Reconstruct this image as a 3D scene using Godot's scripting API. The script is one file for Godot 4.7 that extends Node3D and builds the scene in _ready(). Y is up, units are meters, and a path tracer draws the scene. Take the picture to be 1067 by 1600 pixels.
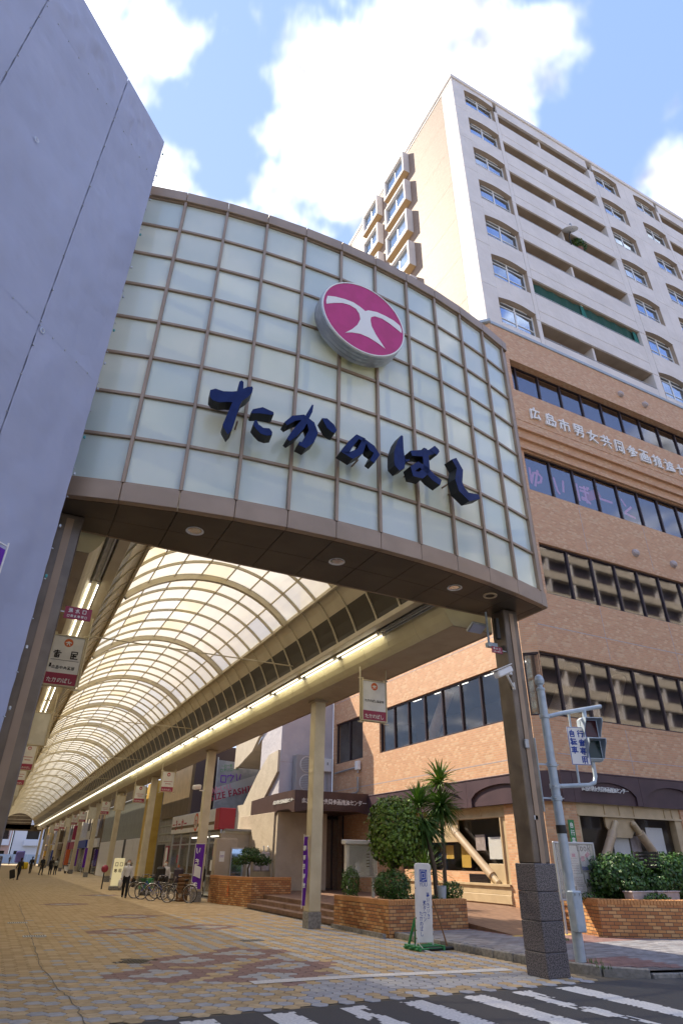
extends Node3D
# A shopping arcade entrance: curved glass gate, vaulted arcade, brick public centre, apartment tower, wrapped building.

var M := {}
var rng := RandomNumberGenerator.new()
var names := {}
var cam: Camera3D

# ---------------------------------------------------------------- mesh builder
class MB:
	var v := PackedVector3Array()
	var n := PackedVector3Array()
	var u := PackedVector2Array()
	var c := PackedColorArray()
	var tint := Color(1, 1, 1)
	var tinted := false
	static func uvof(p: Vector3, k: Vector3) -> Vector2:
		if absf(k.y) > 0.7: return Vector2(p.x, p.z)
		var h := Vector3(k.z, 0, -k.x).normalized()
		return Vector2(p.dot(h), -p.y)
	func put3(a: Vector3, b: Vector3, d: Vector3, na: Vector3, nb: Vector3, nd: Vector3):
		var k := (na + nb + nd).normalized()
		if (b - a).cross(d - a).dot(k) < 0:
			var w := b
			b = d; d = w; w = nb; nb = nd; nd = w
		v.append(a); v.append(d); v.append(b)
		n.append(na); n.append(nd); n.append(nb)
		u.append(uvof(a, k)); u.append(uvof(d, k)); u.append(uvof(b, k))
		if tinted:
			c.append(tint); c.append(tint); c.append(tint)
	func tri(a: Vector3, b: Vector3, d: Vector3):
		var k := (b - a).cross(d - a).normalized()
		put3(a, b, d, k, k, k)
	func quad(a: Vector3, b: Vector3, d: Vector3, e: Vector3):
		var k := (d - a).cross(e - b).normalized()
		put3(a, b, d, k, k, k); put3(a, d, e, k, k, k)
	func quad_out(a: Vector3, b: Vector3, d: Vector3, e: Vector3, inside: Vector3):
		if (d - a).cross(e - b).dot((a + b + d + e) * 0.25 - inside) < 0: quad(e, d, b, a)
		else: quad(a, b, d, e)
	func tri_out(a: Vector3, b: Vector3, d: Vector3, inside: Vector3):
		if (b - a).cross(d - a).dot((a + b + d) / 3.0 - inside) < 0: tri(d, b, a)
		else: tri(a, b, d)
	func box(lo: Vector3, hi: Vector3, bev := 0.0):
		var m := (lo + hi) * 0.5
		var h := ((hi - lo) * 0.5).abs()
		var b := minf(bev, minf(h.x, minf(h.y, h.z)) * 0.9)
		var P := func(sx, sy, sz, ax): 
			var q := Vector3(sx * (h.x - b), sy * (h.y - b), sz * (h.z - b))
			q[ax] = [sx, sy, sz][ax] * h[ax]
			return m + q
		for ax in 3:
			var o1 := (ax + 1) % 3
			var o2 := (ax + 2) % 3
			for s in [-1, 1]:
				var q := []
				for e in [[-1, -1], [1, -1], [1, 1], [-1, 1]]:
					var sg := [0, 0, 0]
					sg[ax] = s; sg[o1] = e[0]; sg[o2] = e[1]
					q.append(P.call(sg[0], sg[1], sg[2], ax))
				quad_out(q[0], q[1], q[2], q[3], m)
		if b <= 0.0: return
		for ax in 3:
			var o1 := (ax + 1) % 3
			var o2 := (ax + 2) % 3
			for e in [[-1, -1], [1, -1], [1, 1], [-1, 1]]:
				var sa := [0, 0, 0]
				var sb := [0, 0, 0]
				sa[ax] = -1; sa[o1] = e[0]; sa[o2] = e[1]
				sb[ax] = 1; sb[o1] = e[0]; sb[o2] = e[1]
				quad_out(P.call(sa[0], sa[1], sa[2], o1), P.call(sb[0], sb[1], sb[2], o1), P.call(sb[0], sb[1], sb[2], o2), P.call(sa[0], sa[1], sa[2], o2), m)
		for sx in [-1, 1]:
			for sy in [-1, 1]:
				for sz in [-1, 1]:
					tri_out(P.call(sx, sy, sz, 0), P.call(sx, sy, sz, 1), P.call(sx, sy, sz, 2), m)
	func add(o: MB, x: Transform3D):
		v.append_array(x * o.v)
		n.append_array(Transform3D(x.basis.orthonormalized(), Vector3.ZERO) * o.n)
		u.append_array(o.u)
		if tinted:
			var k := PackedColorArray(); k.resize(o.v.size()); k.fill(tint)
			c.append_array(k)
	func obox(x: Transform3D, size: Vector3, bev := 0.0):
		var o := MB.new()
		o.box(-size * 0.5, size * 0.5, bev)
		add(o, x)
	func bar(a: Vector3, b: Vector3, w: float, h: float, bev := 0.0):
		var d := (b - a).normalized()
		var up := Vector3.UP if absf(d.y) < 0.95 else Vector3.BACK
		var sd := d.cross(up).normalized()
		obox(Transform3D(Basis(sd, sd.cross(d).normalized() , -d), (a + b) * 0.5), Vector3(w, h, a.distance_to(b)), bev)
	func tube(pts: Array, r, seg := 8, r1 = -1.0, caps := true):
		var last := pts.size() - 1
		var rings := []
		var side := Vector3.ZERO
		for i in pts.size():
			var d: Vector3 = (pts[mini(i + 1, last)] - pts[maxi(i - 1, 0)]).normalized()
			if side == Vector3.ZERO:
				side = d.cross(Vector3.UP if absf(d.y) < 0.9 else Vector3.RIGHT).normalized()
			side = (side - d * side.dot(d)).normalized()
			var up := side.cross(d)
			var rr: float = r if r1 < 0 else lerpf(r, r1, float(i) / last)
			var ring := []
			for k in seg:
				var t := TAU * k / seg
				var q := side * cos(t) + up * sin(t)
				ring.append([pts[i] + q * rr, q])
			rings.append(ring)
		for i in last:
			for k in seg:
				var a = rings[i][k]; var b = rings[i][(k + 1) % seg]
				var d = rings[i + 1][(k + 1) % seg]; var e = rings[i + 1][k]
				put3(a[0], b[0], d[0], a[1], b[1], d[1]); put3(a[0], d[0], e[0], a[1], d[1], e[1])
		if caps:
			for i in [0, last]:
				var m: Vector3 = pts[i]
				for k in seg: tri_out(m, rings[i][k][0], rings[i][(k + 1) % seg][0], pts[1] if i == 0 else pts[last - 1])
	func cyl(a: Vector3, b: Vector3, r: float, r1 := -1.0, seg := 12, caps := true):
		tube([a, b], r, seg, r1, caps)
	func lathe(prof: Array, at: Vector3, seg := 20):
		for i in prof.size() - 1:
			var p: Vector2 = prof[i]; var q: Vector2 = prof[i + 1]
			var nn := Vector2(q.y - p.y, p.x - q.x).normalized()
			for k in seg:
				var t := TAU * k / seg; var s := TAU * (k + 1) / seg
				var A := Vector3(cos(t), 0, sin(t)); var B := Vector3(cos(s), 0, sin(s))
				var na := A * nn.x + Vector3.UP * nn.y; var nb := B * nn.x + Vector3.UP * nn.y
				var a := at + A * p.x + Vector3.UP * p.y; var b := at + B * p.x + Vector3.UP * p.y
				var d := at + B * q.x + Vector3.UP * q.y; var e := at + A * q.x + Vector3.UP * q.y
				put3(a, e, d, na, na, nb); put3(a, d, b, na, nb, nb)
	func ball(at: Vector3, r: Vector3, seg := 12, rows := 8):
		for i in rows:
			for k in seg:
				var q := []
				for e in [[i, k], [i, k + 1], [i + 1, k + 1], [i + 1, k]]:
					var a: float = PI * e[0] / rows; var t: float = TAU * e[1] / seg
					q.append(Vector3(sin(a) * cos(t), cos(a), sin(a) * sin(t)))
				var w := []
				for p in q: w.append((p / r).normalized())
				put3(at + q[0] * r, at + q[1] * r, at + q[2] * r, w[0], w[1], w[2])
				put3(at + q[0] * r, at + q[2] * r, at + q[3] * r, w[0], w[2], w[3])
	func prism(poly: PackedVector2Array, o: Vector3, ex: Vector3, ey: Vector3, d0: float, d1: float):
		var ez := ex.cross(ey).normalized()
		var P := poly
		if Geometry2D.is_polygon_clockwise(P): P.reverse()
		var t := Geometry2D.triangulate_polygon(P)
		for i in range(0, t.size(), 3):
			var a := o + ex * P[t[i]].x + ey * P[t[i]].y; var b := o + ex * P[t[i + 1]].x + ey * P[t[i + 1]].y; var d := o + ex * P[t[i + 2]].x + ey * P[t[i + 2]].y
			tri_out(a + ez * d1, b + ez * d1, d + ez * d1, a + ez * (d1 - 1.0))
			tri_out(a + ez * d0, b + ez * d0, d + ez * d0, a + ez * (d0 + 1.0))
		for i in P.size():
			var p := P[i]; var q := P[(i + 1) % P.size()]
			var a := o + ex * p.x + ey * p.y; var b := o + ex * q.x + ey * q.y
			quad(a + ez * d0, b + ez * d0, b + ez * d1, a + ez * d1)
	func ribbon(pts: Array, o: Vector3, ex: Vector3, ey: Vector3, d0: float, d1: float):  # pts are Vector3(x, y, width)
		var ez := ex.cross(ey).normalized()
		var L := []; var R := []
		for i in pts.size():
			var a: Vector3 = pts[maxi(i - 1, 0)]; var b: Vector3 = pts[mini(i + 1, pts.size() - 1)]
			var d := Vector2(b.x - a.x, b.y - a.y).normalized()
			var h: float = pts[i].z * 0.5
			var q := Vector2(pts[i].x, pts[i].y)
			var l := q + Vector2(-d.y, d.x) * h; var r := q - Vector2(-d.y, d.x) * h
			L.append(o + ex * l.x + ey * l.y); R.append(o + ex * r.x + ey * r.y)
		var last := pts.size() - 1
		for i in last:
			quad(R[i] + ez * d1, R[i + 1] + ez * d1, L[i + 1] + ez * d1, L[i] + ez * d1)
			if d1 - d0 < 0.006: continue
			quad(R[i] + ez * d0, R[i + 1] + ez * d0, R[i + 1] + ez * d1, R[i] + ez * d1)
			quad(L[i + 1] + ez * d0, L[i] + ez * d0, L[i] + ez * d1, L[i + 1] + ez * d1)
			quad(L[i] + ez * d0, L[i + 1] + ez * d0, R[i + 1] + ez * d0, R[i] + ez * d0)
		if d1 - d0 < 0.006: return
		quad(L[0] + ez * d0, R[0] + ez * d0, R[0] + ez * d1, L[0] + ez * d1)
		quad(R[last] + ez * d0, L[last] + ez * d0, L[last] + ez * d1, R[last] + ez * d1)
	# a wall of w by h from o along ex with openings [x0, y0, x1, y1]; reveals go depth deep
	func wall(o: Vector3, ex: Vector3, w: float, h: float, holes := [], depth := 0.25):
		var xs := [0.0, w]; var ys := [0.0, h]
		for k in holes:
			for t in [k[0], k[2]]:
				if not xs.has(t): xs.append(t)
			for t in [k[1], k[3]]:
				if not ys.has(t): ys.append(t)
		xs.sort(); ys.sort()
		var inw := -ex.cross(Vector3.UP).normalized() * depth
		var at := func(x, y): return o + ex * x + Vector3.UP * y
		for i in xs.size() - 1:
			for j in ys.size() - 1:
				var mx: float = (xs[i] + xs[i + 1]) / 2; var my: float = (ys[j] + ys[j + 1]) / 2
				var open := false
				for k in holes:
					if mx > k[0] and mx < k[2] and my > k[1] and my < k[3]: open = true
				if not open: quad(at.call(xs[i], ys[j]), at.call(xs[i + 1], ys[j]), at.call(xs[i + 1], ys[j + 1]), at.call(xs[i], ys[j + 1]))
		for k in holes:
			var a = at.call(k[0], k[1]); var b = at.call(k[2], k[1]); var d = at.call(k[2], k[3]); var e = at.call(k[0], k[3])
			var m: Vector3 = (a + d) * 0.5
			for s in [[a, b], [b, d], [d, e], [e, a]]:
				var q: Vector3 = (s[0] + s[1]) * 0.5
				quad_out(s[0], s[1], s[1] + inw, s[0] + inw, q + (q - m))
	func mesh() -> ArrayMesh:
		var a := []
		a.resize(Mesh.ARRAY_MAX)
		a[Mesh.ARRAY_VERTEX] = v; a[Mesh.ARRAY_NORMAL] = n; a[Mesh.ARRAY_TEX_UV] = u
		if tinted: a[Mesh.ARRAY_COLOR] = c
		var r := ArrayMesh.new()
		r.add_surface_from_arrays(Mesh.PRIMITIVE_TRIANGLES, a)
		return r

# ---------------------------------------------------------------- objects
func numbered(called: String) -> String:
	if not names.has(called):
		names[called] = 0
		return called
	names[called] += 1
	return "%s_%03d" % [called, names[called]]

func gpos(o: Node) -> Vector3:
	var p := Vector3.ZERO
	while o != self:
		p += o.position
		o = o.get_parent()
	return p

func tag(o: Node, label: String, category: String, group := "") -> Node:
	o.set_meta("label", label); o.set_meta("category", category)
	if group: o.set_meta("group", group)
	return o

func thing(called: String, label: String, category: String, at := Vector3.ZERO, group := "") -> Node3D:
	var o := Node3D.new()
	o.name = numbered(called)
	add_child(o)
	o.position = at
	tag(o, label, category, group)
	return o

func put(called: String, mb: MB, mat: Material, parent: Node = self) -> MeshInstance3D:
	var lo := mb.v[0]; var hi := mb.v[0]
	for p in mb.v:
		lo = lo.min(p); hi = hi.max(p)
	var k := Vector3((lo.x + hi.x) / 2, lo.y, (lo.z + hi.z) / 2)
	mb.v = Transform3D(Basis(), -k) * mb.v
	return place(called, mb.mesh(), mat, Transform3D(Basis(), k - gpos(parent)), parent)

func place(called: String, mesh: Mesh, mat: Material, at: Transform3D, parent: Node = self) -> MeshInstance3D:
	var o := MeshInstance3D.new()
	o.name = numbered(called) if parent == self else called
	o.mesh = mesh
	o.material_override = mat
	o.transform = at
	parent.add_child(o, true)
	return o

func struct(o: Node) -> Node:
	o.set_meta("kind", "structure")
	return o

func stuff(o: Node) -> Node:
	o.set_meta("kind", "stuff")
	return o

func dup(o: Node3D, at: Vector3, turn := 0.0, label := "", called := "") -> Node3D:
	var r: Node3D = o.duplicate()
	r.name = numbered(called if called else String(o.get_meta("kindname")))
	add_child(r)
	r.position = at; r.rotation.y = turn
	if label: r.set_meta("label", label)
	return r

func kindname(o: Node, k: String) -> Node:
	o.set_meta("kindname", k)
	return o

func multi(called: String, mesh: Mesh, mat: Material, xs: Array, cs: Array, parent: Node = self) -> MultiMeshInstance3D:
	var mm := MultiMesh.new()
	mm.transform_format = MultiMesh.TRANSFORM_3D
	mm.use_colors = cs.size() > 0
	mm.mesh = mesh
	mm.instance_count = xs.size()
	for i in xs.size():
		mm.set_instance_transform(i, xs[i])
		if cs.size(): mm.set_instance_color(i, cs[i])
	var o := MultiMeshInstance3D.new()
	o.name = called
	o.multimesh = mm
	o.material_override = mat
	parent.add_child(o, true)
	o.set_meta("kind", "stuff")
	return o

func seen_size(p: Vector3) -> float:   # 0 outside the picture, else larger when nearer
	var q := cam.transform.affine_inverse() * p
	if q.z > -0.5: return 0.0
	var t := tan(deg_to_rad(cam.fov) / 2)
	if absf(q.y / q.z) > t or absf(q.x / q.z) > t * 682.0 / 1024.0: return 0.0
	return 1.0 / -q.z

# the 300 pieces that show largest become parts, the rest one part
func pieces(called: String, mesh: Mesh, xs: Array, kinds: Array, mats: Array, cols: Array, parent: Node, limit := 300):
	var order := []
	for i in xs.size(): order.append([seen_size(xs[i].origin), i])
	order.sort_custom(func(a, b): return a[0] > b[0])
	var rx := []; var rc := []
	var back := Transform3D(Basis(), -gpos(parent))
	for k in order.size():
		var i: int = order[k][1]
		if k < limit and order[k][0] > 0.0: place(called, mesh, mats[kinds[i]], back * xs[i], parent)
		else:
			rx.append(back * xs[i]); rc.append(cols[kinds[i]])
	if rx.size(): multi(called + "_field", mesh, M.tinted, rx, rc, parent)

# ---------------------------------------------------------------- materials
func lin(r: float, g: float, b: float) -> Color:
	return Color(r, g, b).linear_to_srgb()

func mat(r: float, g: float, b: float, rough := 0.7, metal := 0.0) -> StandardMaterial3D:
	var m := StandardMaterial3D.new()
	m.albedo_color = lin(r, g, b)
	m.roughness = rough; m.metallic = metal
	return m

func noise_tex(sz: int, freq: float, lo: Color, hi: Color, seed_ := 1, oct := 5, contrast := 1.0) -> ImageTexture:
	var f := FastNoiseLite.new()
	f.seed = seed_; f.frequency = freq; f.fractal_octaves = oct; f.noise_type = FastNoiseLite.TYPE_SIMPLEX_SMOOTH
	var g := f.get_seamless_image(sz, sz)
	g.convert(Image.FORMAT_RGB8)
	var d := g.get_data()
	var L := []
	for i in 256:
		var k := lo.lerp(hi, smoothstep(0.5 - 0.42 / contrast, 0.5 + 0.42 / contrast, i / 255.0)).linear_to_srgb()
		L.append([int(k.r * 255), int(k.g * 255), int(k.b * 255)])
	for i in range(0, d.size(), 3):
		var k = L[d[i]]
		d[i] = k[0]; d[i + 1] = k[1]; d[i + 2] = k[2]
	return ImageTexture.create_from_image(Image.create_from_data(sz, sz, false, Image.FORMAT_RGB8, d))

func grain(sz: int, freq: float, strength: float, seed_ := 3) -> ImageTexture:
	var f := FastNoiseLite.new()
	f.seed = seed_; f.frequency = freq; f.fractal_octaves = 4
	var g := f.get_seamless_image(sz, sz)
	g.convert(Image.FORMAT_RGBA8)
	g.bump_map_to_normal_map(strength)
	return ImageTexture.create_from_image(g)

# a triplanar mottled surface: tone varies between two base colours over size metres
func mottled(lo: Color, hi: Color, size: float, rough: float, metal := 0.0, bump := 0.0, seed_ := 1, freq := 0.012, contrast := 1.0) -> StandardMaterial3D:
	var m := StandardMaterial3D.new()
	m.albedo_texture = noise_tex(256, freq, lo, hi, seed_, 5, contrast)
	m.uv1_triplanar = true; m.uv1_world_triplanar = true
	m.uv1_scale = Vector3.ONE / size
	m.roughness = rough; m.metallic = metal
	if bump > 0:
		m.normal_enabled = true
		m.normal_texture = grain(256, 0.05, 4.0, seed_ + 7)
		m.normal_scale = bump
	return m

func bricks(tones: Array, mortar: Color, bw: float, bh: float, seed_: int, stack := false) -> StandardMaterial3D:
	var W := 1024; var cols := 16; var rows := 48
	var im := Image.create(W, W, false, Image.FORMAT_RGB8)
	var hm := Image.create(W, W, false, Image.FORMAT_RGBA8)
	im.fill(mortar.linear_to_srgb()); hm.fill(Color(0.3, 0.3, 0.3))
	var r := RandomNumberGenerator.new(); r.seed = seed_
	for j in rows:
		var y0 := int(round(float(j) * W / rows)); var y1 := int(round(float(j + 1) * W / rows))
		for i in cols:
			var off := 0 if j % 2 == 0 or stack else 32
			var k: Color = tones[r.randi() % tones.size()] * r.randf_range(0.93, 1.07)
			k.a = 1
			var x0 := i * 64 + off
			var g := r.randf_range(0.75, 0.95)
			for part in [[x0, 60], [x0 - W, 60]]:
				var rc := Rect2i(part[0] + 2, y0 + 2, part[1], y1 - y0 - 4)
				im.fill_rect(rc, k.linear_to_srgb()); hm.fill_rect(rc, Color(g, g, g))
				for q in 3:
					var k2 := k * r.randf_range(0.9, 1.08); k2.a = 1
					var sp := Rect2i(rc.position.x + r.randi() % 50, rc.position.y + r.randi() % 13, 4 + r.randi() % 8, 2 + r.randi() % 3)
					im.fill_rect(sp.intersection(rc), k2.linear_to_srgb())
	hm.bump_map_to_normal_map(3.0)
	var m := StandardMaterial3D.new()
	m.albedo_texture = ImageTexture.create_from_image(im)
	m.normal_enabled = true; m.normal_texture = ImageTexture.create_from_image(hm); m.normal_scale = 0.8
	m.uv1_scale = Vector3(1.0 / (bw * cols), 1.0 / (bh * rows), 1)
	m.roughness = 0.62
	return m

func glass(r: float, g: float, b: float, alpha: float, rough := 0.02) -> StandardMaterial3D:
	var m := mat(r, g, b, rough)
	m.albedo_color.a = alpha
	m.transparency = BaseMaterial3D.TRANSPARENCY_ALPHA
	m.metallic_specular = 0.7
	return m

# coated window glass: a share of mirror over a clear sheet
func coated(r: float, g: float, b: float, share: float) -> StandardMaterial3D:
	var m := mat(r, g, b, 0.03, 1.0)
	m.albedo_color.a = share
	m.transparency = BaseMaterial3D.TRANSPARENCY_ALPHA
	var im := Image.create(4, 4, false, Image.FORMAT_RGBA8)
	im.fill(Color.WHITE)
	m.albedo_texture = ImageTexture.create_from_image(im)
	return m

func leafy(r: float, g: float, b: float) -> StandardMaterial3D:
	var m := mat(r, g, b, 0.45)
	m.vertex_color_use_as_albedo = true
	m.backlight_enabled = true
	m.backlight = Color(0.55, 0.6, 0.25)
	m.cull_mode = BaseMaterial3D.CULL_DISABLED
	return m

func emits(m: StandardMaterial3D, r: float, g: float, b: float, e: float) -> StandardMaterial3D:
	m.emission_enabled = true
	m.emission = lin(r, g, b); m.emission_energy_multiplier = e
	return m

func C(r: float, g: float, b: float) -> Color:
	return Color(r, g, b)

func make_materials():
	M.tinted = mat(1, 1, 1, 0.75); M.tinted.vertex_color_use_as_albedo = true
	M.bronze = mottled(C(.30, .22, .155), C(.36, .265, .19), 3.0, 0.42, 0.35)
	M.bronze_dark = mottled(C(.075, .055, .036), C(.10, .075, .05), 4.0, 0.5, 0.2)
	M.column = mottled(C(.14, .116, .095), C(.205, .17, .142), 2.2, 0.36, 0.5)
	M.granite = mottled(C(.028, .026, .03), C(.20, .18, .185), 1.1, 0.3, 0.0, 0.0, 5, 0.15, 1.9)
	for i in 3:
		var p := mottled([C(.50, .60, .58), C(.53, .61, .565), C(.49, .595, .59)][i], [C(.60, .68, .655), C(.63, .685, .62), C(.59, .675, .66)][i], [5.0, 4.0, 6.0][i], 0.45, 0.0, 0.0, 20 + i, 0.006)
		p.backlight_enabled = true; p.backlight = Color(.46, .44, .34)
		p.clearcoat_enabled = true; p.clearcoat = 1.0; p.clearcoat_roughness = 0.06
		M["pane%d" % i] = p
	M.navy = mottled(C(.004, .014, .085), C(.007, .021, .115), 1.0, 0.36)
	M.navy.metallic_specular = 0.3
	M.navy_side = mat(.008, .009, .012, 0.5)
	M.magenta = mottled(C(.44, .018, .14), C(.50, .022, .17), 1.6, 0.45)
	M.white_paint = mat(.78, .77, .75, 0.45)
	M.zinc = mottled(C(.34, .37, .40), C(.48, .50, .52), 0.8, 0.38, 0.6)
	M.sheet = mottled(C(.365, .395, .53), C(.40, .43, .57), 7.0, 0.75, 0.0, 0.12, 9, 0.014)
	M.rope = mat(.5, .52, .55, 0.7)
	M.brick = bricks([C(.57, .31, .17), C(.54, .285, .15), C(.60, .345, .19), C(.575, .315, .172), C(.555, .295, .158), C(.63, .40, .235)], C(.52, .365, .25), .19, .085, 11)
	M.brick.normal_scale = 0.3
	M.planter_brick = bricks([C(.42, .18, .062), C(.50, .24, .085), C(.36, .145, .05), C(.55, .31, .13)], C(.09, .06, .04), .215, .08, 12)
	M.tower_brick = bricks([C(.26, .18, .138), C(.245, .168, .128), C(.285, .20, .153)], C(.22, .163, .128), .25, .10, 13, true)
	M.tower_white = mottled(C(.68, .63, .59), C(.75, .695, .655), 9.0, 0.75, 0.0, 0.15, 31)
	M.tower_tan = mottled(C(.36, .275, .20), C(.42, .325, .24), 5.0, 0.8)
	M.band = mottled(C(.060, .034, .044), C(.078, .045, .055), 4.0, 0.5)
	M.canopy = mottled(C(.050, .026, .024), C(.066, .036, .033), 3.0, 0.42)
	M.frame = mat(.045, .030, .034, 0.4, 0.3)
	M.alu = mat(.5, .52, .55, 0.35, 0.7)
	M.glass = coated(.60, .61, .66, .22)
	M.glass_dim = coated(.55, .55, .58, .10)
	M.tower_glass = coated(.58, .70, .86, .50)
	M.curtain = mat(.62, .62, .60, 0.9)
	M.dark_room = mat(.045, .036, .026, 0.9)
	M.room = mat(.16, .12, .075, 0.9)
	M.steel = mottled(C(.47, .36, .22), C(.54, .42, .26), 2.0, 0.45)
	M.pipe = mottled(C(.42, .31, .20), C(.50, .38, .25), 1.0, 0.4)
	M.cream = mottled(C(.52, .45, .30), C(.60, .53, .37), 3.0, 0.45)
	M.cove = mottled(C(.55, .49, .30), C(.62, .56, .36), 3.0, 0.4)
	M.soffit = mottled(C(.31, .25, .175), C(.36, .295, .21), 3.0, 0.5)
	M.rib = mottled(C(.54, .475, .32), C(.61, .54, .38), 2.0, 0.45)
	M.louvre = mat(.045, .036, .022, 0.35)
	for i in 3:
		var p := mottled([C(.86, .84, .79), C(.82, .81, .79), C(.84, .80, .71)][i], [C(.90, .87, .79), C(.86, .85, .81), C(.89, .84, .72)][i], 1.6, 0.5, 0, 0, 40 + i)
		p.backlight_enabled = true
		p.backlight = [Color(1, .985, .94), Color(.95, .95, .94), Color(1, .97, .87)][i]
		p.cull_mode = BaseMaterial3D.CULL_DISABLED
		p.transparency = BaseMaterial3D.TRANSPARENCY_ALPHA
		p.albedo_color.a = .88
		M["vault%d" % i] = p
	M.tube = emits(mat(.9, .9, .85, 0.4), 1.0, .94, .78, 1.2)
	M.ceil = emits(mat(.9, .9, .85, 0.4), 1.0, .93, .80, 1.2)
	M.lilac = mottled(C(.44, .42, .45), C(.50, .475, .50), 4.0, 0.8, 0, 0.2, 50)
	M.beige = mottled(C(.42, .35, .265), C(.48, .405, .31), 3.0, 0.75, 0, 0.15, 51)
	M.stair = mottled(C(.46, .395, .30), C(.52, .45, .35), 3.0, 0.75, 0, 0.15, 52)
	M.step = mottled(C(.155, .085, .052), C(.215, .125, .08), 1.2, 0.6)
	M.asphalt = mottled(C(.032, .033, .036), C(.085, .087, .092), 0.35, 0.85, 0.0, 0.6, 60, 0.2)
	M.line = mottled(C(.55, .56, .56), C(.74, .74, .73), 0.7, 0.7, 0, 0.2, 61, 0.05)
	M.kerb = mottled(C(.17, .165, .155), C(.30, .29, .27), 0.8, 0.85, 0.0, 0.3, 62, 0.03)
	M.soil = mottled(C(.03, .022, .014), C(.07, .05, .03), 0.4, 0.95, 0, 0.8, 63, 0.05)
	M.pole = mottled(C(.35, .43, .51), C(.46, .53, .60), 0.9, 0.45, 0.25, 0.1, 64)
	M.dark = mat(.012, .012, .013, 0.5)
	M.rubber = mat(.015, .015, .016, 0.75)
	M.chrome = mat(.6, .6, .62, 0.22, 0.9)
	M.red = mat(.38, .025, .035, 0.5)
	M.wine = mat(.30, .02, .06, 0.45)
	M.orange = mat(.62, .13, .03, 0.5)
	M.ink = mat(.018, .016, .016, 0.6)
	M.blue_ink = mat(.02, .06, .32, 0.5)
	M.pink_ink = mat(.62, .20, .30, 0.6); M.pale_pink = mat(.55, .30, .36, .7)
	M.paper = mat(.74, .74, .72, 0.7)
	M.sign_white = mottled(C(.66, .65, .62), C(.74, .73, .70), 1.2, 0.4)
	M.sign_cream = mottled(C(.60, .57, .47), C(.68, .65, .55), 1.2, 0.45)
	M.yellow = mottled(C(.52, .33, .055), C(.60, .40, .08), 3.0, 0.6)
	M.green = mat(.03, .22, .07, 0.5)
	M.purple = mat(.13, .02, .36, 0.8)
	M.leaf = leafy(.075, .17, .03); M.leaf_dark = leafy(.055, .135, .028); M.blade = leafy(.075, .155, .035)
	M.bark = mottled(C(.07, .05, .035), C(.13, .10, .07), 0.3, 0.9, 0, 0.8, 70, 0.06)
	M.fence = mottled(C(.30, .31, .27), C(.36, .37, .32), 4.0, 0.5, 0.3)
	M.brown_wall = mottled(C(.11, .075, .03), C(.15, .10, .045), 3.0, 0.6)
	M.skin = mat(.48, .29, .20, 0.6)
	M.hair = mat(.012, .010, .009, 0.6)
	M.shirt = mat(.68, .69, .72, 0.8)
	M.trousers = mat(.014, .015, .02, 0.8)
	M.far_pink = mottled(C(.50, .33, .27), C(.56, .38, .32), 4.0, 0.8)
	M.far_white = mat(.62, .64, .68, 0.8)
	M.concrete = mottled(C(.26, .25, .23), C(.34, .33, .31), 3.0, 0.85)
	M.terracotta = mottled(C(.16, .07, .05), C(.22, .10, .07), 0.6, 0.8)
	M.tub = mottled(C(.38, .32, .31), C(.46, .39, .38), 0.7, 0.5)
	M.acrylic = glass(.5, .5, .48, .2, 0.05)

# ---------------------------------------------------------------- lettering: strokes on a 10 by 10 grid
var G := {
	"広": "4948 1787 171410 563182 7481", "島": "4938 287875 2824 2676 2494948070 12106062 3330", "市": "4947 0787 1511 158581 4740",
	"男": "19898515 1915 5955 1787 1383 837060 4520", "女": "492380 762110 0696", "共": "0787 3934 6964 0494 3210 6280",
	"同": "1019898070 3767 346461313431", "参": "4927 2777 6877 0595 4713 5684 5433 6332 7220", "画": "0989 2676722226 4942 2474 05009095",
	"推": "0737 2921 2110 0335 6947 5650 5787 5585 5383 5090 7870", "進": "1928 062622 220091 6847 4742 4787 4585 4383 4292 6872",
	"セ": "0587 8765 3931 3181", "ン": "1837 1086", "タ": "3914 3888 8820 3663", "ー": "0595",
	"夢": "0888 2927 6967 16767414 3634 5654 0393 4311 3272 7220", "い": "182130 7862", "き": "1868 1576 3963 211071",
	"遊": "0918 062622 220091 3858 4947 3734 56464334 5746 6987 6484", "ウ": "4947 0507 0787 8740", "か": "0767 67616050 3910 7885",
	"の": "5832 32 583201131758879370", "ば": "1910 3686 6960 6131325280 7988 8998", "し": "2921307083", "た": "0767 3911 5585 53515090",
	"自": "4938 1777701017 1575 1373", "転": "0848 16363313 1636 0242 2920 5888 4595 6541 4191 7382", "車": "0888 17777313 1777 1575 0292 4940",
	"行": "2907 2604 1510 4888 3595 7570 7060", "者": "1767 4945 0595 8710 2474702024 2272", "専": "0888 17777414 1777 1575 4934 0393 6360 6050 2231",
	"用": "1911 1989 8980 1686 1383 4940", "送": "1928 062622 220091 4938 7968 3787 3585 5752 5533 5582", "水": "4940 4030 0636 3610 7855 5590",
	"口": "1888801018", "番": "1878 4944 0696 2474702024 2272 4440", "屋": "1989 8986 1686 1910 3474 4534 2373 4340 1090",
	"中": "1787831317 4940", "央": "2777 2774 0494 4944 4410 4480 7774", "薬": "0898 2927 6967 3565633335 3464 0292 4240 4210 4280",
	"局": "1989 8986 1686 1910 1585 8570 3363603033", "商": "0888 4947 1510 1585 8580 3262603032 3736", "店": "4948 1888 1810 5853 5686 3373703033",
	"街": "2907 2604 1510 3757 4953 3555 3252 7898 6595 7570", "ゆ": "1911 113768867352 6930", "ぽ": "1910 3888 3686 6960 6131325280 8999", "と": "2946 86322190"}

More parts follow.
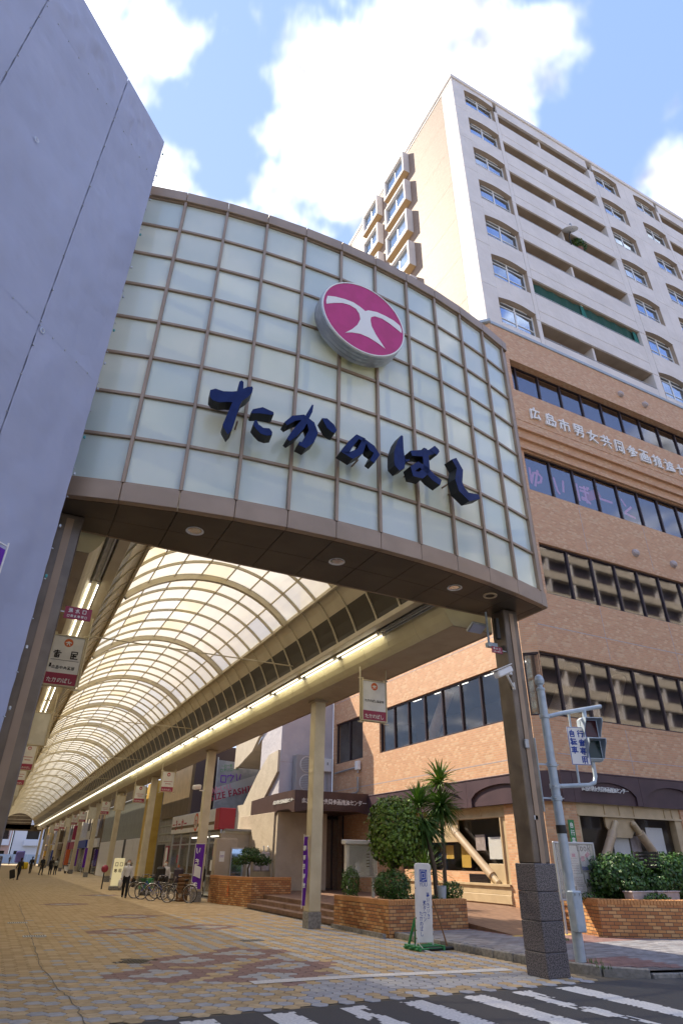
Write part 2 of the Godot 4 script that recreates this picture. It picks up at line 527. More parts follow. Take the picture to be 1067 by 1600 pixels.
func text(mb: MB, s: String, o: Vector3, ex: Vector3, size: float, depth: float, w := 0.9, step := Vector2(1.1, 0), ey := Vector3.UP):
	var k := size / 10.0
	var n := 0
	for ch in s:
		var at := o + ex * step.x * size * n + ey * step.y * size * n
		n += 1
		if not G.has(ch): continue
		var j := 0
		for st in G[ch].split(" ", false):
			var pts := []
			for i in range(0, st.length() - 1, 2):
				pts.append(Vector3(float(st[i]) * k, float(st[i + 1]) * k, w * k))
			if pts.size() < 2: continue
			var a: Vector3 = pts[0]; var b: Vector3 = pts[1]
			var d := (a - b).normalized() * w * k * 0.45; d.z = 0
			pts[0] = a + d
			a = pts[-1]; b = pts[-2]
			d = (a - b).normalized() * w * k * 0.45; d.z = 0
			pts[-1] = a + d
			for i in pts.size() - 1:   # straight pieces, mitred by overlap
				var p: Vector3 = pts[i]; var q: Vector3 = pts[i + 1]
				if i > 0:
					var e := (p - q).normalized() * w * k * 0.3; e.z = 0
					p += e
				mb.ribbon([p, q], at, ex, ey, 0.0, depth + j * 0.0006)
				j += 1

func latin(s: String, height: float, depth: float, bold := true) -> Mesh:
	var f := SystemFont.new()
	f.font_names = PackedStringArray(["Droid Sans"]); f.font_weight = 700 if bold else 400
	var t := TextMesh.new()
	t.font = f; t.text = s; t.font_size = 32; t.pixel_size = height / 23.0; t.depth = depth
	return t

# ---------------------------------------------------------------- camera, sky, sun
func sky_image() -> ImageTexture:
	var W := 1536; var H := 768
	var f := FastNoiseLite.new()
	f.seed = 4; f.frequency = 3.2; f.fractal_octaves = 8; f.fractal_gain = 0.56
	var f2 := FastNoiseLite.new()
	f2.seed = 9; f2.frequency = 9.0; f2.fractal_octaves = 4
	# clouds as the day shows them: places on a flat layer overhead, reach, weight
	var spots := [[.20, -.43, .12, 1.1], [.28, -.49, .07, .9], [.25, -.36, .10, 1.1], [.33, -.29, .10, 1.1], [.41, -.20, .075, .9], [.10, -.42, .05, .5], [.67, -.28, .075, 1.3], [.74, -.22, .10, 1.3], [-.11, -.45, .07, .7], [.05, -.64, .05, .35],
		[.52, -.26, .07, -1.0], [.53, -.14, .10, -1.0], [.42, -.30, .03, -.5], [.12, -.31, .05, -1.1], [.01, -.52, .06, -.7], [.09, -.55, .055, -.6], [.04, -.46, .03, -.4], [.58, -.34, .06, -.7]]
	var im := Image.create(W, H, false, Image.FORMAT_RGBF)
	for j in H:
		var up := cos(PI * (j + 0.5) / H)
		var flat := sin(PI * (j + 0.5) / H)
		for i in W:
			var a := (i + 0.5) / W * TAU
			var d := Vector3(sin(a) * flat, up, -cos(a) * flat)
			var h := maxf(up, 0.0)
			var sky := Color(.60, .74, .97).lerp(Color(.235, .385, .90), clampf(pow(h, 0.6) * 1.05, 0, 1)) * 0.46
			var near_sun := clampf(d.dot(sun_dir) * 0.5 + 0.5, 0, 1)
			sky = sky.lerp(Color(.24, .31, .37), 0.55 * pow(near_sun, 4.0))
			if up <= 0.0:
				im.set_pixel(i, j, Color(.30, .28, .26)); continue
			var q := Vector2(d.x, d.z) / (up + 0.1)
			var m := f.get_noise_2d(q.x, q.y) * 0.86 + 0.0
			for s in spots:
				var r2: float = (Vector2(s[0], s[1]) - q).length_squared() / (s[2] * s[2])
				if r2 < 6.0: m += s[3] * 0.36 * exp(-r2)
			var k := pow(smoothstep(0.0, 0.52, m), 0.85)
			var lit := 0.47 + 0.48 * f2.get_noise_2d(q.x * 1.3, q.y * 1.3) + 0.35 * f.get_noise_2d(q.x * 2.0 + 7.0, q.y * 2.0) + 0.5 * pow(near_sun, 6.0)
			var cl := Color(1.0, .99, .985) * lit
			var fade := smoothstep(0.0, 0.12, up)
			im.set_pixel(i, j, sky.lerp(cl, k * lerpf(0.35, 1.0, fade)))
	return ImageTexture.create_from_image(im)

var sun_dir := Vector3(-0.38, 0.74, -0.56).normalized()

func set_view():
	cam = Camera3D.new(); cam.name = "camera"
	cam.fov = 80.2
	cam.keep_aspect = Camera3D.KEEP_HEIGHT
	cam.near = 0.1; cam.far = 2000.0
	cam.position = Vector3(0, 1.8, 0)
	cam.rotation_order = EULER_ORDER_YXZ
	cam.rotation_degrees = Vector3(29.78, -26.54, 0.84)
	add_child(cam)
	var p := PanoramaSkyMaterial.new()
	p.panorama = sky_image()
	var s := Sky.new(); s.sky_material = p
	var e := Environment.new()
	e.background_mode = Environment.BG_SKY
	e.sky = s
	e.tonemap_mode = Environment.TONE_MAPPER_LINEAR
	e.tonemap_exposure = 2.9
	e.sdfgi_enabled = true; e.ssao_enabled = true; e.ssil_enabled = true
	var w := WorldEnvironment.new(); w.name = "environment"; w.environment = e
	add_child(w)
	var l := DirectionalLight3D.new(); l.name = "sun"
	l.light_energy = 0.95; l.light_color = Color(1.0, .94, .84); l.light_angular_distance = 0.5
	l.shadow_enabled = true
	add_child(l)
	l.look_at_from_position(Vector3.ZERO, -sun_dir, Vector3.UP)

# ---------------------------------------------------------------- ground
func ground():
	var b := MB.new()
	b.quad(Vector3(-500, -.06, 500), Vector3(500, -.06, 500), Vector3(500, -.06, -700), Vector3(-500, -.06, -700))
	struct(put("ground", b, M.concrete))
	b = MB.new()
	b.quad(Vector3(-120, .004, 9), Vector3(120, .004, 9), Vector3(120, .004, -9.82), Vector3(-120, .004, -9.82))
	b.quad(Vector3(-120, -.05, -9.82), Vector3(120, -.05, -9.82), Vector3(120, .004, -9.82), Vector3(-120, .004, -9.82))
	struct(put("road", b, M.asphalt))
	# hexagonal paving of the arcade street
	b = MB.new()
	b.quad(Vector3(-14, -.016, -9.82), Vector3(19, -.016, -9.82), Vector3(19, -.016, -240), Vector3(-14, -.016, -240))
	var st := struct(put("arcade_pavement", b, mottled(C(.10, .085, .06), C(.15, .125, .09), .8, .85)))
	var hexmesh := MB.new()
	var R := .1415
	for k in 6:
		var t := TAU * k / 6; var s := TAU * (k + 1) / 6
		var i0 := Vector3(cos(t) * R * .93, 0, -sin(t) * R * .93); var i1 := Vector3(cos(s) * R * .93, 0, -sin(s) * R * .93)
		var o0 := Vector3(cos(t) * R * .975, -.008, -sin(t) * R * .975); var o1 := Vector3(cos(s) * R * .975, -.008, -sin(s) * R * .975)
		hexmesh.tri(Vector3.ZERO, i0, i1); hexmesh.quad(o0, o1, i1, i0)
	for q in hexmesh.v.size(): hexmesh.tint = Color.WHITE
	hexmesh.tinted = true
	for q in hexmesh.v.size(): hexmesh.c.append(Color.WHITE)
	var hm := hexmesh.mesh()
	var cols := [C(.48, .355, .195), C(.43, .315, .17), C(.52, .395, .23), C(.39, .40, .42), C(.335, .345, .37), C(.26, .165, .15), C(.42, .42, .41)]
	var mats := []
	for i in cols.size():
		mats.append(mottled(cols[i] * 0.86, cols[i] * 1.1, 1.7, 0.78, 0, 0.25, 80 + i, 0.03))
	var flowers := []
	for k in [[3.3, -13.45], [5.7, -13.55], [4.15, -14.9], [5.0, -12.55], [5.55, -15.6], [3.9, -21.0], [6.4, -21.5], [5.0, -26.0], [3.5, -33.0], [6.0, -40.0]]: flowers.append(Vector2(k[0], k[1]))
	var p := .25
	var cw := p * sqrt(3.0) / 2.0
	var xs := []; var kinds := []
	rng.seed = 21
	for i in range(-40, 49):
		var x := i * cw
		for j in range(-1, 242):
			var z := -10.0 - j * p - (p / 2 if posmod(i, 2) == 1 else 0.0) 
			if z > -9.92: continue
			if x > 10.28 and z > -17.2: continue
			if x > 10.1 and z < -17.0 and z > -29.0: continue
			if Vector2(x - 3.12, z + 15.16).length() < 0.36: continue
			var q := Vector2(x, z)
			var kind := -1
			for f in flowers:
				var d: Vector2 = (q - f).abs()
				var m := d.x * .95 + d.y * 1.15
				if m < .24: kind = 0
				elif m < .58: kind = 3
				elif m < 1.12: kind = 5
				if kind >= 0: break
			if kind < 0:
				var r := j + (i - posmod(i, 2)) / 2     # axial row
				if x + (z + 10) * .35 < 4.6 and z > -14.5:
					kind = 3 if posmod(i - r, 3) == 0 else rng.randi() % 3
				elif z < -11.2 and z > -12.1 and x > 4.0 and x < 9.6 and rng.randf() < .0: kind = 3
				elif absf(z + 11.0 - (x - 5) * .02) < .42 and x > 4.2 and x < 9.7: kind = 3 if rng.randf() < .85 else 6
				elif z > -27.0: kind = 3 if posmod(i, 2) == 0 and rng.randf() < clampf((x - 1.0) / 4.5, 0, .93) * clampf((z + 27.0) / 6.0, 0, 1) else rng.randi() % 3
				else: kind = rng.randi() % 3
				if kind == 3 and rng.randf() < .3: kind = 4
			xs.append(Transform3D(Basis(Vector3.UP, TAU / 6 * (rng.randi() % 6)), Vector3(x, rng.randf_range(-.0015, .0015), z)))
			kinds.append(kind)
	pieces("paver", hm, xs, kinds, mats, cols, st)
	b = MB.new()
	b.quad(Vector3(-12, -.002, -70.3), Vector3(14, -.002, -70.3), Vector3(14, -.002, -240), Vector3(-12, -.002, -240))
	struct(put("far_pavement", b, mottled(C(.38, .285, .155), C(.46, .345, .19), .9, .8, 0, 0, 89, .05)))
	# worn stop line, zebra crossing
	var worn := FastNoiseLite.new(); worn.seed = 5; worn.frequency = 2.2; worn.fractal_octaves = 4
	b = MB.new()
	for i in 26:
		var x0 := 4.45 + i * .195; var x1 := x0 + .197
		var z0 := -12.12 + .0 * i; var y := .006
		var zf := func(x): return -11.98 + (x - 4.5) * .075 - .06 * sin((x - 4.5) * .9)
		b.quad(Vector3(x0, y, zf.call(x0) + .14), Vector3(x1, y, zf.call(x1) + .14), Vector3(x1, y, zf.call(x1) - .16), Vector3(x0, y, zf.call(x0) - .16))
	struct(put("stop_line", b, M.line))
	var zebra := [-1.5, -.47, .57, 1.61, 2.65, 3.77, 4.84, 5.88, 6.97, 7.9, 8.9]
	for k in zebra.size():
		b = MB.new()
		var c := .045
		var wear: float = [.1, .1, .1, .1, .12, .12, .42, .2, .22, .46, .16][k]
		for ix in 10:
			for iz in 74:
				var x: float = zebra[k] + ix * c; var z := -9.66 + iz * c + .0 * x
				var w := worn.get_noise_2d(x * 1.5, z * .5) * .5 + .5
				var edge := .18 if ix == 0 or ix == 9 or iz == 0 else 0.0
				if w < wear + edge or (edge > 0 and rng.randf() < .25): continue
				b.quad(Vector3(x, .008, z + c), Vector3(x + c, .008, z + c), Vector3(x + c, .008, z), Vector3(x, .008, z))
		struct(put("crossing_stripe", b, M.line))
	# long crack with its sealing, drain covers, manhole
	var cr := []
	for q in [[1.56, -9.95], [1.60, -11.2], [1.50, -12.6], [1.40, -15.0], [1.47, -18.0], [1.53, -21.0], [1.62, -27.0], [1.78, -34.7]]:
		cr.append(Vector3(q[0], -q[1], .022))
	b = MB.new()
	var fine := []
	for i in cr.size() - 1:
		for s in 8:
			var a: Vector3 = cr[i].lerp(cr[i + 1], s / 8.0)
			fine.append(Vector3(a.x + rng.randf_range(-.028, .028), a.y, rng.randf_range(.008, .022)))
	b.ribbon(fine, Vector3(0, .004, 0), Vector3.RIGHT, Vector3.FORWARD, 0, .002)
	struct(put("pavement_crack", b, M.dark))
	var t := thing("manhole_cover", "round cast iron manhole cover set in the hexagonal paving", "manhole cover", Vector3(3.12, -.01, -15.16))
	b = MB.new(); b.lathe([Vector2(.36, -.02), Vector2(.36, .008), Vector2(.315, .008), Vector2(.315, 0.0)], t.position, 28)
	put("rim", b, M.kerb, t)
	b = MB.new(); b.lathe([Vector2(.31, 0), Vector2(.0, .0)], t.position + Vector3(0, .006, 0), 28)
	for i in range(-4, 5):
		for j in range(-4, 5):
			if Vector2(i, j).length() < 4.2: b.box(t.position + Vector3(i * .065 - .022, .005, j * .065 - .022), t.position + Vector3(i * .065 + .022, .013, j * .065 + .022))
	put("lid", b, mottled(C(.06, .05, .035), C(.12, .10, .07), .3, .6, .4), t)
	for k in [[1.6, -20.45, "metal drain cover lying across the pavement crack"], [1.35, -24.5, "smaller metal drain cover farther up the pavement crack"], [6.5, -17.7, "dark square drain lid in the paving near the steps"]]:
		t = thing("drain_cover", k[2], "drain cover", Vector3(k[0], 0, k[1]))
		b = MB.new(); b.box(t.position + Vector3(-.28, -.01, -.16), t.position + Vector3(.28, .012, .16), .006); put("frame", b, M.zinc if k[0] < 5 else M.kerb, t)
		b = MB.new()
		for i in 9: b.box(t.position + Vector3(-.24 + i * .055, .008, -.13), t.position + Vector3(-.215 + i * .055, .018, .13))
		put("grate", b, M.kerb, t)
	# pavement on the right with its kerb
	b = MB.new()
	var edge := [Vector2(10.32, -17.0), Vector2(10.34, -15.5), Vector2(10.40, -13.0), Vector2(10.52, -11.2), Vector2(10.75, -10.35), Vector2(11.3, -9.75), Vector2(12.4, -9.5), Vector2(40, -9.4)]
	for i in 6: b.quad(Vector3(edge[i].x, .118, edge[i].y), Vector3(edge[i + 1].x, .118, edge[i + 1].y), Vector3(17, .118, -17.0), Vector3(16.9, .118, -17.1))
	b.quad(Vector3(12.4, .118, -9.5), Vector3(40, .118, -9.4), Vector3(40, .118, -17.45), Vector3(17, .118, -17.0))
	b.quad(Vector3(10.32, .118, -17.0), Vector3(17, .118, -17.0), Vector3(17, .118, -20.0), Vector3(10.32, .118, -20.0))
	st = struct(put("pavement", b, mottled(C(.10, .095, .095), C(.15, .14, .14), .8, .85, 0, 0, 90)))
	var slab := MB.new()
	slab.box(Vector3(-.147, -.03, -.0725), Vector3(.147, 0, .0725), .007)
	slab.tinted = true
	for q in slab.v.size(): slab.c.append(Color.WHITE)
	var sc := [C(.20, .205, .225), C(.24, .24, .26), C(.17, .165, .18), C(.22, .13, .12), C(.19, .105, .095), C(.52, .36, .10)]
	mats = []
	for i in sc.size(): mats.append(mottled(sc[i] * .85, sc[i] * 1.12, 1.3, .78, 0, .25, 100 + i, .03))
	xs = []; kinds = []
	for j in range(0, 53):
		for i in range(0, 62):
			var x := 10.6 + i * .3 + (.15 if j % 2 else 0.0); var z := -9.55 - j * .15
			if z < -17.0 and x > 13.0: continue
			if z < -17.2: continue
			var inside := x < 12.3 and z > -9.75 - maxf(0, (12.3 - x) * .42)
			if inside or (x < 10.85 and z > -11.2): continue
			xs.append(Transform3D(Basis(), Vector3(x, .13 + rng.randf_range(-.0015, .0015), z)))
			var red := (z < -13.4 and x > 12.7) or (x < 12.3 and z > -11.3)
			var blind := absf(z + 15.2 - (x - 12.0) * .05) < .14 and x > 12.7 and x < 15
			kinds.append(5 if blind else (3 + rng.randi() % 2 if red else rng.randi() % 3))
	pieces("paving_slab", slab.mesh(), xs, kinds, mats, sc, st, 260)
	for i in edge.size() - 1:
		if i == 6: continue
		var L: float = edge[i].distance_to(edge[i + 1]); var nn := maxi(1, int(round(L / .6)))
		for s in nn:
			var a2: Vector2 = edge[i].lerp(edge[i + 1], float(s) / nn); var b2: Vector2 = edge[i].lerp(edge[i + 1], float(s + 1) / nn)
			var lo: float = 1.0 if i < 4 else [1.0, .55, .25][mini(i - 4, 2)]
			b = MB.new()
			var k := MB.new()
			k.box(Vector3(-.075, -.05, -a2.distance_to(b2) / 2 + .006), Vector3(.075, .14 * lo, a2.distance_to(b2) / 2 - .006), .014)
			var dd := (b2 - a2).normalized()
			b.add(k, Transform3D(Basis(Vector3.UP, atan2(dd.x, dd.y)), Vector3((a2.x + b2.x) / 2, 0, (a2.y + b2.y) / 2)))
			put("kerb_stone", b, M.kerb, st)
	b = MB.new(); b.box(Vector3(12.4, -.04, -9.62), Vector3(40, .02, -9.3), .01)
	put("gutter_strip", b, M.kerb, st)
	# raised forecourt with a ramp up to the brick building
	b = MB.new()
	b.quad(Vector3(12.9, .135, -15.3), Vector3(17, .135, -15.3), Vector3(17, .46, -20.2), Vector3(12.9, .46, -20.2))
	b.quad(Vector3(11.3, .46, -20.2), Vector3(17.0, .46, -20.2), Vector3(17.0, .46, -34.7), Vector3(11.3, .46, -34.7))
	b.quad(Vector3(12.9, 0, -15.3), Vector3(12.9, .135, -15.3), Vector3(12.9, .46, -20.2), Vector3(12.9, 0, -20.2))
	struct(put("forecourt", b, M.step))
	t = thing("entrance_steps", "brown tiled entrance steps between the two brick planters", "steps", Vector3(10.9, 0, -25.2))
	for i in 3:
		var s := MB.new()
		s.box(Vector3(10.3 + i * .36, 0, -29.0), Vector3(11.34, .155 * (i + 1), -19.9), .012)
		put("step", s, M.step, t)

func weeds():
	var t := MB.new(); t.tinted = true
	for k in [[10.62, -10.2], [10.5, -11.4], [11.0, -10.8], [10.2, -14.9], [10.25, -16.2], [13.4, -13.9]]:
		for i in 26:
			var o := Vector3(k[0] + rng.randf_range(-.12, .12), .02 if k[0] < 10.4 else .13, k[1] + rng.randf_range(-.16, .16))
			var d := Vector3(rng.randf_range(-1, 1), 1.4, rng.randf_range(-1, 1)).normalized() * rng.randf_range(.04, .11)
			var s := Vector3(d.z, 0, -d.x).normalized() * .008
			t.tint = Color(1, 1, 1) * rng.randf_range(.6, 1.3)
			t.tri(o - s, o + s, o + d)
	tag(stuff(put("weeds", t, M.leaf)), "small green weeds growing in the kerb joints by the pole", "weeds")

# ---------------------------------------------------------------- the glass gate
const GX := 4.9
const GR := 18.5
const GZ := -27.55
func arc(t: float, off := 0.0, y := 0.0) -> Vector3:
	return Vector3(GX + sin(t) * (GR + off), y, GZ + cos(t) * (GR + off))

func gate():
	var g := thing("arcade_gate", "tall curved gate with a gridded frosted glass front on two columns", "gate", Vector3(4.9, 0, -10.4))
	var dt := .0523
	var ts := []
	for k in 12: ts.append((k - 5.5) * dt)
	var ys := []
	for j in 9: ys.append(7.36 + j * .9725)
	var pane := MB.new(); pane.quad(Vector3(-.452, .035, 0), Vector3(.452, .035, 0), Vector3(.452, .94, 0), Vector3(-.452, .94, 0))
	var pm := pane.mesh()
	var bead := MB.new(); bead.box(Vector3(-.455, -.032, -.03), Vector3(.455, .032, .05), .006)
	var bm := bead.mesh()
	rng.seed = 5
	for k in 11:
		var t: float = (ts[k] + ts[k + 1]) / 2
		for j in 8:
			place("glass_pane", pm, M["pane%d" % (rng.randi() % 3)], Transform3D(Basis(Vector3.UP, t + rng.randf_range(-.004, .004)).rotated(Vector3(1, 0, 0), rng.randf_range(-.004, .004)), arc(t, -.06, ys[j]) - g.position), g)
		for j in 9:
			place("transom", bm, M.bronze, Transform3D(Basis(Vector3.UP, t), arc(t, -.06, ys[j]) - g.position), g)
	for k in 12:
		for s in 2:   # each mullion comes in two lengths with a joint between
			var b := MB.new(); b.obox(Transform3D(Basis(Vector3.UP, ts[k]), arc(ts[k], -.03, 0)), Vector3(.062, .1, .12), .006)
			var lo: float = [7.36, 11.3][s]; var hi: float = [11.292, 15.14][s]
			for q in b.v.size(): b.v[q].y = lo if b.v[q].y < 0 else hi
			put("mullion", b, M.bronze, g)
	var ends := [-.3005, .3005]
	for s in 2:
		for j in 3:
			var b := MB.new()
			var ta: float = ts[0] if s == 0 else ts[11]
			var m: float = (ta + ends[s]) / 2
			b.obox(Transform3D(Basis(Vector3.UP, m), arc(m, -.07, 7.36 + 2.59 * (j + .5))), Vector3(absf(ta - ends[s]) * GR - .07, 2.58, .1), .008)
			put("end_panel", b, M.bronze, g)
	var fs := ts.duplicate(); fs.push_front(ends[0]); fs.push_back(ends[1])
	for k in fs.size() - 1:
		var m: float = (fs[k] + fs[k + 1]) / 2; var w: float = (fs[k + 1] - fs[k]) * GR - .008
		var b := MB.new(); b.obox(Transform3D(Basis(Vector3.UP, m), arc(m, -.06, 7.178)), Vector3(w, .356, .14), .008)
		put("lower_fascia", b, M.bronze, g)
		b = MB.new(); b.obox(Transform3D(Basis(Vector3.UP, m), arc(m, -.05, 15.30)), Vector3(w, .32, .2), .008)
		put("upper_fascia", b, M.bronze, g)
		# soffit panels, two deep, with open joints
		for r in 2:
			var poly := PackedVector2Array()
			var za := func(t, f): return lerpf(arc(t, -.13).z, -11.0, f)
			var f0: float = [0.004, .503][r]; var f1: float = [.497, 1.0][r]
			var e := .0004
			for q in [[fs[k] + e, f0], [fs[k + 1] - e, f0], [fs[k + 1] - e, f1], [fs[k] + e, f1]]:
				poly.append(Vector2(arc(q[0], -.13).x, -za.call(q[0], q[1])))
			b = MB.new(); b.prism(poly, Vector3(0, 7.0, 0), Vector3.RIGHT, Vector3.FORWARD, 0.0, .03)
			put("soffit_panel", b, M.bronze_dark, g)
	# closed body behind: deck, roof, back and end walls
	var b := MB.new()
	for k in fs.size() - 1:
		var p := arc(fs[k], -.16); var q := arc(fs[k + 1], -.16)
		for y in [7.04, 15.2]:
			b.quad(Vector3(p.x, y, p.z), Vector3(q.x, y, q.z), Vector3(q.x, y, -11.0), Vector3(p.x, y, -11.0))
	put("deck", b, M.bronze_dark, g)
	b = MB.new()
	var e0 := arc(ends[0], -.02); var e1 := arc(ends[1], -.02)
	for j in 6: b.box(Vector3(e0.x, 7.0 + j * 1.68, -11.06), Vector3(e1.x, 7.12 + j * 1.68 - (.1 if j == 5 else 0.0), -10.98), .006)
	for k in 12: b.box(Vector3(lerpf(e0.x, e1.x, k / 11.0) - .04, 7.0, -11.05), Vector3(lerpf(e0.x, e1.x, k / 11.0) + .04, 15.46, -10.97), .006)
	put("rear_frame", b, M.bronze, g)
	for k in 11:
		for j in 5:
			b = MB.new(); b.box(Vector3(lerpf(e0.x, e1.x, k / 11.0) + .04, 7.12 + j * 1.68, -11.03), Vector3(lerpf(e0.x, e1.x, (k + 1) / 11.0) - .04, 8.68 + j * 1.68, -11.02)); put("rear_pane", b, M.rear_glass, g)
	for y in [9.4, 11.7, 13.9]:
		b = MB.new(); b.box(Vector3(e0.x + .1, y, -10.7), Vector3(e1.x - .1, y + .18, -10.5)); put("inner_girder", b, M.bronze, g)
	for s in [e0, e1]:
		b = MB.new()
		for j in 4: b.box(Vector3(s.x - .03, 7.0 + j * 2.115, -11.0), Vector3(s.x + .03, 7.0 + (j + 1) * 2.115 - .008, s.z - .02), .006)
		put("side_cladding", b, M.bronze, g)
	for p in [Vector2(2.01, -10.01), Vector2(4.88, -9.95), Vector2(7.74, -9.92)]:
		var o := Vector3(p.x, 6.985, p.y)
		b = MB.new(); b.lathe([Vector2(.125, .012), Vector2(.165, .0), Vector2(.16, .014), Vector2(.12, .03)], o, 24)
		var dl := put("downlight", b, M.white_paint, g)
		b = MB.new(); b.lathe([Vector2(.12, .008), Vector2(.09, .014), Vector2(0, .013)], o, 24)
		put("reflector", b, M.chrome, dl)
	b = MB.new(); b.lathe([Vector2(.10, .0), Vector2(.15, -.012), Vector2(.16, .014)], Vector3(8.7, 6.985, -9.91), 24)
	put("empty_downlight_ring", b, M.steel, g)
	# columns: bronze shaft on a granite pedestal
	for s in 2:
		var x: float = [-.06, 9.70][s]
		b = MB.new(); b.box(Vector3(x - .21, 1.79, -10.88), Vector3(x + .21, 6.99, -10.42), .02)
		var col := put("column", b, M.column, g)
		b = MB.new(); b.box(Vector3(x - .06, 1.79, -10.42), Vector3(x + .06, 6.9, -10.40)); put("cover_strip", b, M.bronze, col)
		for j in 4:
			b = MB.new()
			var y0: float = [.0, .38, .86, 1.33][j]; var y1: float = [.376, .856, 1.326, 1.79][j]
			b.box(Vector3(x - .27, y0, -10.93), Vector3(x + .27, y1, -10.37), .012)
			put("granite_block", b, M.granite, g)

func letters():
	# outlines in centimetres on the letter's own face; a third number is a brush width
	var L := [
		["ta", Vector3(2.21, 9.04, -8.79), ["-54,29 -45,35 -30,33 -14,37 -4,41 -4,51 -3,65 1,69 5,66 6,50 14,57 22,60 24,56 23,45 16,32 7,21 3,8 0,-14 -3,-34 -6,-52 -12,-63 -21,-49 -23,-43 -17,-15 -11,12 -22,10 -35,5 -47,7 -53,14", "25,-2 28,6 46,16 67,10 68,5 63,2 41,0 27,-4", "33,-20 37,-17 41,-26 51,-32 62,-30 68,-37 68,-44 58,-48 47,-46 37,-37 31,-29"]],
		["ka", Vector3(3.58, 9.01, -8.65), ["-45,-6,8 -30,12,12 -10,21,13 5,10,17 11,-7,19 4,-28,20 -7,-45,14 -17,-43,8", "7,57,3 3,40,8 -4,21,9 -15,-3,15 -28,-26,13 -38,-42,7", "27,30 38,33 53,22 59,11 55,2 48,3 38,10"]],
		["no", Vector3(4.71, 8.85, -8.6), ["8,23,11 -8,27,11 -23,5,13 -36,-21,17 -22,-23,16 -3,-7,14 8,23,13 24,10,18 35,-1,14 24,-23,10"]],
		["ba", Vector3(6.01, 9.0, -8.63), ["-34,53 -30,52 -30,16 -27,-10 -30,-29 -43,-39 -54,-30 -55,-20 -54,5 -44,35", "-11,15,12 21,27,16 48,40,10", "27,42,8 27,17,16 27,-13,17 11,-32,16 -6,-34,16 -9,-22,14 7,-7,14 26,-13,17 43,-26,17 62,-33,16", "38,43 53,58 63,52 65,47 58,36 46,38", "-27,-10,5 -17,-4,3"]],
		["shi", Vector3(7.27, 8.97, -8.75), ["-18,50,17 -3,28,19 -10,-4,21 -4,-24,23 16,-36,22 49,-24,10"]]]
	var ord := ["first", "second", "third", "fourth", "last"]
	for i in 5:
		var k = L[i]
		var at: Vector3 = k[1]
		var n := Vector3(at.x - GX, 0, at.z - GZ).normalized()
		var ex := Vector3(n.z, 0, -n.x)
		var t := thing("hiragana_letter", "navy raised brush letter '%s', %s of the gate's five" % [k[0], ord[i]], "sign letter", at, "brush letters on the gate")
		var j := 0
		for s in k[2]:
			var f := MB.new(); var d := MB.new()
			var pts := []; var poly := PackedVector2Array()
			for q in s.split(" "):
				var e: PackedStringArray = q.split(",")
				if e.size() == 3: pts.append(Vector3(float(e[0]), float(e[1]), float(e[2])) * .01)
				else: poly.append(Vector2(float(e[0]), float(e[1])) * .01)
			if pts.size():
				d.ribbon(pts, at, ex, Vector3.UP, -.24, -.001 + j * .003)
				f.ribbon(pts, at, ex, Vector3.UP, -.001 + j * .003, .006 + j * .003)
			else:
				d.prism(poly, at, ex, Vector3.UP, -.24, -.001 + j * .003)
				f.prism(poly, at, ex, Vector3.UP, -.001 + j * .003, .006 + j * .003)
			var st := put("stroke", d, M.navy_side, t)
			put("face", f, M.navy, st)
			j += 1
		var b := MB.new()
		for q in [[-.12, .02], [.05, -.1]]: b.cyl(at + ex * q[0] + Vector3.UP * q[1] - n * .24, at + ex * q[0] + Vector3.UP * q[1] - n * .5, .02)
		put("standoff", b, M.bronze, t)

func emblem():
	var at := Vector3(4.78, 12.46, -8.55)
	var t := thing("round_emblem", "round magenta emblem with a white curved mark, above the gate's letters", "emblem", at)
	var rot := Transform3D(Basis(Vector3.RIGHT, PI / 2), at)
	var d := MB.new()
	d.lathe([Vector2(1.075, -.38), Vector2(1.075, -.29), Vector2(1.066, -.275), Vector2(1.075, -.26), Vector2(1.075, -.19), Vector2(1.066, -.175), Vector2(1.075, -.16), Vector2(1.075, -.10), Vector2(1.066, -.085), Vector2(1.075, -.07), Vector2(1.075, -.02), Vector2(1.05, .0)], Vector3.ZERO, 56)
	var b := MB.new(); b.add(d, rot); put("rim", b, M.zinc, t)
	d = MB.new(); d.lathe([Vector2(1.055, -.02), Vector2(1.055, .006), Vector2(1.03, .008), Vector2(1.025, .0)], Vector3.ZERO, 56)
	b = MB.new(); b.add(d, rot); put("edge_ring", b, M.white_paint, t)
	d = MB.new(); d.lathe([Vector2(1.03, -.004), Vector2(0, -.004)], Vector3.ZERO, 56)
	b = MB.new(); b.add(d, rot); put("face", b, M.magenta, t)
	d = MB.new(); d.lathe([Vector2(0, -.38), Vector2(1.075, -.38)], Vector3.ZERO, 40)
	b = MB.new(); b.add(d, rot); put("back", b, M.zinc, t)
	var poly := PackedVector2Array()
	for q in "-97,25 -77,33 -52,38 -30,39 -11,33 2,26 11,33 34,39 57,38 81,34 98,25 103,12 102,2 88,9 68,18 48,24 28,22 18,14 16,3 19,-16 30,-38 44,-57 54,-71 32,-62 11,-56 -11,-55 -33,-61 -50,-70 -33,-51 -19,-30 -11,-7 -14,9 -23,21 -39,25 -58,22 -79,11 -99,-2 -100,9".split(" "):
		var e := q.split(","); poly.append(Vector2(float(e[0]), float(e[1])) * .00965)
	b = MB.new(); b.prism(poly, at, Vector3.RIGHT, Vector3.UP, -.003, .004)
	put("mark", b, M.white_paint, t)
	b = MB.new()
	for q in [Vector2(-.5, .4), Vector2(.5, .4), Vector2(-.5, -.4), Vector2(.5, -.4)]: b.cyl(at + Vector3(q.x, q.y, -.45), at + Vector3(q.x, q.y, -.75), .03)
	put("standoff", b, M.zinc, t)

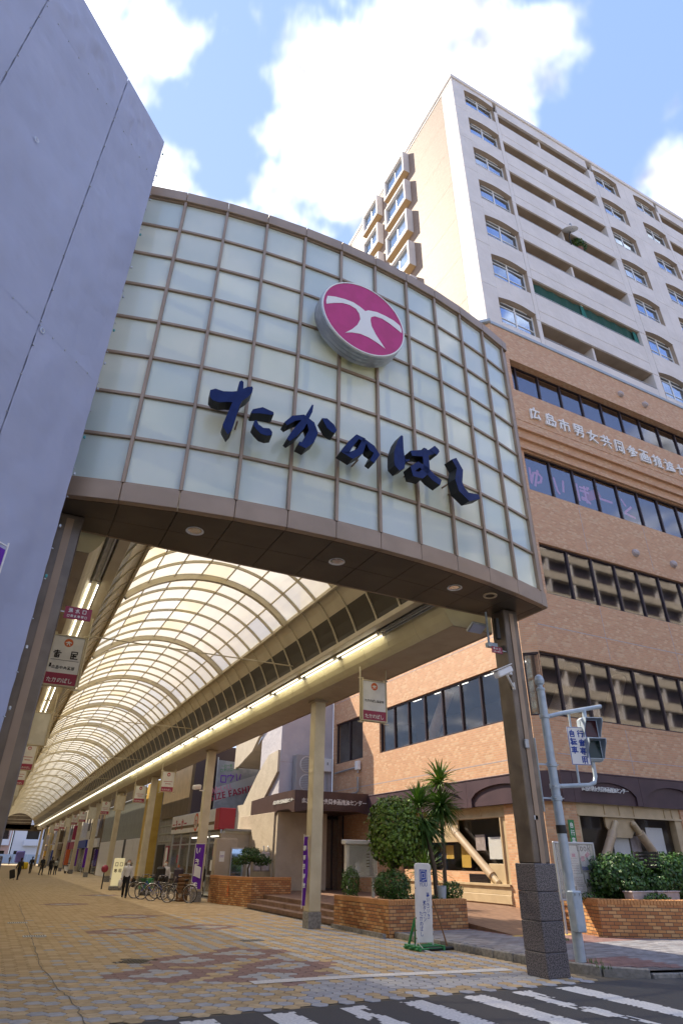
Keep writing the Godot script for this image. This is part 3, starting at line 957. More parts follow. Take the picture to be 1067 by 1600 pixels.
# ---------------------------------------------------------------- the building wrapped in sheets
func wrapped_building():
	var o := Vector3(-.2, 0, -9.2)
	var ex := Vector3(.7071, 0, -.7071)     # towards the gate
	var n := Vector3(.7071, 0, .7071)
	var t := thing("wrapped_building", "tall building under repair wrapped in lilac grey scaffold sheets", "building", Vector3(-6, 0, -9))
	var f := FastNoiseLite.new(); f.seed = 8; f.frequency = .55; f.fractal_octaves = 4
	var f2 := FastNoiseLite.new(); f2.seed = 3; f2.frequency = 2.6; f2.fractal_octaves = 3
	var ss := [0.0, 1.42, 3.4, 5.4, 7.4, 9.4, 11.4]
	var ys := [0.0, 2.97, 8.97, 14.9, 16.42]
	for side in 2:
		var dir: Vector3 = -ex if side == 0 else -n
		var out: Vector3 = n if side == 0 else ex
		for i in (ss.size() - 1 if side == 0 else 1):
			for j in ys.size() - 1:
				var s0: float = ss[i] + .0015; var s1: float = ss[i + 1] - .0015
				var y0: float = ys[j] + .0015; var y1: float = ys[j + 1] - .0015
				var b := MB.new()
				var nx := 14; var ny := int(maxf(10, (y1 - y0) * 7))
				var P := []
				for a in nx + 1:
					var col := []
					for c in ny + 1:
						var fs := float(a) / nx; var fy := float(c) / ny
						var s := lerpf(s0, s1, fs); var y := lerpf(y0, y1, fy)
						var belly := minf(1.0, minf(minf(fs, 1 - fs) * 8.0, minf(fy, 1 - fy) * ny / 3.0))
						var amp := 2.4 if j == 3 else 1.0
						var w := (f.get_noise_2d(s * 1.3 + side * 40, y * .5) * .07 + f2.get_noise_2d(s + y * .7, y * .35 - s) * .022 * amp + f2.get_noise_2d(s * 3.0, y * 3.0) * .004 * amp) * belly * (1.0 if j < 3 else 1.4)
						# scalloped lashing along the edges
						var tug := .012 * absf(sin(fy * PI * (y1 - y0) / .45)) * (1.0 if fs < .02 or fs > .98 else 0.0)
						col.append(o + dir * (s + (tug if fs < .5 else -tug)) + Vector3.UP * y + out * w)
					P.append(col)
				for a in nx:
					for c in ny:
						var q := []
						for e in [[a, c], [a + 1, c], [a + 1, c + 1], [a, c + 1]]:
							var tx: Vector3 = P[mini(e[0] + 1, nx)][e[1]] - P[maxi(e[0] - 1, 0)][e[1]]
							var ty: Vector3 = P[e[0]][mini(e[1] + 1, ny)] - P[e[0]][maxi(e[1] - 1, 0)]
							var nn := tx.cross(ty).normalized()
							q.append([P[e[0]][e[1]], nn if nn.dot(out) > 0 else -nn])
						b.put3(q[0][0], q[1][0], q[2][0], q[0][1], q[1][1], q[2][1]); b.put3(q[0][0], q[2][0], q[3][0], q[0][1], q[2][1], q[3][1])
				put("sheet", b, M.sheet, t)
	# scaffold tubes seen in the joints and lashings
	for i in ss.size():
		var b := MB.new()
		var p: Vector3 = o - ex * (ss[i] + .06) - n * .08
		b.cyl(p, p + Vector3.UP * 16.3, .024, -1, 8)
		put("scaffold_tube", b, M.sheet, t)
	var b := MB.new()
	for i in ss.size():
		for k in 23:
			var p: Vector3 = o - ex * (ss[i] + rng.randf_range(-.02, .02)) + Vector3.UP * (.5 + k * .67 + rng.randf_range(-.2, .2)) + n * .01
			b.obox(Transform3D(Basis(Vector3.UP, PI / 4).rotated(Vector3.UP, 0), p), Vector3(.03, .012, .014))
	for k in 40:
		for y in ys.slice(1, 4):
			b.obox(Transform3D(Basis(Vector3.UP, PI / 4), o - ex * (k * .28) + Vector3.UP * y + n * .01), Vector3(.012, .03, .014))
	put("lashing", b, M.rope, t).set_meta("kind", "stuff")
	for k in 18:   # clamps standing out from the corner
		b = MB.new()
		var p := o + Vector3(.015, .8 + k * .88 + rng.randf_range(-.25, .25), .0) + ex * .015
		b.obox(Transform3D(Basis(Vector3.UP, .7), p), Vector3(.035, .055, .035), .01)
		put("clamp", b, [M.zinc, M.alu, mat(.05, .28, .30, .5)][k % 3], t)
	for q in [[3.0, 6.4], [1.35, 8.9], [2.6, 12.0]]:
		b = MB.new(); b.lathe([Vector2(.05, 0), Vector2(.035, .006), Vector2(.025, 0)], Vector3.ZERO, 12)
		var c := MB.new(); c.add(b, Transform3D(Basis(Vector3.RIGHT, PI / 2).rotated(Vector3.UP, PI / 4), o - ex * q[0] + Vector3.UP * q[1] + n * .03))
		put("eyelet", c, M.alu, t)
	b = MB.new()
	for q in [[o - n * .025, o - ex * 11.4 - n * .025], [o - n * .02 - ex * .025, o - n * 1.4 - ex * .025]]: b.quad(q[1], q[0], q[0] + Vector3.UP * 16.38, q[1] + Vector3.UP * 16.38)
	put("under_sheet", b, M.sheet, t)
	b = MB.new()
	var A := o - n * .1; var B := o - ex * 11.4 - n * .1
	for y in [.02, 16.2]: b.quad(Vector3(A.x, y, A.z), Vector3(B.x, y, B.z), Vector3(-30, y, B.z), Vector3(-30, y, -11.0))
	b.quad(Vector3(A.x - 1.2, 0, A.z - 1.2), Vector3(-30, 0, -10.9), Vector3(-30, 16.2, -10.9), Vector3(A.x - 1.2, 16.2, A.z - 1.2))
	put("building_core", b, M.concrete, t)
	# a banner pole lashed to the sheets at the left edge
	t = thing("purple_banner", "purple festival banner hanging on the wrapped building", "banner", o - ex * .95 + Vector3(0, 3.6, 0) + n * .25)
	b = MB.new(); b.cyl(t.position, t.position + Vector3(0, 1.75, 0), .012); put("pole", b, M.white_paint, t)
	b = MB.new(); b.obox(Transform3D(Basis(Vector3.UP, PI / 4), t.position + Vector3(0, .87, 0) - ex * .25), Vector3(.46, 1.55, .006)); put("cloth", b, M.purple, t)
	b = MB.new(); b.bar(t.position + Vector3(0, 1.7, 0), t.position + Vector3(0, 1.7, 0) - ex * .5, .02, .02); put("cross_bar", b, M.white_paint, t)


# ---------------------------------------------------------------- the arcade
const AC := 4.525   # middle of the street
func side_x(x: float, s: int) -> float: return x if s == 0 else 2 * AC - x

func arcade():
	var r := thing("arcade_roof", "long vaulted arcade roof of translucent panels over cream ribs", "arcade roof", Vector3(AC, 0, -90))
	var half := 2.70; var base := 8.70; var rise := 1.16
	var R := (half * half + rise * rise) / (2 * rise)
	var a1 := asin(half / R)
	var vault := func(t, off := 0.0): return Vector3(AC + sin(t) * (R + off), base + rise - R + cos(t) * (R + off), 0)
	var cols := 7
	var bay := 1.19; var bays := 128; var z0 := -11.3
	# panels
	var pm := []
	for c in cols:
		var b := MB.new()
		var ta := lerpf(-a1, a1, float(c) / cols) + .006; var tb := lerpf(-a1, a1, float(c + 1) / cols) - .006
		for k in 3:
			var t0 := lerpf(ta, tb, k / 3.0); var t1 := lerpf(ta, tb, (k + 1) / 3.0)
			var p: Vector3 = vault.call(t0); var q: Vector3 = vault.call(t1)
			var h := Vector3(0, 0, bay / 2 - .03)
			b.quad(p - h, p + h, q + h, q - h)
		pm.append(b.mesh())
	rng.seed = 31
	var far := MB.new()
	for i in bays:
		var z := z0 - (i + .5) * bay
		for c in cols:
			var m: int = 0 if rng.randf() < .84 else 1 + rng.randi() % 2
			if i < 43: place("roof_panel", pm[c], M["vault%d" % m], Transform3D(Basis(), Vector3(0, 0, z) - r.position), r)
			else:
				var o := MB.new()
				var ta := lerpf(-a1, a1, float(c) / cols) + .006; var tb := lerpf(-a1, a1, float(c + 1) / cols) - .006
				var p: Vector3 = vault.call(ta); var q: Vector3 = vault.call(tb); var zz := Vector3(0, 0, z); var h := Vector3(0, 0, bay / 2 - .03)
				far.quad(p - h + zz, p + h + zz, q + h + zz, q - h + zz)
	stuff(put("far_roof_panels", far, M.vault0, r))
	# ribs; every sixth is a deep arch
	var thin := MB.new(); var deep := MB.new()
	for k in 24:
		var t0 := lerpf(-a1, a1, k / 24.0); var t1 := lerpf(-a1, a1, (k + 1) / 24.0)
		for w in [[thin, .03, -.07, .02], [deep, .08, -.18, .03]]:
			var b: MB = w[0]
			var p0: Vector3 = vault.call(t0, w[2]); var p1: Vector3 = vault.call(t1, w[2]); var q0: Vector3 = vault.call(t0, w[3]); var q1: Vector3 = vault.call(t1, w[3])
			var h := Vector3(0, 0, w[1])
			b.quad(p0 - h, p1 - h, p1 + h, p0 + h); b.quad(q0 - h, p0 - h, p1 - h, q1 - h) ; b.quad(p0 + h, q0 + h, q1 + h, p1 + h); b.quad(q0 + h, q0 - h, q1 - h, q1 + h)
	var tm := thin.mesh(); var dm := deep.mesh()
	for i in bays + 1:
		var big := (i % 6) == 0
		place("deep_arch" if big else "rib", dm if big else tm, M.rib, Transform3D(Basis(), Vector3(0, 0, z0 - i * bay) - r.position), r)
	for c in cols + 1:
		var b := MB.new()
		var p: Vector3 = vault.call(lerpf(-a1, a1, float(c) / cols), -.03)
		for s in 11: b.bar(p + Vector3(0, 0, z0 - s * 14.0), p + Vector3(0, 0, z0 - minf((s + 1) * 14.0, bays * bay)), .035, .05)
		put("purlin", b, M.rib, r)
	# cornice, light rail, cove, soffit and outer gutter on both sides
	var prof := [Vector2(7.225, 8.71), Vector2(7.44, 8.50), Vector2(7.63, 8.22), Vector2(7.80, 7.90), Vector2(7.93, 7.60), Vector2(7.97, 7.46)]
	var cove := [Vector2(8.40, 7.34), Vector2(8.42, 7.18), Vector2(8.46, 7.02), Vector2(8.52, 6.88), Vector2(8.60, 6.77), Vector2(8.66, 6.715)]
	var zend := z0 - bays * bay
	for s in 2:
		var X := func(x): return side_x(x, s)
		var strip := func(b: MB, p: Vector2, q: Vector2, za: float, zb: float):
			var m := Vector3(AC, 4, (za + zb) / 2)
			b.quad_out(Vector3(X.call(p.x), p.y, za), Vector3(X.call(p.x), p.y, zb), Vector3(X.call(q.x), q.y, zb), Vector3(X.call(q.x), q.y, za), m + (Vector3(X.call(p.x), p.y, m.z) - m) * 2)
		for i in bays:
			var za := z0 - i * bay; var zb := za - bay
			if i < 46:
				var b := MB.new()
				for k in 2: strip.call(b, prof[k], prof[k + 1], za, zb)
				put("cornice_panel", b, M.cream, r)
				b = MB.new()
				for k in range(2, 5): strip.call(b, prof[k], prof[k + 1], za - .03, zb + .03)
				put("louvre_window", b, M.louvre, r)
		var fb := MB.new(); var fl := MB.new()
		for i in range(46, bays):
			var za := z0 - i * bay; var zb := za - bay
			for k in 2: strip.call(fb, prof[k], prof[k + 1], za, zb)
			for k in range(2, 5): strip.call(fl, prof[k], prof[k + 1], za - .03, zb + .03)
		stuff(put("far_cornice", fb, M.cream, r)); stuff(put("far_louvres", fl, M.louvre, r))
		var rb := MB.new()
		for k in 5:
			var p: Vector2 = prof[k]; var q: Vector2 = prof[k + 1]
			var nn := Vector2(-(q.y - p.y), q.x - p.x).normalized() * .05   # towards the street
			rb.bar(Vector3(X.call(p.x) , p.y, 0), Vector3(X.call(q.x), q.y, 0), .05, .07)
		var rbm := rb.mesh()
		for i in bays + 1: place("cornice_rib", rbm, M.cream, Transform3D(Basis(), Vector3(0, 0, z0 - i * bay) - r.position), r)
		var b := MB.new()
		b.box(Vector3(X.call(7.19) - .04, 8.64, zend), Vector3(X.call(7.19) + .04, 8.76, z0), .01); put("eaves_beam", b, M.rib, r)
		b = MB.new()
		b.box(Vector3(minf(X.call(7.92), X.call(8.16)), 7.32, zend), Vector3(maxf(X.call(7.92), X.call(8.16)), 7.47, z0), .01); put("light_rail", b, M.cream, r)
		# cove panels with joints
		var fc := MB.new(); var fs := MB.new()
		var cb := 1.34; var nc := int(bays * bay / cb)
		for i in nc:
			var za := z0 - i * cb - .004; var zb := z0 - (i + 1) * cb + .004
			b = MB.new() if i < 36 else fc
			for k in 5: strip.call(b, cove[k], cove[k + 1], za, zb)
			if i < 36: put("cove_panel", b, M.cove, r)
			b = MB.new() if i < 36 else fs
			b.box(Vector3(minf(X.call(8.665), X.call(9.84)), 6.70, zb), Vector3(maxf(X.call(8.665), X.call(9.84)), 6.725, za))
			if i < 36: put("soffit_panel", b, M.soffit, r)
		stuff(put("far_cove", fc, M.cove, r)); stuff(put("far_soffit", fs, M.soffit, r))
		b = MB.new()
		b.box(Vector3(X.call(9.84) - .02, 6.68, zend), Vector3(X.call(9.84) + .02, 7.7, z0), .01)
		put("outer_gutter", b, M.bronze, r)
		b = MB.new()
		for k in [[Vector2(9.86, 7.7), Vector2(8.9, 8.0)], [Vector2(8.9, 8.0), Vector2(7.3, 8.95)], [Vector2(7.3, 8.95), Vector2(7.18, 8.74)]]: strip.call(b, k[0], k[1], z0, zend)
		b.quad(Vector3(X.call(8.4), 7.36, z0), Vector3(X.call(8.4), 7.36, zend), Vector3(X.call(7.97), 7.48, zend), Vector3(X.call(7.97), 7.48, z0))
		put("gutter_cover", b, M.concrete, r)
		var cap := PackedVector2Array()
		for q in cove: cap.append(Vector2(X.call(q.x), q.y))
		cap.append_array([Vector2(X.call(9.84), 6.715), Vector2(X.call(9.84), 7.7), Vector2(X.call(8.4), 8.2)])
		b = MB.new(); b.prism(cap, Vector3(0, 0, z0), Vector3.RIGHT, Vector3.UP, .0, .03); put("gutter_end", b, M.cove, r)
	# tie rods on brackets
	for i in 11:
		var z := -19.45 - i * 13.4
		var b := MB.new(); b.cyl(Vector3(.75, 7.6, z), Vector3(8.3, 7.6, z), .022, -1, 8)
		var tr := put("tie_rod", b, M.rib, r)
		for s in 2:
			b = MB.new(); b.box(Vector3(side_x(8.22, s) - .05, 7.22, z - .07), Vector3(side_x(8.22, s) + .05, 7.78, z + .07), .01)
			put("bracket", b, M.rib, tr)
	# closed gable at the far end
	var b := MB.new()
	for k in 12:
		var p: Vector3 = vault.call(lerpf(-a1, a1, k / 12.0)); var q: Vector3 = vault.call(lerpf(-a1, a1, (k + 1) / 12.0))
		b.quad(Vector3(p.x, 6.7, zend), Vector3(q.x, 6.7, zend), Vector3(q.x, q.y, zend), Vector3(p.x, p.y, zend))
	b.box(Vector3(-.8, 6.4, zend - .2), Vector3(9.85, 7.6, zend))
	put("end_gable", b, M.bronze_dark, r)
	arcade_columns()
	fluorescents()

func arcade_columns():
	var proto: Node3D
	var zs := [-20.15, -33.3, -47.0, -60.6, -74.2, -87.8, -101.4, -115.0, -128.6, -142.2, -155.8]
	var lab := ["square cream arcade column beside the entrance steps, nearest on the right", "square cream arcade column with a security camera, second on the right", "square cream arcade column next to the yellow panel, third on the right", "square cream arcade column in front of the pale hoarding, near its middle", "square cream arcade column at the far end of the pale hoarding"]
	for i in zs.size():
		for s in 2:
			var at := Vector3(side_x(9.26, s), 0, zs[i])
			if proto == null:
				proto = kindname(thing("arcade_column", lab[0], "column", at, "columns along the arcade"), "arcade_column")
				var b := MB.new(); b.box(at + Vector3(-.2, .42, -.2), at + Vector3(.2, 6.66, .2), .018); put("shaft", b, M.cream, proto)
				b = MB.new(); b.box(at + Vector3(-.215, 0, -.215), at + Vector3(.215, .42, .215), .012); put("plinth", b, M.kerb, proto)
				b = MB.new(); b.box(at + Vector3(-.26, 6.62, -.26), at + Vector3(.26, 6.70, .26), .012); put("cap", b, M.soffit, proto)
				b = MB.new(); b.box(at + Vector3(-.204, 4.32, -.204), at + Vector3(.204, 4.33, .204)); put("joint", b, M.rib, proto)
				continue
			var l: String = lab[i] if s == 0 and i < lab.size() else ("square cream arcade column farther down the right side, past the hoarding" if s == 0 else "square cream arcade column on the left side of the street")
			dup(proto, at, 0, l)

func fluorescents():
	var proto: Node3D
	for s in 2:
		for i in 52:
			var z := -15.35 - i * 2.74
			var at := Vector3(side_x(8.30, s), 7.24, z)
			if proto == null:
				proto = kindname(thing("fluorescent_lamp", "", "lamp", at, "twin tube lamps along the arcade cove"), "fluorescent_lamp")
				var b := MB.new(); b.box(at + Vector3(-.12, .03, -1.36), at + Vector3(.12, .085, 1.36), .008); put("housing", b, M.housing, proto)
				for q in [-.085, .085]:
					b = MB.new(); b.cyl(at + Vector3(q, 0, -1.22), at + Vector3(q, 0, 1.22), .018, -1, 8); put("tube", b, M.tube, proto)
					for e in [-1.25, 1.25]:
						b = MB.new(); b.box(at + Vector3(q - .025, -.02, e - .02), at + Vector3(q + .025, .04, e + .02)); put("tube_holder", b, M.white_paint, proto)
				proto.set_meta("label", "nearest lit twin tube lamp from the gate, right cove")
			else:
				dup(proto, at, 0, ("%s lit twin tube lamp from the gate, %s cove" % [["nearest", "second", "third", "fourth", "fifth", "sixth", "seventh", "eighth"][i], ["right", "left"][s]]) if i < 8 else "lit twin tube lamp far along the row in the %s cove" % ["right", "left"][s])
			if i < 14:
				var l := AreaLight3D.new(); l.name = "lamp_light"
				l.area_size = Vector2(.12, 2.5); l.light_color = Color(1, .95, .80); l.light_energy = 0.22
				l.shadow_enabled = true
				l.position = at + Vector3(0, -.03, 0); l.rotation.x = -PI / 2
				add_child(l, true)
	# the first length by the gate is not lit
	for s in 2:
		var at := Vector3(side_x(8.30, s), 7.24, -12.6)
		var t := thing("unlit_lamp", "unlit twin tube lamp next to the gate on the %s" % ["right", "left"][s], "lamp", at)
		var b := MB.new(); b.box(at + Vector3(-.09, .03, -1.36), at + Vector3(.09, .085, 1.36), .008); put("housing", b, M.zinc, t)
		for q in [-.055, .055]:
			b = MB.new(); b.cyl(at + Vector3(q, 0, -1.3), at + Vector3(q, 0, 1.3), .021, -1, 8); put("tube", b, M.zinc, t)

# ---------------------------------------------------------------- hanging signs under the soffit
func hanging_sign(at: Vector3, w: float, h: float, kind: int, label: String, top := 6.7):
	var t := thing("hanging_sign", label, "sign", at, "signs hanging along the arcade")
	var b := MB.new()
	b.box(at + Vector3(-w / 2, -h, -.07), at + Vector3(w / 2, 0, .07), .01)
	var brd := put("board", b, [M.sign_white, M.sign_cream, M.sign_white, M.sign_white][kind], t)
	b = MB.new()
	for e in [[-w / 2 - .03, -w / 2], [w / 2, w / 2 + .03]]: b.box(at + Vector3(e[0], -h - .03, -.085), at + Vector3(e[1], .03, .085), .006)
	for e in [[0.0, .03], [-h - .03, -h]]: b.box(at + Vector3(-w / 2, e[0], -.085), at + Vector3(w / 2, e[1], .085), .006)
	put("frame", b, M.rib, t)
	for s in [-1, 1]:
		b = MB.new(); b.cyl(at + Vector3(s * (w / 2 + .06), -h * .95 - .05, 0), Vector3(at.x + s * (w / 2 + .06), top, at.z), .022, -1, 8); put("hanger", b, M.rib, t)
		for y in [.08, -h - .06]:
			b = MB.new(); b.bar(at + Vector3(s * (w / 2 - .05), y, 0), at + Vector3(s * (w / 2 + .12), y, 0), .03, .03); put("bracket", b, M.rib, t)
	if kind == 1: return
	b = MB.new(); b.box(at + Vector3(-w / 2 + .004, -h + .004, .068), at + Vector3(w / 2 - .004, -h * .765, .074)); put("red_strip", b, M.wine, brd)
	b = MB.new(); text(b, "たかのばし", at + Vector3(-w * .42, -h * .95, .0745), Vector3.RIGHT, w * .15, .002, 1.2); put("lettering", b, M.paper, brd)
	b = MB.new()
	var d := MB.new(); d.lathe([Vector2(.145 * w, 0), Vector2(0, .002)], Vector3.ZERO, 24)
	b.add(d, Transform3D(Basis(Vector3.RIGHT, PI / 2), at + Vector3(0, -h * .13, .0725))); put("round_mark", b, M.orange if kind != 3 else M.red, brd)
	b = MB.new(); b.ribbon([Vector3(-.1 * w, -.005, .02), Vector3(0, .02, .03), Vector3(.1 * w, -.005, .02)], at + Vector3(0, -h * .13, .0755), Vector3.RIGHT, Vector3.UP, 0, .002)
	b.ribbon([Vector3(0, .01, .02), Vector3(-.05 * w, -.06, .02)], at + Vector3(0, -h * .13, .0757), Vector3.RIGHT, Vector3.UP, 0, .002); b.ribbon([Vector3(0, .01, .02), Vector3(.05 * w, -.06, .02)], at + Vector3(0, -h * .13, .0759), Vector3.RIGHT, Vector3.UP, 0, .002); put("mark_lines", b, M.paper, brd)
	b = MB.new()
	if kind == 0: text(b, "たかのばし商店街", at + Vector3(-w * .42, -h * .54, .0725), Vector3.RIGHT, w * .095, .002, 1.3)
	elif kind == 2:
		text(b, "番", at + Vector3(-w * .40, -h * .45, .0725), Vector3.RIGHT, w * .26, .002, 1.3)
		text(b, "屋", at + Vector3(w * .14, -h * .45, .0725), Vector3.RIGHT, w * .26, .002, 1.3)
		text(b, "広島中央薬局", at + Vector3(-w * .36, -h * .68, .0725), Vector3.RIGHT, w * .112, .002, 1.2)
		b.box(at + Vector3(-w * .45, -h * .505, .0725), at + Vector3(w * .45, -h * .497, .0735))
		b.box(at + Vector3(-w * .45, -h * .66, .0725), at + Vector3(-w * .385, -h * .58, .0735))
	else:
		b.box(at + Vector3(-w * .36, -h * .50, .0725), at + Vector3(w * .36, -h * .475, .0735)); b.box(at + Vector3(-w * .2, -h * .62, .0725), at + Vector3(w * .26, -h * .59, .0735))
	put("print", b, M.ink if kind != 3 else M.red, brd)

func hanging_signs():
	hanging_sign(Vector3(8.85, 6.30, -15.5), .74, 1.08, 0, "white and red sign hanging by the gate's right column, nearest on the right")
	hanging_sign(Vector3(8.60, 6.23, -39.8), .70, 1.06, 3, "white and red hanging sign just past the security camera column")
	hanging_sign(Vector3(8.55, 6.10, -47.9), .70, 1.02, 3, "white and red hanging sign in front of the yellow panel")
	hanging_sign(Vector3(8.60, 6.05, -56.2), .66, 1.0, 1, "blank cream hanging sign in front of the grey corrugated hoarding")
	var ords := ["first", "second", "third", "fourth", "fifth", "sixth", "seventh", "eighth"]
	var n := 0
	for k in [[-64.0, 3], [-72.5, 1], [-80.5, 3], [-88.5, 3], [-96, 1], [-104, 3], [-112, 3], [-121, 1]]:
		hanging_sign(Vector3(8.60, 6.1, k[0]), .68, 1.0, k[1], "small hanging sign on the right, %s past the blank one by the hoarding" % ords[n]); n += 1
	hanging_sign(Vector3(.55, 6.17, -15.0), .66, 1.09, 2, "largest hanging sign on the left, with black lettering and a red strip")
	hanging_sign(Vector3(.60, 5.98, -23.6), .50, 1.0, 1, "blank cream hanging sign on the left, second from the gate")
	hanging_sign(Vector3(.62, 6.02, -31.6), .52, 1.0, 3, "hanging sign on the left with a red strip, third from the gate")
	hanging_sign(Vector3(.62, 6.05, -39.2), .54, 1.0, 3, "hanging sign on the left with a red strip, fourth from the gate")
	n = 0
	for k in [[-47.5, 1], [-56, 1], [-65, 3], [-74, 3], [-83, 1]]:
		hanging_sign(Vector3(.62, 6.05, k[0]), .56, 1.0, k[1], "small hanging sign far along the left, %s past the four near ones" % ords[n]); n += 1

# ---------------------------------------------------------------- the brick public centre
# a strip of windows in an opening: panes, mullions, head and sill; o is the lower left corner of the wall face
func strip_window(t: Node3D, o: Vector3, ex: Vector3, w: float, h: float, cuts: Array, inset := .16, gl := "glass"):
	var n := ex.cross(Vector3.UP).normalized()
	var at := o - n * inset
	var fr := MB.new()
	var turn := Basis(ex, Vector3.UP, n)
	var slab := func(b: MB, x0, x1, y0, y1, d0, d1):
		b.obox(Transform3D(turn, at + ex * (x0 + x1) / 2 + Vector3.UP * (y0 + y1) / 2 + n * (d0 + d1) / 2), Vector3(x1 - x0, y1 - y0, d1 - d0), .006)
	slab.call(fr, .002, w - .002, .002, .075, -.06, .06); slab.call(fr, .002, w - .002, h - .075, h - .002, -.06, .06)
	slab.call(fr, .002, .06, .075, h - .075, -.06, .06); slab.call(fr, w - .06, w - .002, .075, h - .075, -.06, .06)
	var f := put("window_frame", fr, M.frame, t)
	var xs := [0.03] + cuts + [w - .03]
	for i in xs.size() - 1:
		var b := MB.new()
		slab.call(b, xs[i] + .02, xs[i + 1] - .02, .07, h - .07, -.008, .0)
		put("pane", b, M[gl], f)
		if i > 0:
			b = MB.new(); slab.call(b, xs[i] - .045, xs[i] + .045, .075, h - .075, -.05, .075)
			put("mullion", b, M.frame, f)

func evenly(w: float, first: float, pitch: float) -> Array:
	var a := []
	var x := first
	while x < w - .4:
		a.append(x); x += pitch
	return a

func civic_centre():
	var t := thing("public_centre", "brick public centre with ribbon windows and a brown canopy band at the corner", "building", Vector3(17.2, 0, -17.6))
	var U := Vector3.UP
	var EA := Vector3(0, 0, 1)      # reads towards the camera on the arcade side
	var EB := Vector3(1, 0, 0)
	# arcade side, from its far end; x along EA is z + 34.7
	var b := MB.new()
	b.wall(Vector3(17, .2, -34.7), EA, 16.82, 18.8, [[.35, 6.45, 3.7, 8.7], [5.53, 6.45, 15.35, 8.6], [7.0, .9, 14.72, 3.6]], .3)
	put("brick_wall", b, M.brick, t)
	b = MB.new()   # chamfer
	b.wall(Vector3(17, .2, -17.88), Vector3(.7071, 0, .7071), .6364, 6.4)
	b.wall(Vector3(17, 9.0, -17.88), Vector3(.7071, 0, .7071), .6364, 10.0)
	put("corner_wall", b, M.brick, t)
	b = MB.new()
	b.wall(Vector3(17.45, .1, -17.43), EB, 26.0, 18.9, [[.0, 6.5, 25, 8.95], [.95, 11.55, 25, 13.95], [.95, 16.7, 25, 18.85], [.65, .9, 6.0, 3.6], [7.2, .9, 12.5, 3.6]], .3)
	put("street_wall", b, M.brick, t)
	strip_window(t, Vector3(17, 6.65, -29.17), EA, 9.82, 2.15, [1.37, 2.71, 4.16, 5.61, 7.01, 8.41], .16, "glass_dim")
	strip_window(t, Vector3(17, 6.65, -34.35), EA, 3.35, 2.25, [1.65], .16, "glass_dim")
	strip_window(t, Vector3(17.0, 6.6, -17.88), Vector3(.7071, 0, .7071), .6364, 2.4, [], .1)
	strip_window(t, Vector3(17.47, 6.6, -17.43), EB, 24.9, 2.45, evenly(24.9, .96, 1.44))
	strip_window(t, Vector3(18.4, 11.65, -17.43), EB, 24.0, 2.4, evenly(24.0, 1.7, 1.5))
	strip_window(t, Vector3(18.4, 16.8, -17.43), EB, 24.0, 2.15, evenly(24.0, 1.66, 1.53))
	# soldier course heads over the windows
	for k in [[Vector3(17.45, 9.06, -17.43), 25.0], [Vector3(18.4, 14.06, -17.43), 24.0], [Vector3(17.45, 6.44, -17.43), 25.0]]:
		b = MB.new()
		for i in int(k[1] / .105):
			var o: Vector3 = k[0] + EB * i * .105
			b.box(o + Vector3(.004, .0, -.02), o + Vector3(.10, .16, .014))
		put("soldier_course", b, M.brick, t).set_meta("kind", "stuff")
	# movement joints
	for y in [10.15, 5.25]:
		b = MB.new(); b.box(Vector3(17.6, y, -17.43), Vector3(42, y + .035, -17.426)); put("joint", b, M.tub, t)
		b = MB.new(); b.box(Vector3(16.996, y - .05, -34.6), Vector3(17.0, y - .015, -18.0)); put("joint", b, M.tub, t)
	for x in [21.4, 25.8, 30.2]:
		for y in [[4.8, 6.42], [9.24, 11.6], [14.25, 16.7]]:
			b = MB.new(); b.box(Vector3(x, y[0], -17.43), Vector3(x + .03, y[1], -17.427)); put("joint", b, M.tub, t)
	# corbelled ledges, sign band, top storey, parapet: each course stands further out
	for k in 3:
		var p: float = .16 * (k + 1); var y: float = 19.0 + k * .45
		b = MB.new()
		b.wall(Vector3(17 - p, y, -34.7), EA, 16.82 + p * .59, .45)
		b.wall(Vector3(17 - p, y, -17.88 + p * .59), Vector3(.7071, 0, .7071), .6364 + p * .58, .45)
		b.wall(Vector3(17.45 - p * .59, y, -17.43 + p), EB, 26, .45)
		b.quad(Vector3(17 - p, y, -34.7), Vector3(17.4, y, -34.7), Vector3(17.4, y, -17.88 + p * .59), Vector3(17 - p, y, -17.88 + p * .59))
		b.quad(Vector3(17 - p, y, -17.88 + p * .59), Vector3(17.45, y, -17.9), Vector3(44, y, -17.9), Vector3(17.45 - p * .59, y, -17.43 + p))
		b.quad(Vector3(17.45 - p * .59, y, -17.43 + p), Vector3(44, y, -17.9), Vector3(44, y, -17.43 + p), Vector3(44, y, -17.43 + p))
		put("corbel_ledge", b, M.brick, t)
	b = MB.new()
	b.wall(Vector3(16.5, 20.35, -34.7), EA, 17.32, 6.0, [[5.5, 1.9, 17.0, 3.95]], .4)
	b.wall(Vector3(16.5, 20.35, -17.38), Vector3(.7071, 0, .7071), .6364, 6.0)
	b.wall(Vector3(16.95, 20.35, -16.93), EB, 27.0, 6.0, [[1.0, 1.9, 26, 3.95]], .6)
	b.quad(Vector3(16.5, 20.35, -34.7), Vector3(17.4, 20.35, -34.7), Vector3(17.4, 20.35, -17.4), Vector3(16.5, 20.35, -17.38))
	b.quad(Vector3(16.5, 20.35, -17.38), Vector3(17.4, 20.35, -17.5), Vector3(44, 20.35, -17.5), Vector3(16.95, 20.35, -16.93))
	b.quad(Vector3(16.95, 20.35, -16.93), Vector3(44, 20.35, -17.5), Vector3(44, 20.35, -16.93), Vector3(43.9, 20.35, -16.93))
	put("upper_wall", b, M.brick, t)
	strip_window(t, Vector3(17.95, 22.25, -16.93), EB, 25.0, 2.05, evenly(25, .65, 1.53), .42)
	strip_window(t, Vector3(16.5, 22.25, -29.2), EA, 11.5, 2.05, evenly(11.5, 1.4, 1.44), .3)
	b = MB.new()
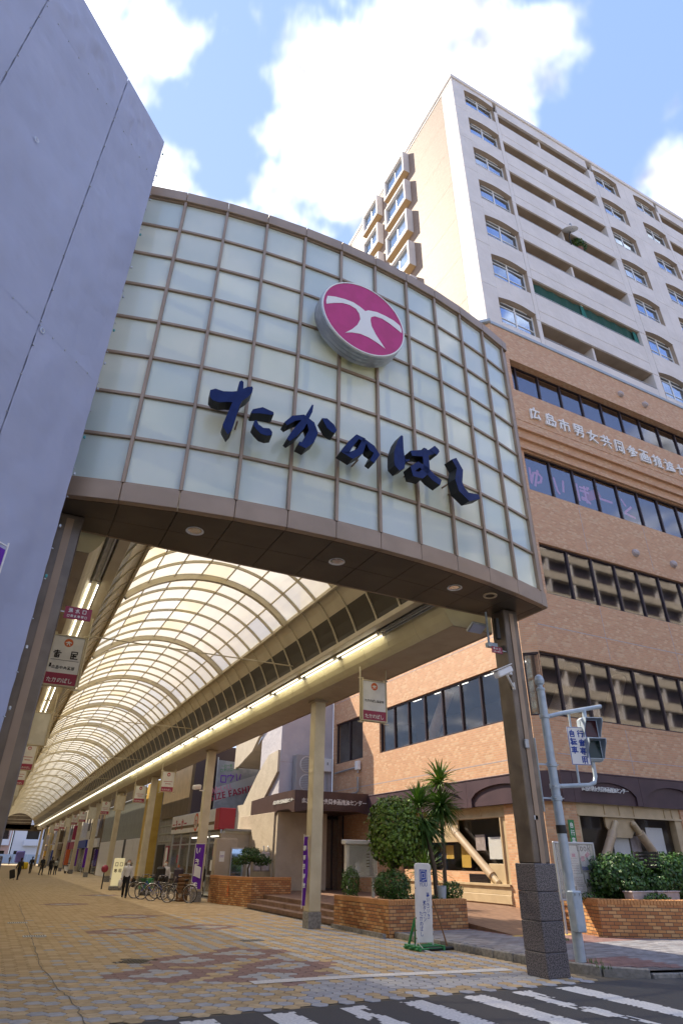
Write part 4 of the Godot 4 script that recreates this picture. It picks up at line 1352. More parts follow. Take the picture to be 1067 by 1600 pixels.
	b.box(Vector3(16.44, 26.35, -36), Vector3(16.85, 26.55, -17.36), .02)
	b.obox(Transform3D(Basis(Vector3(.7071, 0, .7071), U, Vector3(-.7071, 0, .7071)), Vector3(16.78, 26.45, -17.1)), Vector3(.62, .196, .36), .02)
	b.box(Vector3(16.93, 26.352, -17.25), Vector3(44, 26.552, -16.87), .02)
	put("coping", b, M.alu if false else mat(.36, .42, .50, .6), t)
	b = MB.new(); b.quad(Vector3(16.6, 26.3, -17.0), Vector3(44, 26.3, -17.0), Vector3(44, 26.3, -42), Vector3(16.6, 26.3, -42))
	b.quad(Vector3(17, 0, -34.7), Vector3(17, 26.3, -34.7), Vector3(44, 26.3, -34.7), Vector3(44, 0, -34.7))
	b.quad(Vector3(43.5, 0, -17.43), Vector3(43.5, 26.3, -17.43), Vector3(43.5, 26.3, -34.7), Vector3(43.5, 0, -34.7))
	put("roof_and_rear", b, M.concrete, t)
	# rooms behind the glass: floors, ceilings and a back wall
	b = MB.new()
	for y in [.5, 5.6, 10.4, 15.6, 20.6, 25.9]: b.quad(Vector3(17.35, y, -17.8), Vector3(43, y, -17.8), Vector3(43, y, -34), Vector3(17.35, y, -34))
	for y in [4.6, 9.3, 14.4, 19.3]: b.quad(Vector3(17.35, y, -17.8), Vector3(43, y, -17.8), Vector3(43, y, -34), Vector3(17.35, y, -34))
	b.quad(Vector3(22.5, .4, -23.5), Vector3(43, .4, -23.5), Vector3(43, 26, -23.5), Vector3(22.5, 26, -23.5)); b.quad(Vector3(22.5, .4, -34), Vector3(22.5, .4, -23.5), Vector3(22.5, 26, -23.5), Vector3(22.5, 26, -34))
	put("interior", b, M.room, t)
	for k in [[18.9, 7.4, 21.0], [22.2, 7.3, 23.9], [27, 7.4, 29.5]]:   # diagonal braces inside the second floor
		b = MB.new(); b.cyl(Vector3(k[0], 6.2, -19.2), Vector3(k[2], 9.2, -19.2), .3, -1, 14); put("inner_brace", b, M.pipe, t)
	b = MB.new(); b.cyl(Vector3(18.6, 6.2, -27.6), Vector3(18.6, 9.2, -25.0), .28, -1, 14); put("inner_brace", b, M.pipe, t)
	for k in 5:
		b = MB.new(); b.box(Vector3(18.4, 9.2, -28 + k * 2.0), Vector3(18.5, 9.25, -27.3 + k * 2.0)); put("ceiling_light", b, M.ceil, t)
	# brown band over the ground floor, scalloped with shallow arches
	band(t, Vector3(16.82, 3.68, -30.1), EA, 12.28, [0.0, 4.1, 8.2, 12.28])
	b = MB.new(); b.wall(Vector3(16.82, 3.68, -17.82), Vector3(.7071, 0, .7071), .78, .99); put("band_corner", b, M.band, t)
	band(t, Vector3(17.37, 3.66, -17.27), EB, 26.0, [0.0, .55, 3.95, 7.4, 10.8, 14.3])
	b = MB.new()
	b.quad(Vector3(16.82, 3.7, -30.1), Vector3(17.6, 3.7, -30.1), Vector3(17.6, 3.7, -17.85), Vector3(16.82, 3.7, -17.82)); b.quad(Vector3(16.82, 3.7, -17.82), Vector3(17.6, 3.7, -17.9), Vector3(43, 3.7, -17.9), Vector3(17.37, 3.7, -17.27))
	put("band_soffit", b, M.frame, t)
	b = MB.new(); text(b, "広島市男女共同参画推進センター", Vector3(18.3, 4.06, -17.24), EB, .165, .02, 1.0, Vector2(.95, 0)); put("small_lettering", b, M.paper, t)
	# big white characters on the sign band
	var s := "広島市男女共同参画推進センター"
	for i in s.length():
		b = MB.new(); text(b, s[i], Vector3(18.66 + i * .97, 20.68, -16.92), EB, .76, .09, 1.02)
		put("sign_character", b, M.white_paint, t)
	# pink characters inside the glass of the floor below
	s = "ゆいぽーと"
	for i in 5:
		b = MB.new(); text(b, s[i], Vector3(18.72 + i * 1.52, 17.3, -17.64), EB, 1.0, .004, 1.3)
		put("window_character", b, M.pink_ink, t)
	b = MB.new(); b.obox(Transform3D(Basis(Vector3.BACK, .5), Vector3(22.9, 17.9, -17.7)), Vector3(1.3, .5, .01)); put("window_poster", b, M.red, t)
	# vents on the street wall
	for p in [Vector3(26.2, 25.2, -16.93), Vector3(28.2, 25.2, -16.93), Vector3(24.7, 14.95, -17.43), Vector3(27.4, 14.95, -17.43)]:
		b = MB.new(); var d := MB.new(); d.lathe([Vector2(.0, .26), Vector2(.12, .24), Vector2(.19, .16), Vector2(.2, 0)], Vector3.ZERO, 14)
		b.add(d, Transform3D(Basis(Vector3.RIGHT, PI / 2 * .75), p + Vector3(0, -.02, -.05))); put("wall_vent", b, M.tub, t)
	ground_floor(t)

func band(t: Node3D, o: Vector3, ex: Vector3, w: float, cuts: Array):
	var n := ex.cross(Vector3.UP).normalized()
	for i in cuts.size():
		var x0: float = cuts[i]; var x1: float = cuts[i + 1] if i + 1 < cuts.size() else w
		if x1 - x0 < .1: continue
		var b := MB.new()
		b.wall(o + ex * (x0 + .006) - n * .05, ex, x1 - x0 - .012, .99)   # recessed field
		var poly := PackedVector2Array()
		var m := .28
		if x1 - x0 > 1.5:
			poly = PackedVector2Array([Vector2(.006, 0), Vector2(m, 0)])
			for k in 13:
				var f := k / 12.0
				poly.append(Vector2(lerpf(m, x1 - x0 - m, f), .30 + .42 * pow(sin(PI * f), .55)))
			poly.append_array([Vector2(x1 - x0 - m, 0), Vector2(x1 - x0 - .006, 0), Vector2(x1 - x0 - .006, .99), Vector2(.006, .99)])
		else: poly = PackedVector2Array([Vector2(.006, 0), Vector2(x1 - x0 - .006, 0), Vector2(x1 - x0 - .006, .99), Vector2(.006, .99)])
		b.prism(poly, o + ex * x0, ex, Vector3.UP, -.05, .03)
		b.obox(Transform3D(Basis(ex, Vector3.UP, n), o + ex * (x0 + x1) / 2 + Vector3.UP * 1.0 - n * .08), Vector3(x1 - x0 - .01, .05, .26), .01)
		put("canopy_band", b, M.band, t)

func ground_floor(t: Node3D):
	var EA := Vector3(0, 0, 1); var EB := Vector3(1, 0, 0)
	# steel frame and braces, arcade side (x = 17.3)
	var b := MB.new()
	b.box(Vector3(17.1, 3.3, -27.6), Vector3(17.4, 3.72, -19.98), .01); b.box(Vector3(17.05, 3.62, -27.6), Vector3(17.12, 3.70, -19.98)); b.box(Vector3(17.05, 3.3, -27.6), Vector3(17.12, 3.36, -19.98))
	for z in [-26.2, -24.6, -23.0, -21.5]: b.box(Vector3(17.06, 3.36, z), Vector3(17.12, 3.62, z + .03))
	put("steel_beam", b, M.steel, t)
	b = MB.new()
	b.box(Vector3(16.96, .78, -27.6), Vector3(17.4, 1.1, -19.98), .01); b.box(Vector3(16.9, 1.04, -27.6), Vector3(17.12, 1.112, -19.98)); b.box(Vector3(16.93, .5, -27.6), Vector3(17.3, .775, -19.98), .01)
	put("steel_sill", b, M.steel, t)
	b = MB.new(); b.box(Vector3(17.1, .46, -20.32), Vector3(17.42, 3.3, -20.0), .01); b.box(Vector3(17.04, .46, -20.36), Vector3(17.1, 3.3, -20.3)); put("steel_post", b, M.steel, t)
	b = MB.new(); b.box(Vector3(17.12, 2.5, -24.95), Vector3(17.2, 3.3, -23.1), .01); put("gusset", b, M.steel, t)
	b = MB.new(); b.box(Vector3(17.12, 1.1, -21.3), Vector3(17.2, 1.75, -20.32), .01); put("gusset", b, M.steel, t)
	brace(t, Vector3(17.05, 3.08, -23.5), Vector3(17.05, 1.2, -20.85), .15)
	b = MB.new(); b.box(Vector3(17.2, 1.1, -27.5), Vector3(17.3, 1.48, -20.3)); put("low_brick", b, M.brick, t)
	b = MB.new(); b.box(Vector3(17.14, 1.08, -22.6), Vector3(17.21, 1.4, -21.4)); var v := put("vent", b, M.dark, t)
	b = MB.new()
	for k in 6: b.box(Vector3(17.12, 1.11 + k * .05, -22.55), Vector3(17.16, 1.13 + k * .05, -21.45))
	put("vent_slat", b, M.frame, v).set_meta("kind", "stuff")
	for z in [[-27.4, -24.9], [-24.85, -22.6], [-22.55, -20.35]]:
		b = MB.new(); b.box(Vector3(17.31, 1.48, z[0]), Vector3(17.32, 3.3, z[1])); put("pane", b, M.glass_dim, t)
	for k in [[-22.9, 1.6, .4, .8, M.yellow], [-21.0, 1.9, .5, .75, M.paper], [-24.0, 1.9, .35, .5, M.yellow], [-21.9, 2.2, .4, .55, M.tub]]:
		b = MB.new(); b.box(Vector3(17.36, k[1], k[0] - k[2]), Vector3(17.37, k[1] + k[3], k[0] + k[2] * .5)); put("poster", b, k[4], t)
	# street side
	b = MB.new()
	b.box(Vector3(18.1, 3.28, -17.7), Vector3(23.5, 3.72, -17.46), .01); b.box(Vector3(18.1, 3.64, -17.5), Vector3(23.5, 3.70, -17.4)); b.box(Vector3(18.1, 3.26, -17.5), Vector3(23.5, 3.32, -17.4))
	for x in [19.45, 20.2, 20.95, 22.6, 23.0]: b.box(Vector3(x, 3.32, -17.48), Vector3(x + .035, 3.64, -17.42))
	put("steel_beam", b, M.steel, t)
	for x in [[23.1, 23.46], [18.1, 18.2]]:
		b = MB.new(); b.box(Vector3(x[0], .5, -17.72), Vector3(x[1], 3.26, -17.44), .01); put("steel_post", b, M.steel, t)
	b = MB.new(); b.box(Vector3(18.2, .85, -17.7), Vector3(23.1, 1.12, -17.44), .01); put("steel_sill", b, M.steel, t)
	var poly := PackedVector2Array([Vector2(19.5, 3.26), Vector2(21.0, 3.26), Vector2(21.0, 2.95), Vector2(20.7, 2.62), Vector2(19.8, 2.62), Vector2(19.5, 2.95)])
	b = MB.new(); b.prism(poly, Vector3(0, 0, -17.55), EB, Vector3.UP, -.03, .03); put("gusset", b, M.steel, t)
	brace(t, Vector3(19.82, 3.0, -17.42), Vector3(18.55, 1.25, -17.42), .15); brace(t, Vector3(20.85, 3.0, -17.42), Vector3(22.35, 1.25, -17.42), .15)
	for x in [[18.2, 19.5], [19.55, 21.1], [21.15, 23.1]]:
		b = MB.new(); b.box(Vector3(x[0], 1.1, -17.66), Vector3(x[1], 3.26, -17.65)); put("pane", b, M.glass_dim, t)
	for k in [[19.9, 1.9, .8, 1.0, M.paper], [21.7, 1.9, .9, 1.1, M.paper], [20.8, 1.8, .5, .9, M.tub]]:
		b = MB.new(); b.box(Vector3(k[0], k[1], -17.70), Vector3(k[0] + k[2], k[1] + k[3], -17.69)); put("poster", b, k[4], t)
	b = MB.new(); b.box(Vector3(23.46, .1, -17.44), Vector3(24.6, 3.66, -17.40)); put("brick_pier", b, M.brick, t)

func brace(t: Node3D, a: Vector3, d: Vector3, r: float):
	var k := (d - a).normalized()
	var b := MB.new()
	b.tube([a + k * .28, a + k * .3, d - k * .3, d - k * .28], r, 18); b.tube([a + k * .27, a + k * .52], r * 1.06, 18); b.tube([d - k * .75, d - k * .27], r * 1.06, 18)
	var p := put("pipe_brace", b, M.pipe, t)
	for q in [[a - k * .08, a + k * .3], [d + k * .08, d - k * .3]]:
		b = MB.new(); b.tube([q[0], q[1]], r * .72, 14); b.ball(q[0], Vector3.ONE * r * .74, 12, 8); put("pin_end", b, M.steel, p)

# ---------------------------------------------------------------- entrance court: canopy, stair, lilac wall
func entrance():
	var b: MB
	var t := thing("entrance_canopy", "dark brown entrance canopy with raised white characters above the steps", "canopy", Vector3(14.9, 3.78, -33))
	b = MB.new()
	b.prism(PackedVector2Array([Vector2(12.76, 30.1), Vector2(16.8, 30.1), Vector2(16.8, 38), Vector2(13.3, 38), Vector2(12.76, 33)]), Vector3(0, 3.8, 0), Vector3.RIGHT, Vector3.FORWARD, .1, .96)
	put("canopy_body", b, M.canopy, t)
	var arcp := PackedVector2Array([Vector2(0, 0)])
	for k in 11: arcp.append(Vector2(.35 + k * .335, .06 + .16 * pow(sin(PI * k / 10.0), .6)))
	arcp.append_array([Vector2(4.05, 0), Vector2(4.05, .97), Vector2(0, .97)])
	b = MB.new(); b.prism(arcp, Vector3(12.75, 3.79, -30.1), Vector3.RIGHT, Vector3.UP, 0, .03); put("front_fascia", b, M.canopy, t)
	b = MB.new(); b.prism(PackedVector2Array([Vector2(0, .05), Vector2(.4, .0), Vector2(.7, .16), Vector2(2.2, .16), Vector2(2.6, 0), Vector2(2.9, 0), Vector2(2.9, .97), Vector2(0, .97)]), Vector3(12.755, 3.79, -33), Vector3.BACK, Vector3.UP, 0, .03); put("side_fascia", b, M.canopy, t)
	b = MB.new(); text(b, "広島市男女共同参画推進センター", Vector3(13.1, 4.2, -30.068), Vector3.RIGHT, .235, .02, .95, Vector2(1.02, 0)); put("front_lettering", b, M.paper, t)
	b = MB.new(); text(b, "広島市男女共同参画推進センター", Vector3(12.722, 4.25, -32.9), Vector3.BACK, .18, .02, .95, Vector2(1.02, 0)); put("side_lettering", b, M.paper, t)
	t = thing("entrance_lobby", "beige wall and dark doorway under the entrance canopy", "wall", Vector3(14.8, .46, -32.4))
	b = MB.new(); b.box(Vector3(12.78, .46, -32.6), Vector3(15.55, 4.0, -32.3), .01); put("beige_wall", b, M.beige, t)
	b = MB.new(); b.box(Vector3(14.45, .92, -32.298), Vector3(15.1, 1.08, -32.28)); put("vent", b, M.dark, t)
	b = MB.new(); b.box(Vector3(12.7, .46, -38), Vector3(12.85, 3.9, -32.62), .01); put("side_wall", b, M.beige, t)
	b = MB.new(); b.box(Vector3(15.56, .46, -34), Vector3(17, 4.0, -33.9)); put("dark_doorway", b, M.dark, t)
	for x in [15.6, 16.3, 16.94]:
		b = MB.new(); b.box(Vector3(x - .03, .46, -33.2), Vector3(x + .03, 3.9, -33.14)); put("door_frame", b, M.frame, t)
	for x in [15.65, 16.35]:
		b = MB.new(); b.box(Vector3(x, .5, -33.18), Vector3(x + .58, 3.7, -33.17)); put("door_pane", b, M.glass, t)
	# lilac rendered wall with air conditioner and pipes
	t = thing("rendered_wall", "tall lilac grey rendered wall above the entrance canopy", "wall", Vector3(15.3, 4.7, -35.3))
	b = MB.new(); b.box(Vector3(13.68, 4.7, -38), Vector3(16.99, 13, -34.7), .02); put("wall_block", b, M.lilac, t)
	for y in [6.62]:
		b = MB.new(); b.box(Vector3(13.7, y, -34.7), Vector3(16.9, y + .025, -34.694)); put("wall_joint", b, M.tub, t)
	t = thing("air_conditioner", "grey outdoor air conditioner unit with two round fans on the canopy", "air conditioner", Vector3(15.0, 4.95, -34.3))
	b = MB.new(); b.box(Vector3(14.42, 5.02, -34.62), Vector3(15.62, 7.02, -34.1), .03); put("casing", b, M.tub_grey, t)
	for y in [5.55, 6.5]:
		b = MB.new(); var d := MB.new(); d.lathe([Vector2(.43, -.02), Vector2(.44, .015), Vector2(.40, .02), Vector2(.39, -.01)], Vector3.ZERO, 28)
		b.add(d, Transform3D(Basis(Vector3.RIGHT, PI / 2), Vector3(15.08, y, -34.1))); var f := put("fan_ring", b, M.alu, t)
		b = MB.new(); d = MB.new(); d.lathe([Vector2(.4, -.006), Vector2(0, -.006)], Vector3.ZERO, 28); b.add(d, Transform3D(Basis(Vector3.RIGHT, PI / 2), Vector3(15.08, y, -34.1))); put("fan_opening", b, mat(.05, .055, .06), f)
		b = MB.new()
		for k in 9:
			var w := sqrt(maxf(.02, .16 - pow((k - 4) * .09, 2)))
			b.box(Vector3(15.08 - w, y - .012 + (k - 4) * .09, -34.1), Vector3(15.08 + w, y + .012 + (k - 4) * .09, -34.08))
		put("grille", b, M.pole, f)
	b = MB.new()
	for x in [14.5, 15.5]: b.box(Vector3(x - .06, 4.75, -34.6), Vector3(x + .06, 5.02, -34.1), .01)
	put("feet", b, M.dark, t)
	t = thing("meter_box", "white electrical box with conduits on the lilac wall", "electrical box", Vector3(16.6, 6.1, -34.6))
	b = MB.new(); b.box(Vector3(16.28, 6.25, -34.69), Vector3(16.82, 6.95, -34.45), .02); put("box", b, M.white_paint, t)
	b = MB.new(); b.box(Vector3(16.52, 6.6, -34.45), Vector3(16.56, 6.75, -34.43)); put("latch", b, M.dark, t)
	for k in [[16.35, 4.8], [16.62, 4.8]]:
		b = MB.new(); b.cyl(Vector3(k[0], 6.25, -34.62), Vector3(k[0], k[1], -34.62), .025, -1, 8); put("conduit", b, M.zinc, t)
	t = thing("wall_pipes", "grey drain pipes and cable tray on the brick wall beside the lilac wall", "pipes", Vector3(16.9, 5.2, -32))
	b = MB.new(); b.tube([Vector3(16.9, 6.15, -34.2), Vector3(16.86, 6.2, -31.4), Vector3(16.86, 6.2, -31.3), Vector3(16.86, 5.9, -31.3)], .045, 10); put("upper_pipe", b, M.zinc, t)
	b = MB.new(); b.tube([Vector3(16.86, 5.7, -31.3), Vector3(16.86, 5.0, -31.3), Vector3(16.8, 4.9, -31.5), Vector3(16.8, 4.88, -34.4)], .06, 10); put("lower_pipe", b, M.zinc, t)
	b = MB.new(); b.box(Vector3(16.76, 6.05, -31.5), Vector3(16.96, 6.5, -31.15), .02); put("vent_cowl", b, M.white_paint, t)
	b = MB.new(); b.box(Vector3(14.0, 4.78, -34.3), Vector3(16.7, 4.9, -33.95), .01); put("cable_tray", b, M.zinc, t)
	# outside stair with folded parapets, along the arcade
	t = thing("outside_stair", "beige concrete outside stair with folded parapets behind the arcade", "staircase", Vector3(14.5, .46, -38.5))
	var lower := PackedVector2Array([Vector2(-34.75, 7.25), Vector2(-36.27, 7.15), Vector2(-38.0, 6.25), Vector2(-40.2, 4.72), Vector2(-41.4, 4.72), Vector2(-41.4, 2.8), Vector2(-39.2, 3.0), Vector2(-37.6, 4.2), Vector2(-34.75, 6.1)])
	b = MB.new(); b.prism(lower, Vector3(13.7, 0, 0), Vector3.BACK, Vector3.UP, -.02, .16); put("lower_parapet", b, M.stair, t)
	var upper := PackedVector2Array([Vector2(-42.2, 8.9), Vector2(-37.2, 8.9), Vector2(-38.3, 8.4), Vector2(-39.3, 7.75), Vector2(-41.9, 7.1), Vector2(-42.6, 7.1)])
	b = MB.new(); b.prism(upper, Vector3(13.7, 0, 0), Vector3.BACK, Vector3.UP, -.02, .16); put("upper_parapet", b, M.stair, t)
	b = MB.new()
	var U := [Vector2(-34.75, 6.1), Vector2(-37.6, 4.2), Vector2(-39.2, 3.0), Vector2(-41.4, 2.8)]
	for i in 3: b.quad(Vector3(13.7, U[i].y, U[i].x), Vector3(16.9, U[i].y, U[i].x), Vector3(16.9, U[i + 1].y, U[i + 1].x), Vector3(13.7, U[i + 1].y, U[i + 1].x))
	U = [Vector2(-34.75, 10.6), Vector2(-37.2, 8.9), Vector2(-39.3, 7.75), Vector2(-41.9, 7.1), Vector2(-42.6, 7.1)]
	for i in 4: b.quad(Vector3(13.7, U[i].y, U[i].x), Vector3(16.9, U[i].y, U[i].x), Vector3(16.9, U[i + 1].y, U[i + 1].x), Vector3(13.7, U[i + 1].y, U[i + 1].x))
	put("stair_soffit", b, M.beige, t)
	b = MB.new(); b.box(Vector3(13.75, .46, -41.5), Vector3(14.0, 2.9, -41.2), .01); put("stair_pier", b, M.stair, t)
	b = MB.new(); b.box(Vector3(16.7, .46, -46), Vector3(16.95, 13, -35)); put("rear_wall", b, M.beige, t)
	b = MB.new(); b.box(Vector3(13.6, 7.05, -42.9), Vector3(13.72, 8.9, -42.2), .01); put("end_parapet", b, M.stair, t)
	# gas meters and cylinders under the stair
	for k in [[12.52, -33.0, .42, .85, "taller grey gas meter box under the outside stair"], [12.1, -33.05, .34, .55, "smaller grey gas meter box under the outside stair"]]:
		t = thing("gas_meter", k[4], "gas meter", Vector3(k[0], 1.25, k[1]))
		b = MB.new(); b.box(Vector3(k[0] - k[2] / 2, 1.25, k[1] - .14), Vector3(k[0] + k[2] / 2, 1.25 + k[3], k[1] + .14), .05); put("case", b, M.tub, t)
		for s in [-1, 1]:
			b = MB.new(); b.tube([Vector3(k[0] + s * k[2] * .28, 1.25 + k[3], k[1]), Vector3(k[0] + s * k[2] * .28, 1.45 + k[3], k[1]), Vector3(k[0] + s * k[2] * .28, 1.5 + k[3], k[1] - .1)], .03, 8); put("pipe", b, M.zinc, t)
		b = MB.new(); b.box(Vector3(k[0] - .1, 1.25 + k[3] * .62, k[1] + .14), Vector3(k[0] + .1, 1.25 + k[3] * .8, k[1] + .15)); put("dial", b, M.white_paint, t)
	t = thing("white_cylinder", "slim white cylinder standing on the planter left of the gas meters", "cylinder", Vector3(11.62, 1.0, -32.9))
	b = MB.new(); b.lathe([Vector2(0, 0), Vector2(.1, 0), Vector2(.1, .7), Vector2(.07, .8), Vector2(.03, .84), Vector2(0, .9)], Vector3(11.62, 1.0, -32.9), 16); put("body", b, M.white_paint, t)
	b = MB.new(); b.bar(Vector3(11.55, 1.9, -32.9), Vector3(11.74, 1.93, -32.9), .04, .05); put("valve", b, M.tub, t)

# ---------------------------------------------------------------- the apartment tower
func tower():
	var t := thing("apartment_tower", "tall cream apartment tower with long balconies and a brick side wall", "building", Vector3(40, 20, -28))
	var x0 := 20.1; var zf := -20.2; var pitch := 4.33; var top := 60.95
	var unit := 20.8
	# arched opening outline: x0, x1, bottom, springing, rise
	var arch_soffit := MB.new()
	rng.seed = 77
	var wmesh := {}
	for u in 3:
		var ox := x0 + u * unit
		var first: int = 0 if u == 0 else 0
		for k in 7:
			var y := -pitch * k     # from the top storey down
			# piers: between windows and balcony
			for w in 2:
				var a: float = ox + ([1.27, 16.55][w]); var c: float = a + 3.15
				var win: Node3D
				var key := "w"
				tower_window(t, a, c, 57.72 + y, zf, rng.randi() % 4)
				# spandrel with arched lower edge above the window
				var poly := PackedVector2Array([Vector2(a - .02, 60.95 + y), Vector2(a - .02, 60.15 + y)])
				for q in 13:
					var f := q / 12.0
					poly.append(Vector2(lerpf(a, c, f), 60.02 + y + .24 * sin(PI * f)))
				poly.append_array([Vector2(c + .02, 60.15 + y), Vector2(c + .02, 60.95 + y)])
				var b := MB.new(); b.prism(poly, Vector3(0, 0, zf), Vector3.RIGHT, Vector3.UP, -.3, -.004)
				put("arched_spandrel", b, M.tower_white, t)
				b = MB.new()
				for q in 12:
					var f0 := q / 12.0; var f1 := (q + 1) / 12.0
					b.quad(Vector3(lerpf(a, c, f0), 60.0 + y + .24 * sin(PI * f0), zf + .05), Vector3(lerpf(a, c, f1), 60.0 + y + .24 * sin(PI * f1), zf + .05), Vector3(lerpf(a, c, f1), 60.0 + y + .24 * sin(PI * f1), zf - .40), Vector3(lerpf(a, c, f0), 60.0 + y + .24 * sin(PI * f0), zf - .40))
					b.quad(Vector3(lerpf(a, c, f0), 60.0 + y + .24 * sin(PI * f0), zf + .05), Vector3(lerpf(a, c, f1), 60.0 + y + .24 * sin(PI * f1), zf + .05), Vector3(lerpf(a, c, f1), 60.07 + y + .24 * sin(PI * f1), zf + .0), Vector3(lerpf(a, c, f0), 60.07 + y + .24 * sin(PI * f0), zf))
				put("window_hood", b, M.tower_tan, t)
				b = MB.new(); b.box(Vector3(a - .02, 60.95 + y - pitch, zf - .3), Vector3(c + .02, 57.70 + y, zf - .003), .01)
				put("window_apron", b, M.tower_white, t)
			# balcony: solid parapet, slab soffit, back wall, divider, rail
			var ba := ox + 4.85; var bb := ox + 15.75
			var b := MB.new()
			b.box(Vector3(ba, 55.25 + y + .04, zf - .16), Vector3(bb, 58.02 + y, zf), .02)
			put("balcony_parapet", b, M.tower_white, t)
			b = MB.new(); b.box(Vector3(ba, 56.28 + y, zf), Vector3(bb, 56.34 + y, zf + .02)); put("parapet_string", b, M.tower_white, t)
			b = MB.new(); b.box(Vector3(ba, 58.02 + y, zf - .12), Vector3(bb, 58.06 + y, zf - .05)); 
			for q in 8: b.box(Vector3(ba + q * 1.55, 58.0 + y, zf - .1), Vector3(ba + q * 1.55 + .04, 58.18 + y, zf - .06))
			b.cyl(Vector3(ba, 58.2 + y, zf - .08), Vector3(bb, 58.2 + y, zf - .08), .028, -1, 8); put("balcony_rail", b, M.alu, t)
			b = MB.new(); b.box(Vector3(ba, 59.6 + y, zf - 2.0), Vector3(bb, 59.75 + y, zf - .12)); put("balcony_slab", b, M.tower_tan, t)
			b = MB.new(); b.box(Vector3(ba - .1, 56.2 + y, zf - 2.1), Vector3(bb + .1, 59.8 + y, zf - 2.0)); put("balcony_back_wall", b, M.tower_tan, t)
			for q in [.6, 3.2, 6.3, 8.6]:
				b = MB.new(); b.box(Vector3(ba + q, 56.4 + y, zf - 2.0), Vector3(ba + q + 1.7, 59.1 + y, zf - 1.97)); put("balcony_door", b, M.frame, t)
			b = MB.new(); b.box(Vector3(ox + 9.75, 56.4 + y, zf - 1.2), Vector3(ox + 9.95, 59.6 + y, zf - .2), .01); put("balcony_divider", b, M.tower_white, t)
			for q in [[ox + 4.48, ba - .01], [bb + .01, ox + 16.5]]:
				b = MB.new(); b.box(Vector3(q[0], 55.25 + y + .04 + (2.4 if false else 0.0), zf - 2.0), Vector3(q[1], 59.58 + y, zf - .0), .02); put("pier", b, M.tower_white, t)
		# broad piers with storey joints
		for q in ([[ox, ox + 1.25], [ox + 19.72, ox + unit]]):
			for k in 7:
				var b := MB.new()
				var lo := 56.6 - pitch * k + .012; var hi: float = (60.95 if k == 0 else 60.93 - pitch * k) - .012
				b.box(Vector3(q[0], lo, zf - 1.5), Vector3(q[1], hi, zf), .012)
				put("pier_panel", b, M.tower_white, t)
		for k in 7:   # lintel strip above each balcony
			var b := MB.new(); b.box(Vector3(ox + 4.85, 59.58 - pitch * k, zf - .2), Vector3(ox + 15.75, 60.93 - pitch * k - (0.0 if k == 0 else 1.36 - 1.33), zf - .002), .01)
			if k == 0: put("top_lintel", b, M.tower_white, t)
	# coping
	var b := MB.new(); b.box(Vector3(x0 - .12, 60.95, zf - 20), Vector3(x0 + unit * 3, 61.4, zf + .12), .03); put("coping", b, M.tower_white, t)
	b = MB.new(); b.box(Vector3(x0 - .03, 60.6, -38.6), Vector3(x0 + .1, 60.96, zf + .03), .02); put("side_coping", b, M.tower_white, t)
	# white return of the corner pier, storey by storey, then the brick side
	for k in 8:
		b = MB.new(); b.box(Vector3(x0 - .004, 56.6 - pitch * k + .012, -21.72), Vector3(x0 + .2, 60.93 - pitch * k - .012, zf - .02), .012); put("corner_return", b, M.tower_white, t)
	var holes := []
	var bays := []
	for k in 7: bays.append([-27.2, -30.8, 57.3 - pitch * k])
	for k in 6: bays.append([-32.1, -35.1, 57.3 - pitch * k])
	b = MB.new(); b.wall(Vector3(x0 + .01, 20, -38.6), Vector3.BACK, 16.86, 40.95); put("brick_side_wall", b, M.tower_brick, t)
	for k in 8:
		b = MB.new(); b.box(Vector3(x0 + .006, 56.6 - pitch * k, -38.5), Vector3(x0 + .012, 56.63 - pitch * k, -21.8)); put("side_joint", b, M.tower_tan, t)
	for q in bays: bay_window(t, x0, q[0], q[1], q[2])
	for k in 6:
		b = MB.new(); b.cyl(Vector3(x0, 59.0 - k * 2.17, -31.45), Vector3(x0 - .16, 58.95 - k * 2.17, -31.45), .09, -1, 10); put("vent_cap", b, M.dark, t)
	b = MB.new()
	b.box(Vector3(x0 + .3, 20, -38.6), Vector3(x0 + unit * 3, 60.9, zf - 2.15)); put("tower_core", b, M.tower_tan, t)
	b = MB.new(); b.box(Vector3(x0 - 1.0, 20, -46), Vector3(x0 + 8, 57.5, -38.62), .03); var rear := put("rear_wing", b, M.tower_white, t)
	for k in 7:
		b = MB.new(); b.box(Vector3(x0 - 1.5, 54.6 - k * pitch, -44), Vector3(x0 - 1.0, 56.6 - k * pitch, -39.5), .03); put("rear_balcony", b, M.tower_white, rear)
	b = MB.new(); b.cyl(Vector3(x0 + 1, 57.5, -41), Vector3(x0 + 1, 61.5, -41), .04, -1, 6); b.bar(Vector3(x0 + .4, 60.8, -41), Vector3(x0 + 1.6, 60.8, -41), .03, .03); put("aerial", b, M.zinc, rear)
	# things on the balconies
	t = thing("satellite_dish", "white satellite dish on the tower balcony rail", "satellite dish", Vector3(30.3, 44.9, -20.1))
	var d := MB.new(); d.lathe([Vector2(.62, .16), Vector2(.4, .06), Vector2(0, 0), Vector2(.4, .05), Vector2(.62, .15)], Vector3.ZERO, 24)
	var dx := Transform3D(Basis(Vector3.RIGHT, .5).rotated(Vector3.UP, -.5), Vector3(30.3, 46.3, -19.95))
	b = MB.new(); b.add(d, dx); put("dish", b, M.white_paint, t)
	b = MB.new(); b.tube([dx * Vector3(0, .0, .5), dx * Vector3(0, .4, .3), dx * Vector3(0, .6, .05)], .03, 8); b.ball(dx * Vector3(0, .62, 0), Vector3.ONE * .09); put("feed_arm", b, M.zinc, t)
	b = MB.new(); b.tube([Vector3(30.3, 44.95, -20.15), Vector3(30.3, 45.9, -20.15), dx * Vector3(0, -.03, 0)], .05, 8); put("mast", b, M.dark, t)
	t = thing("balcony_plant", "bushy green plant on the tower balcony beside the dish", "plant", Vector3(31.6, 45.0, -20.6))
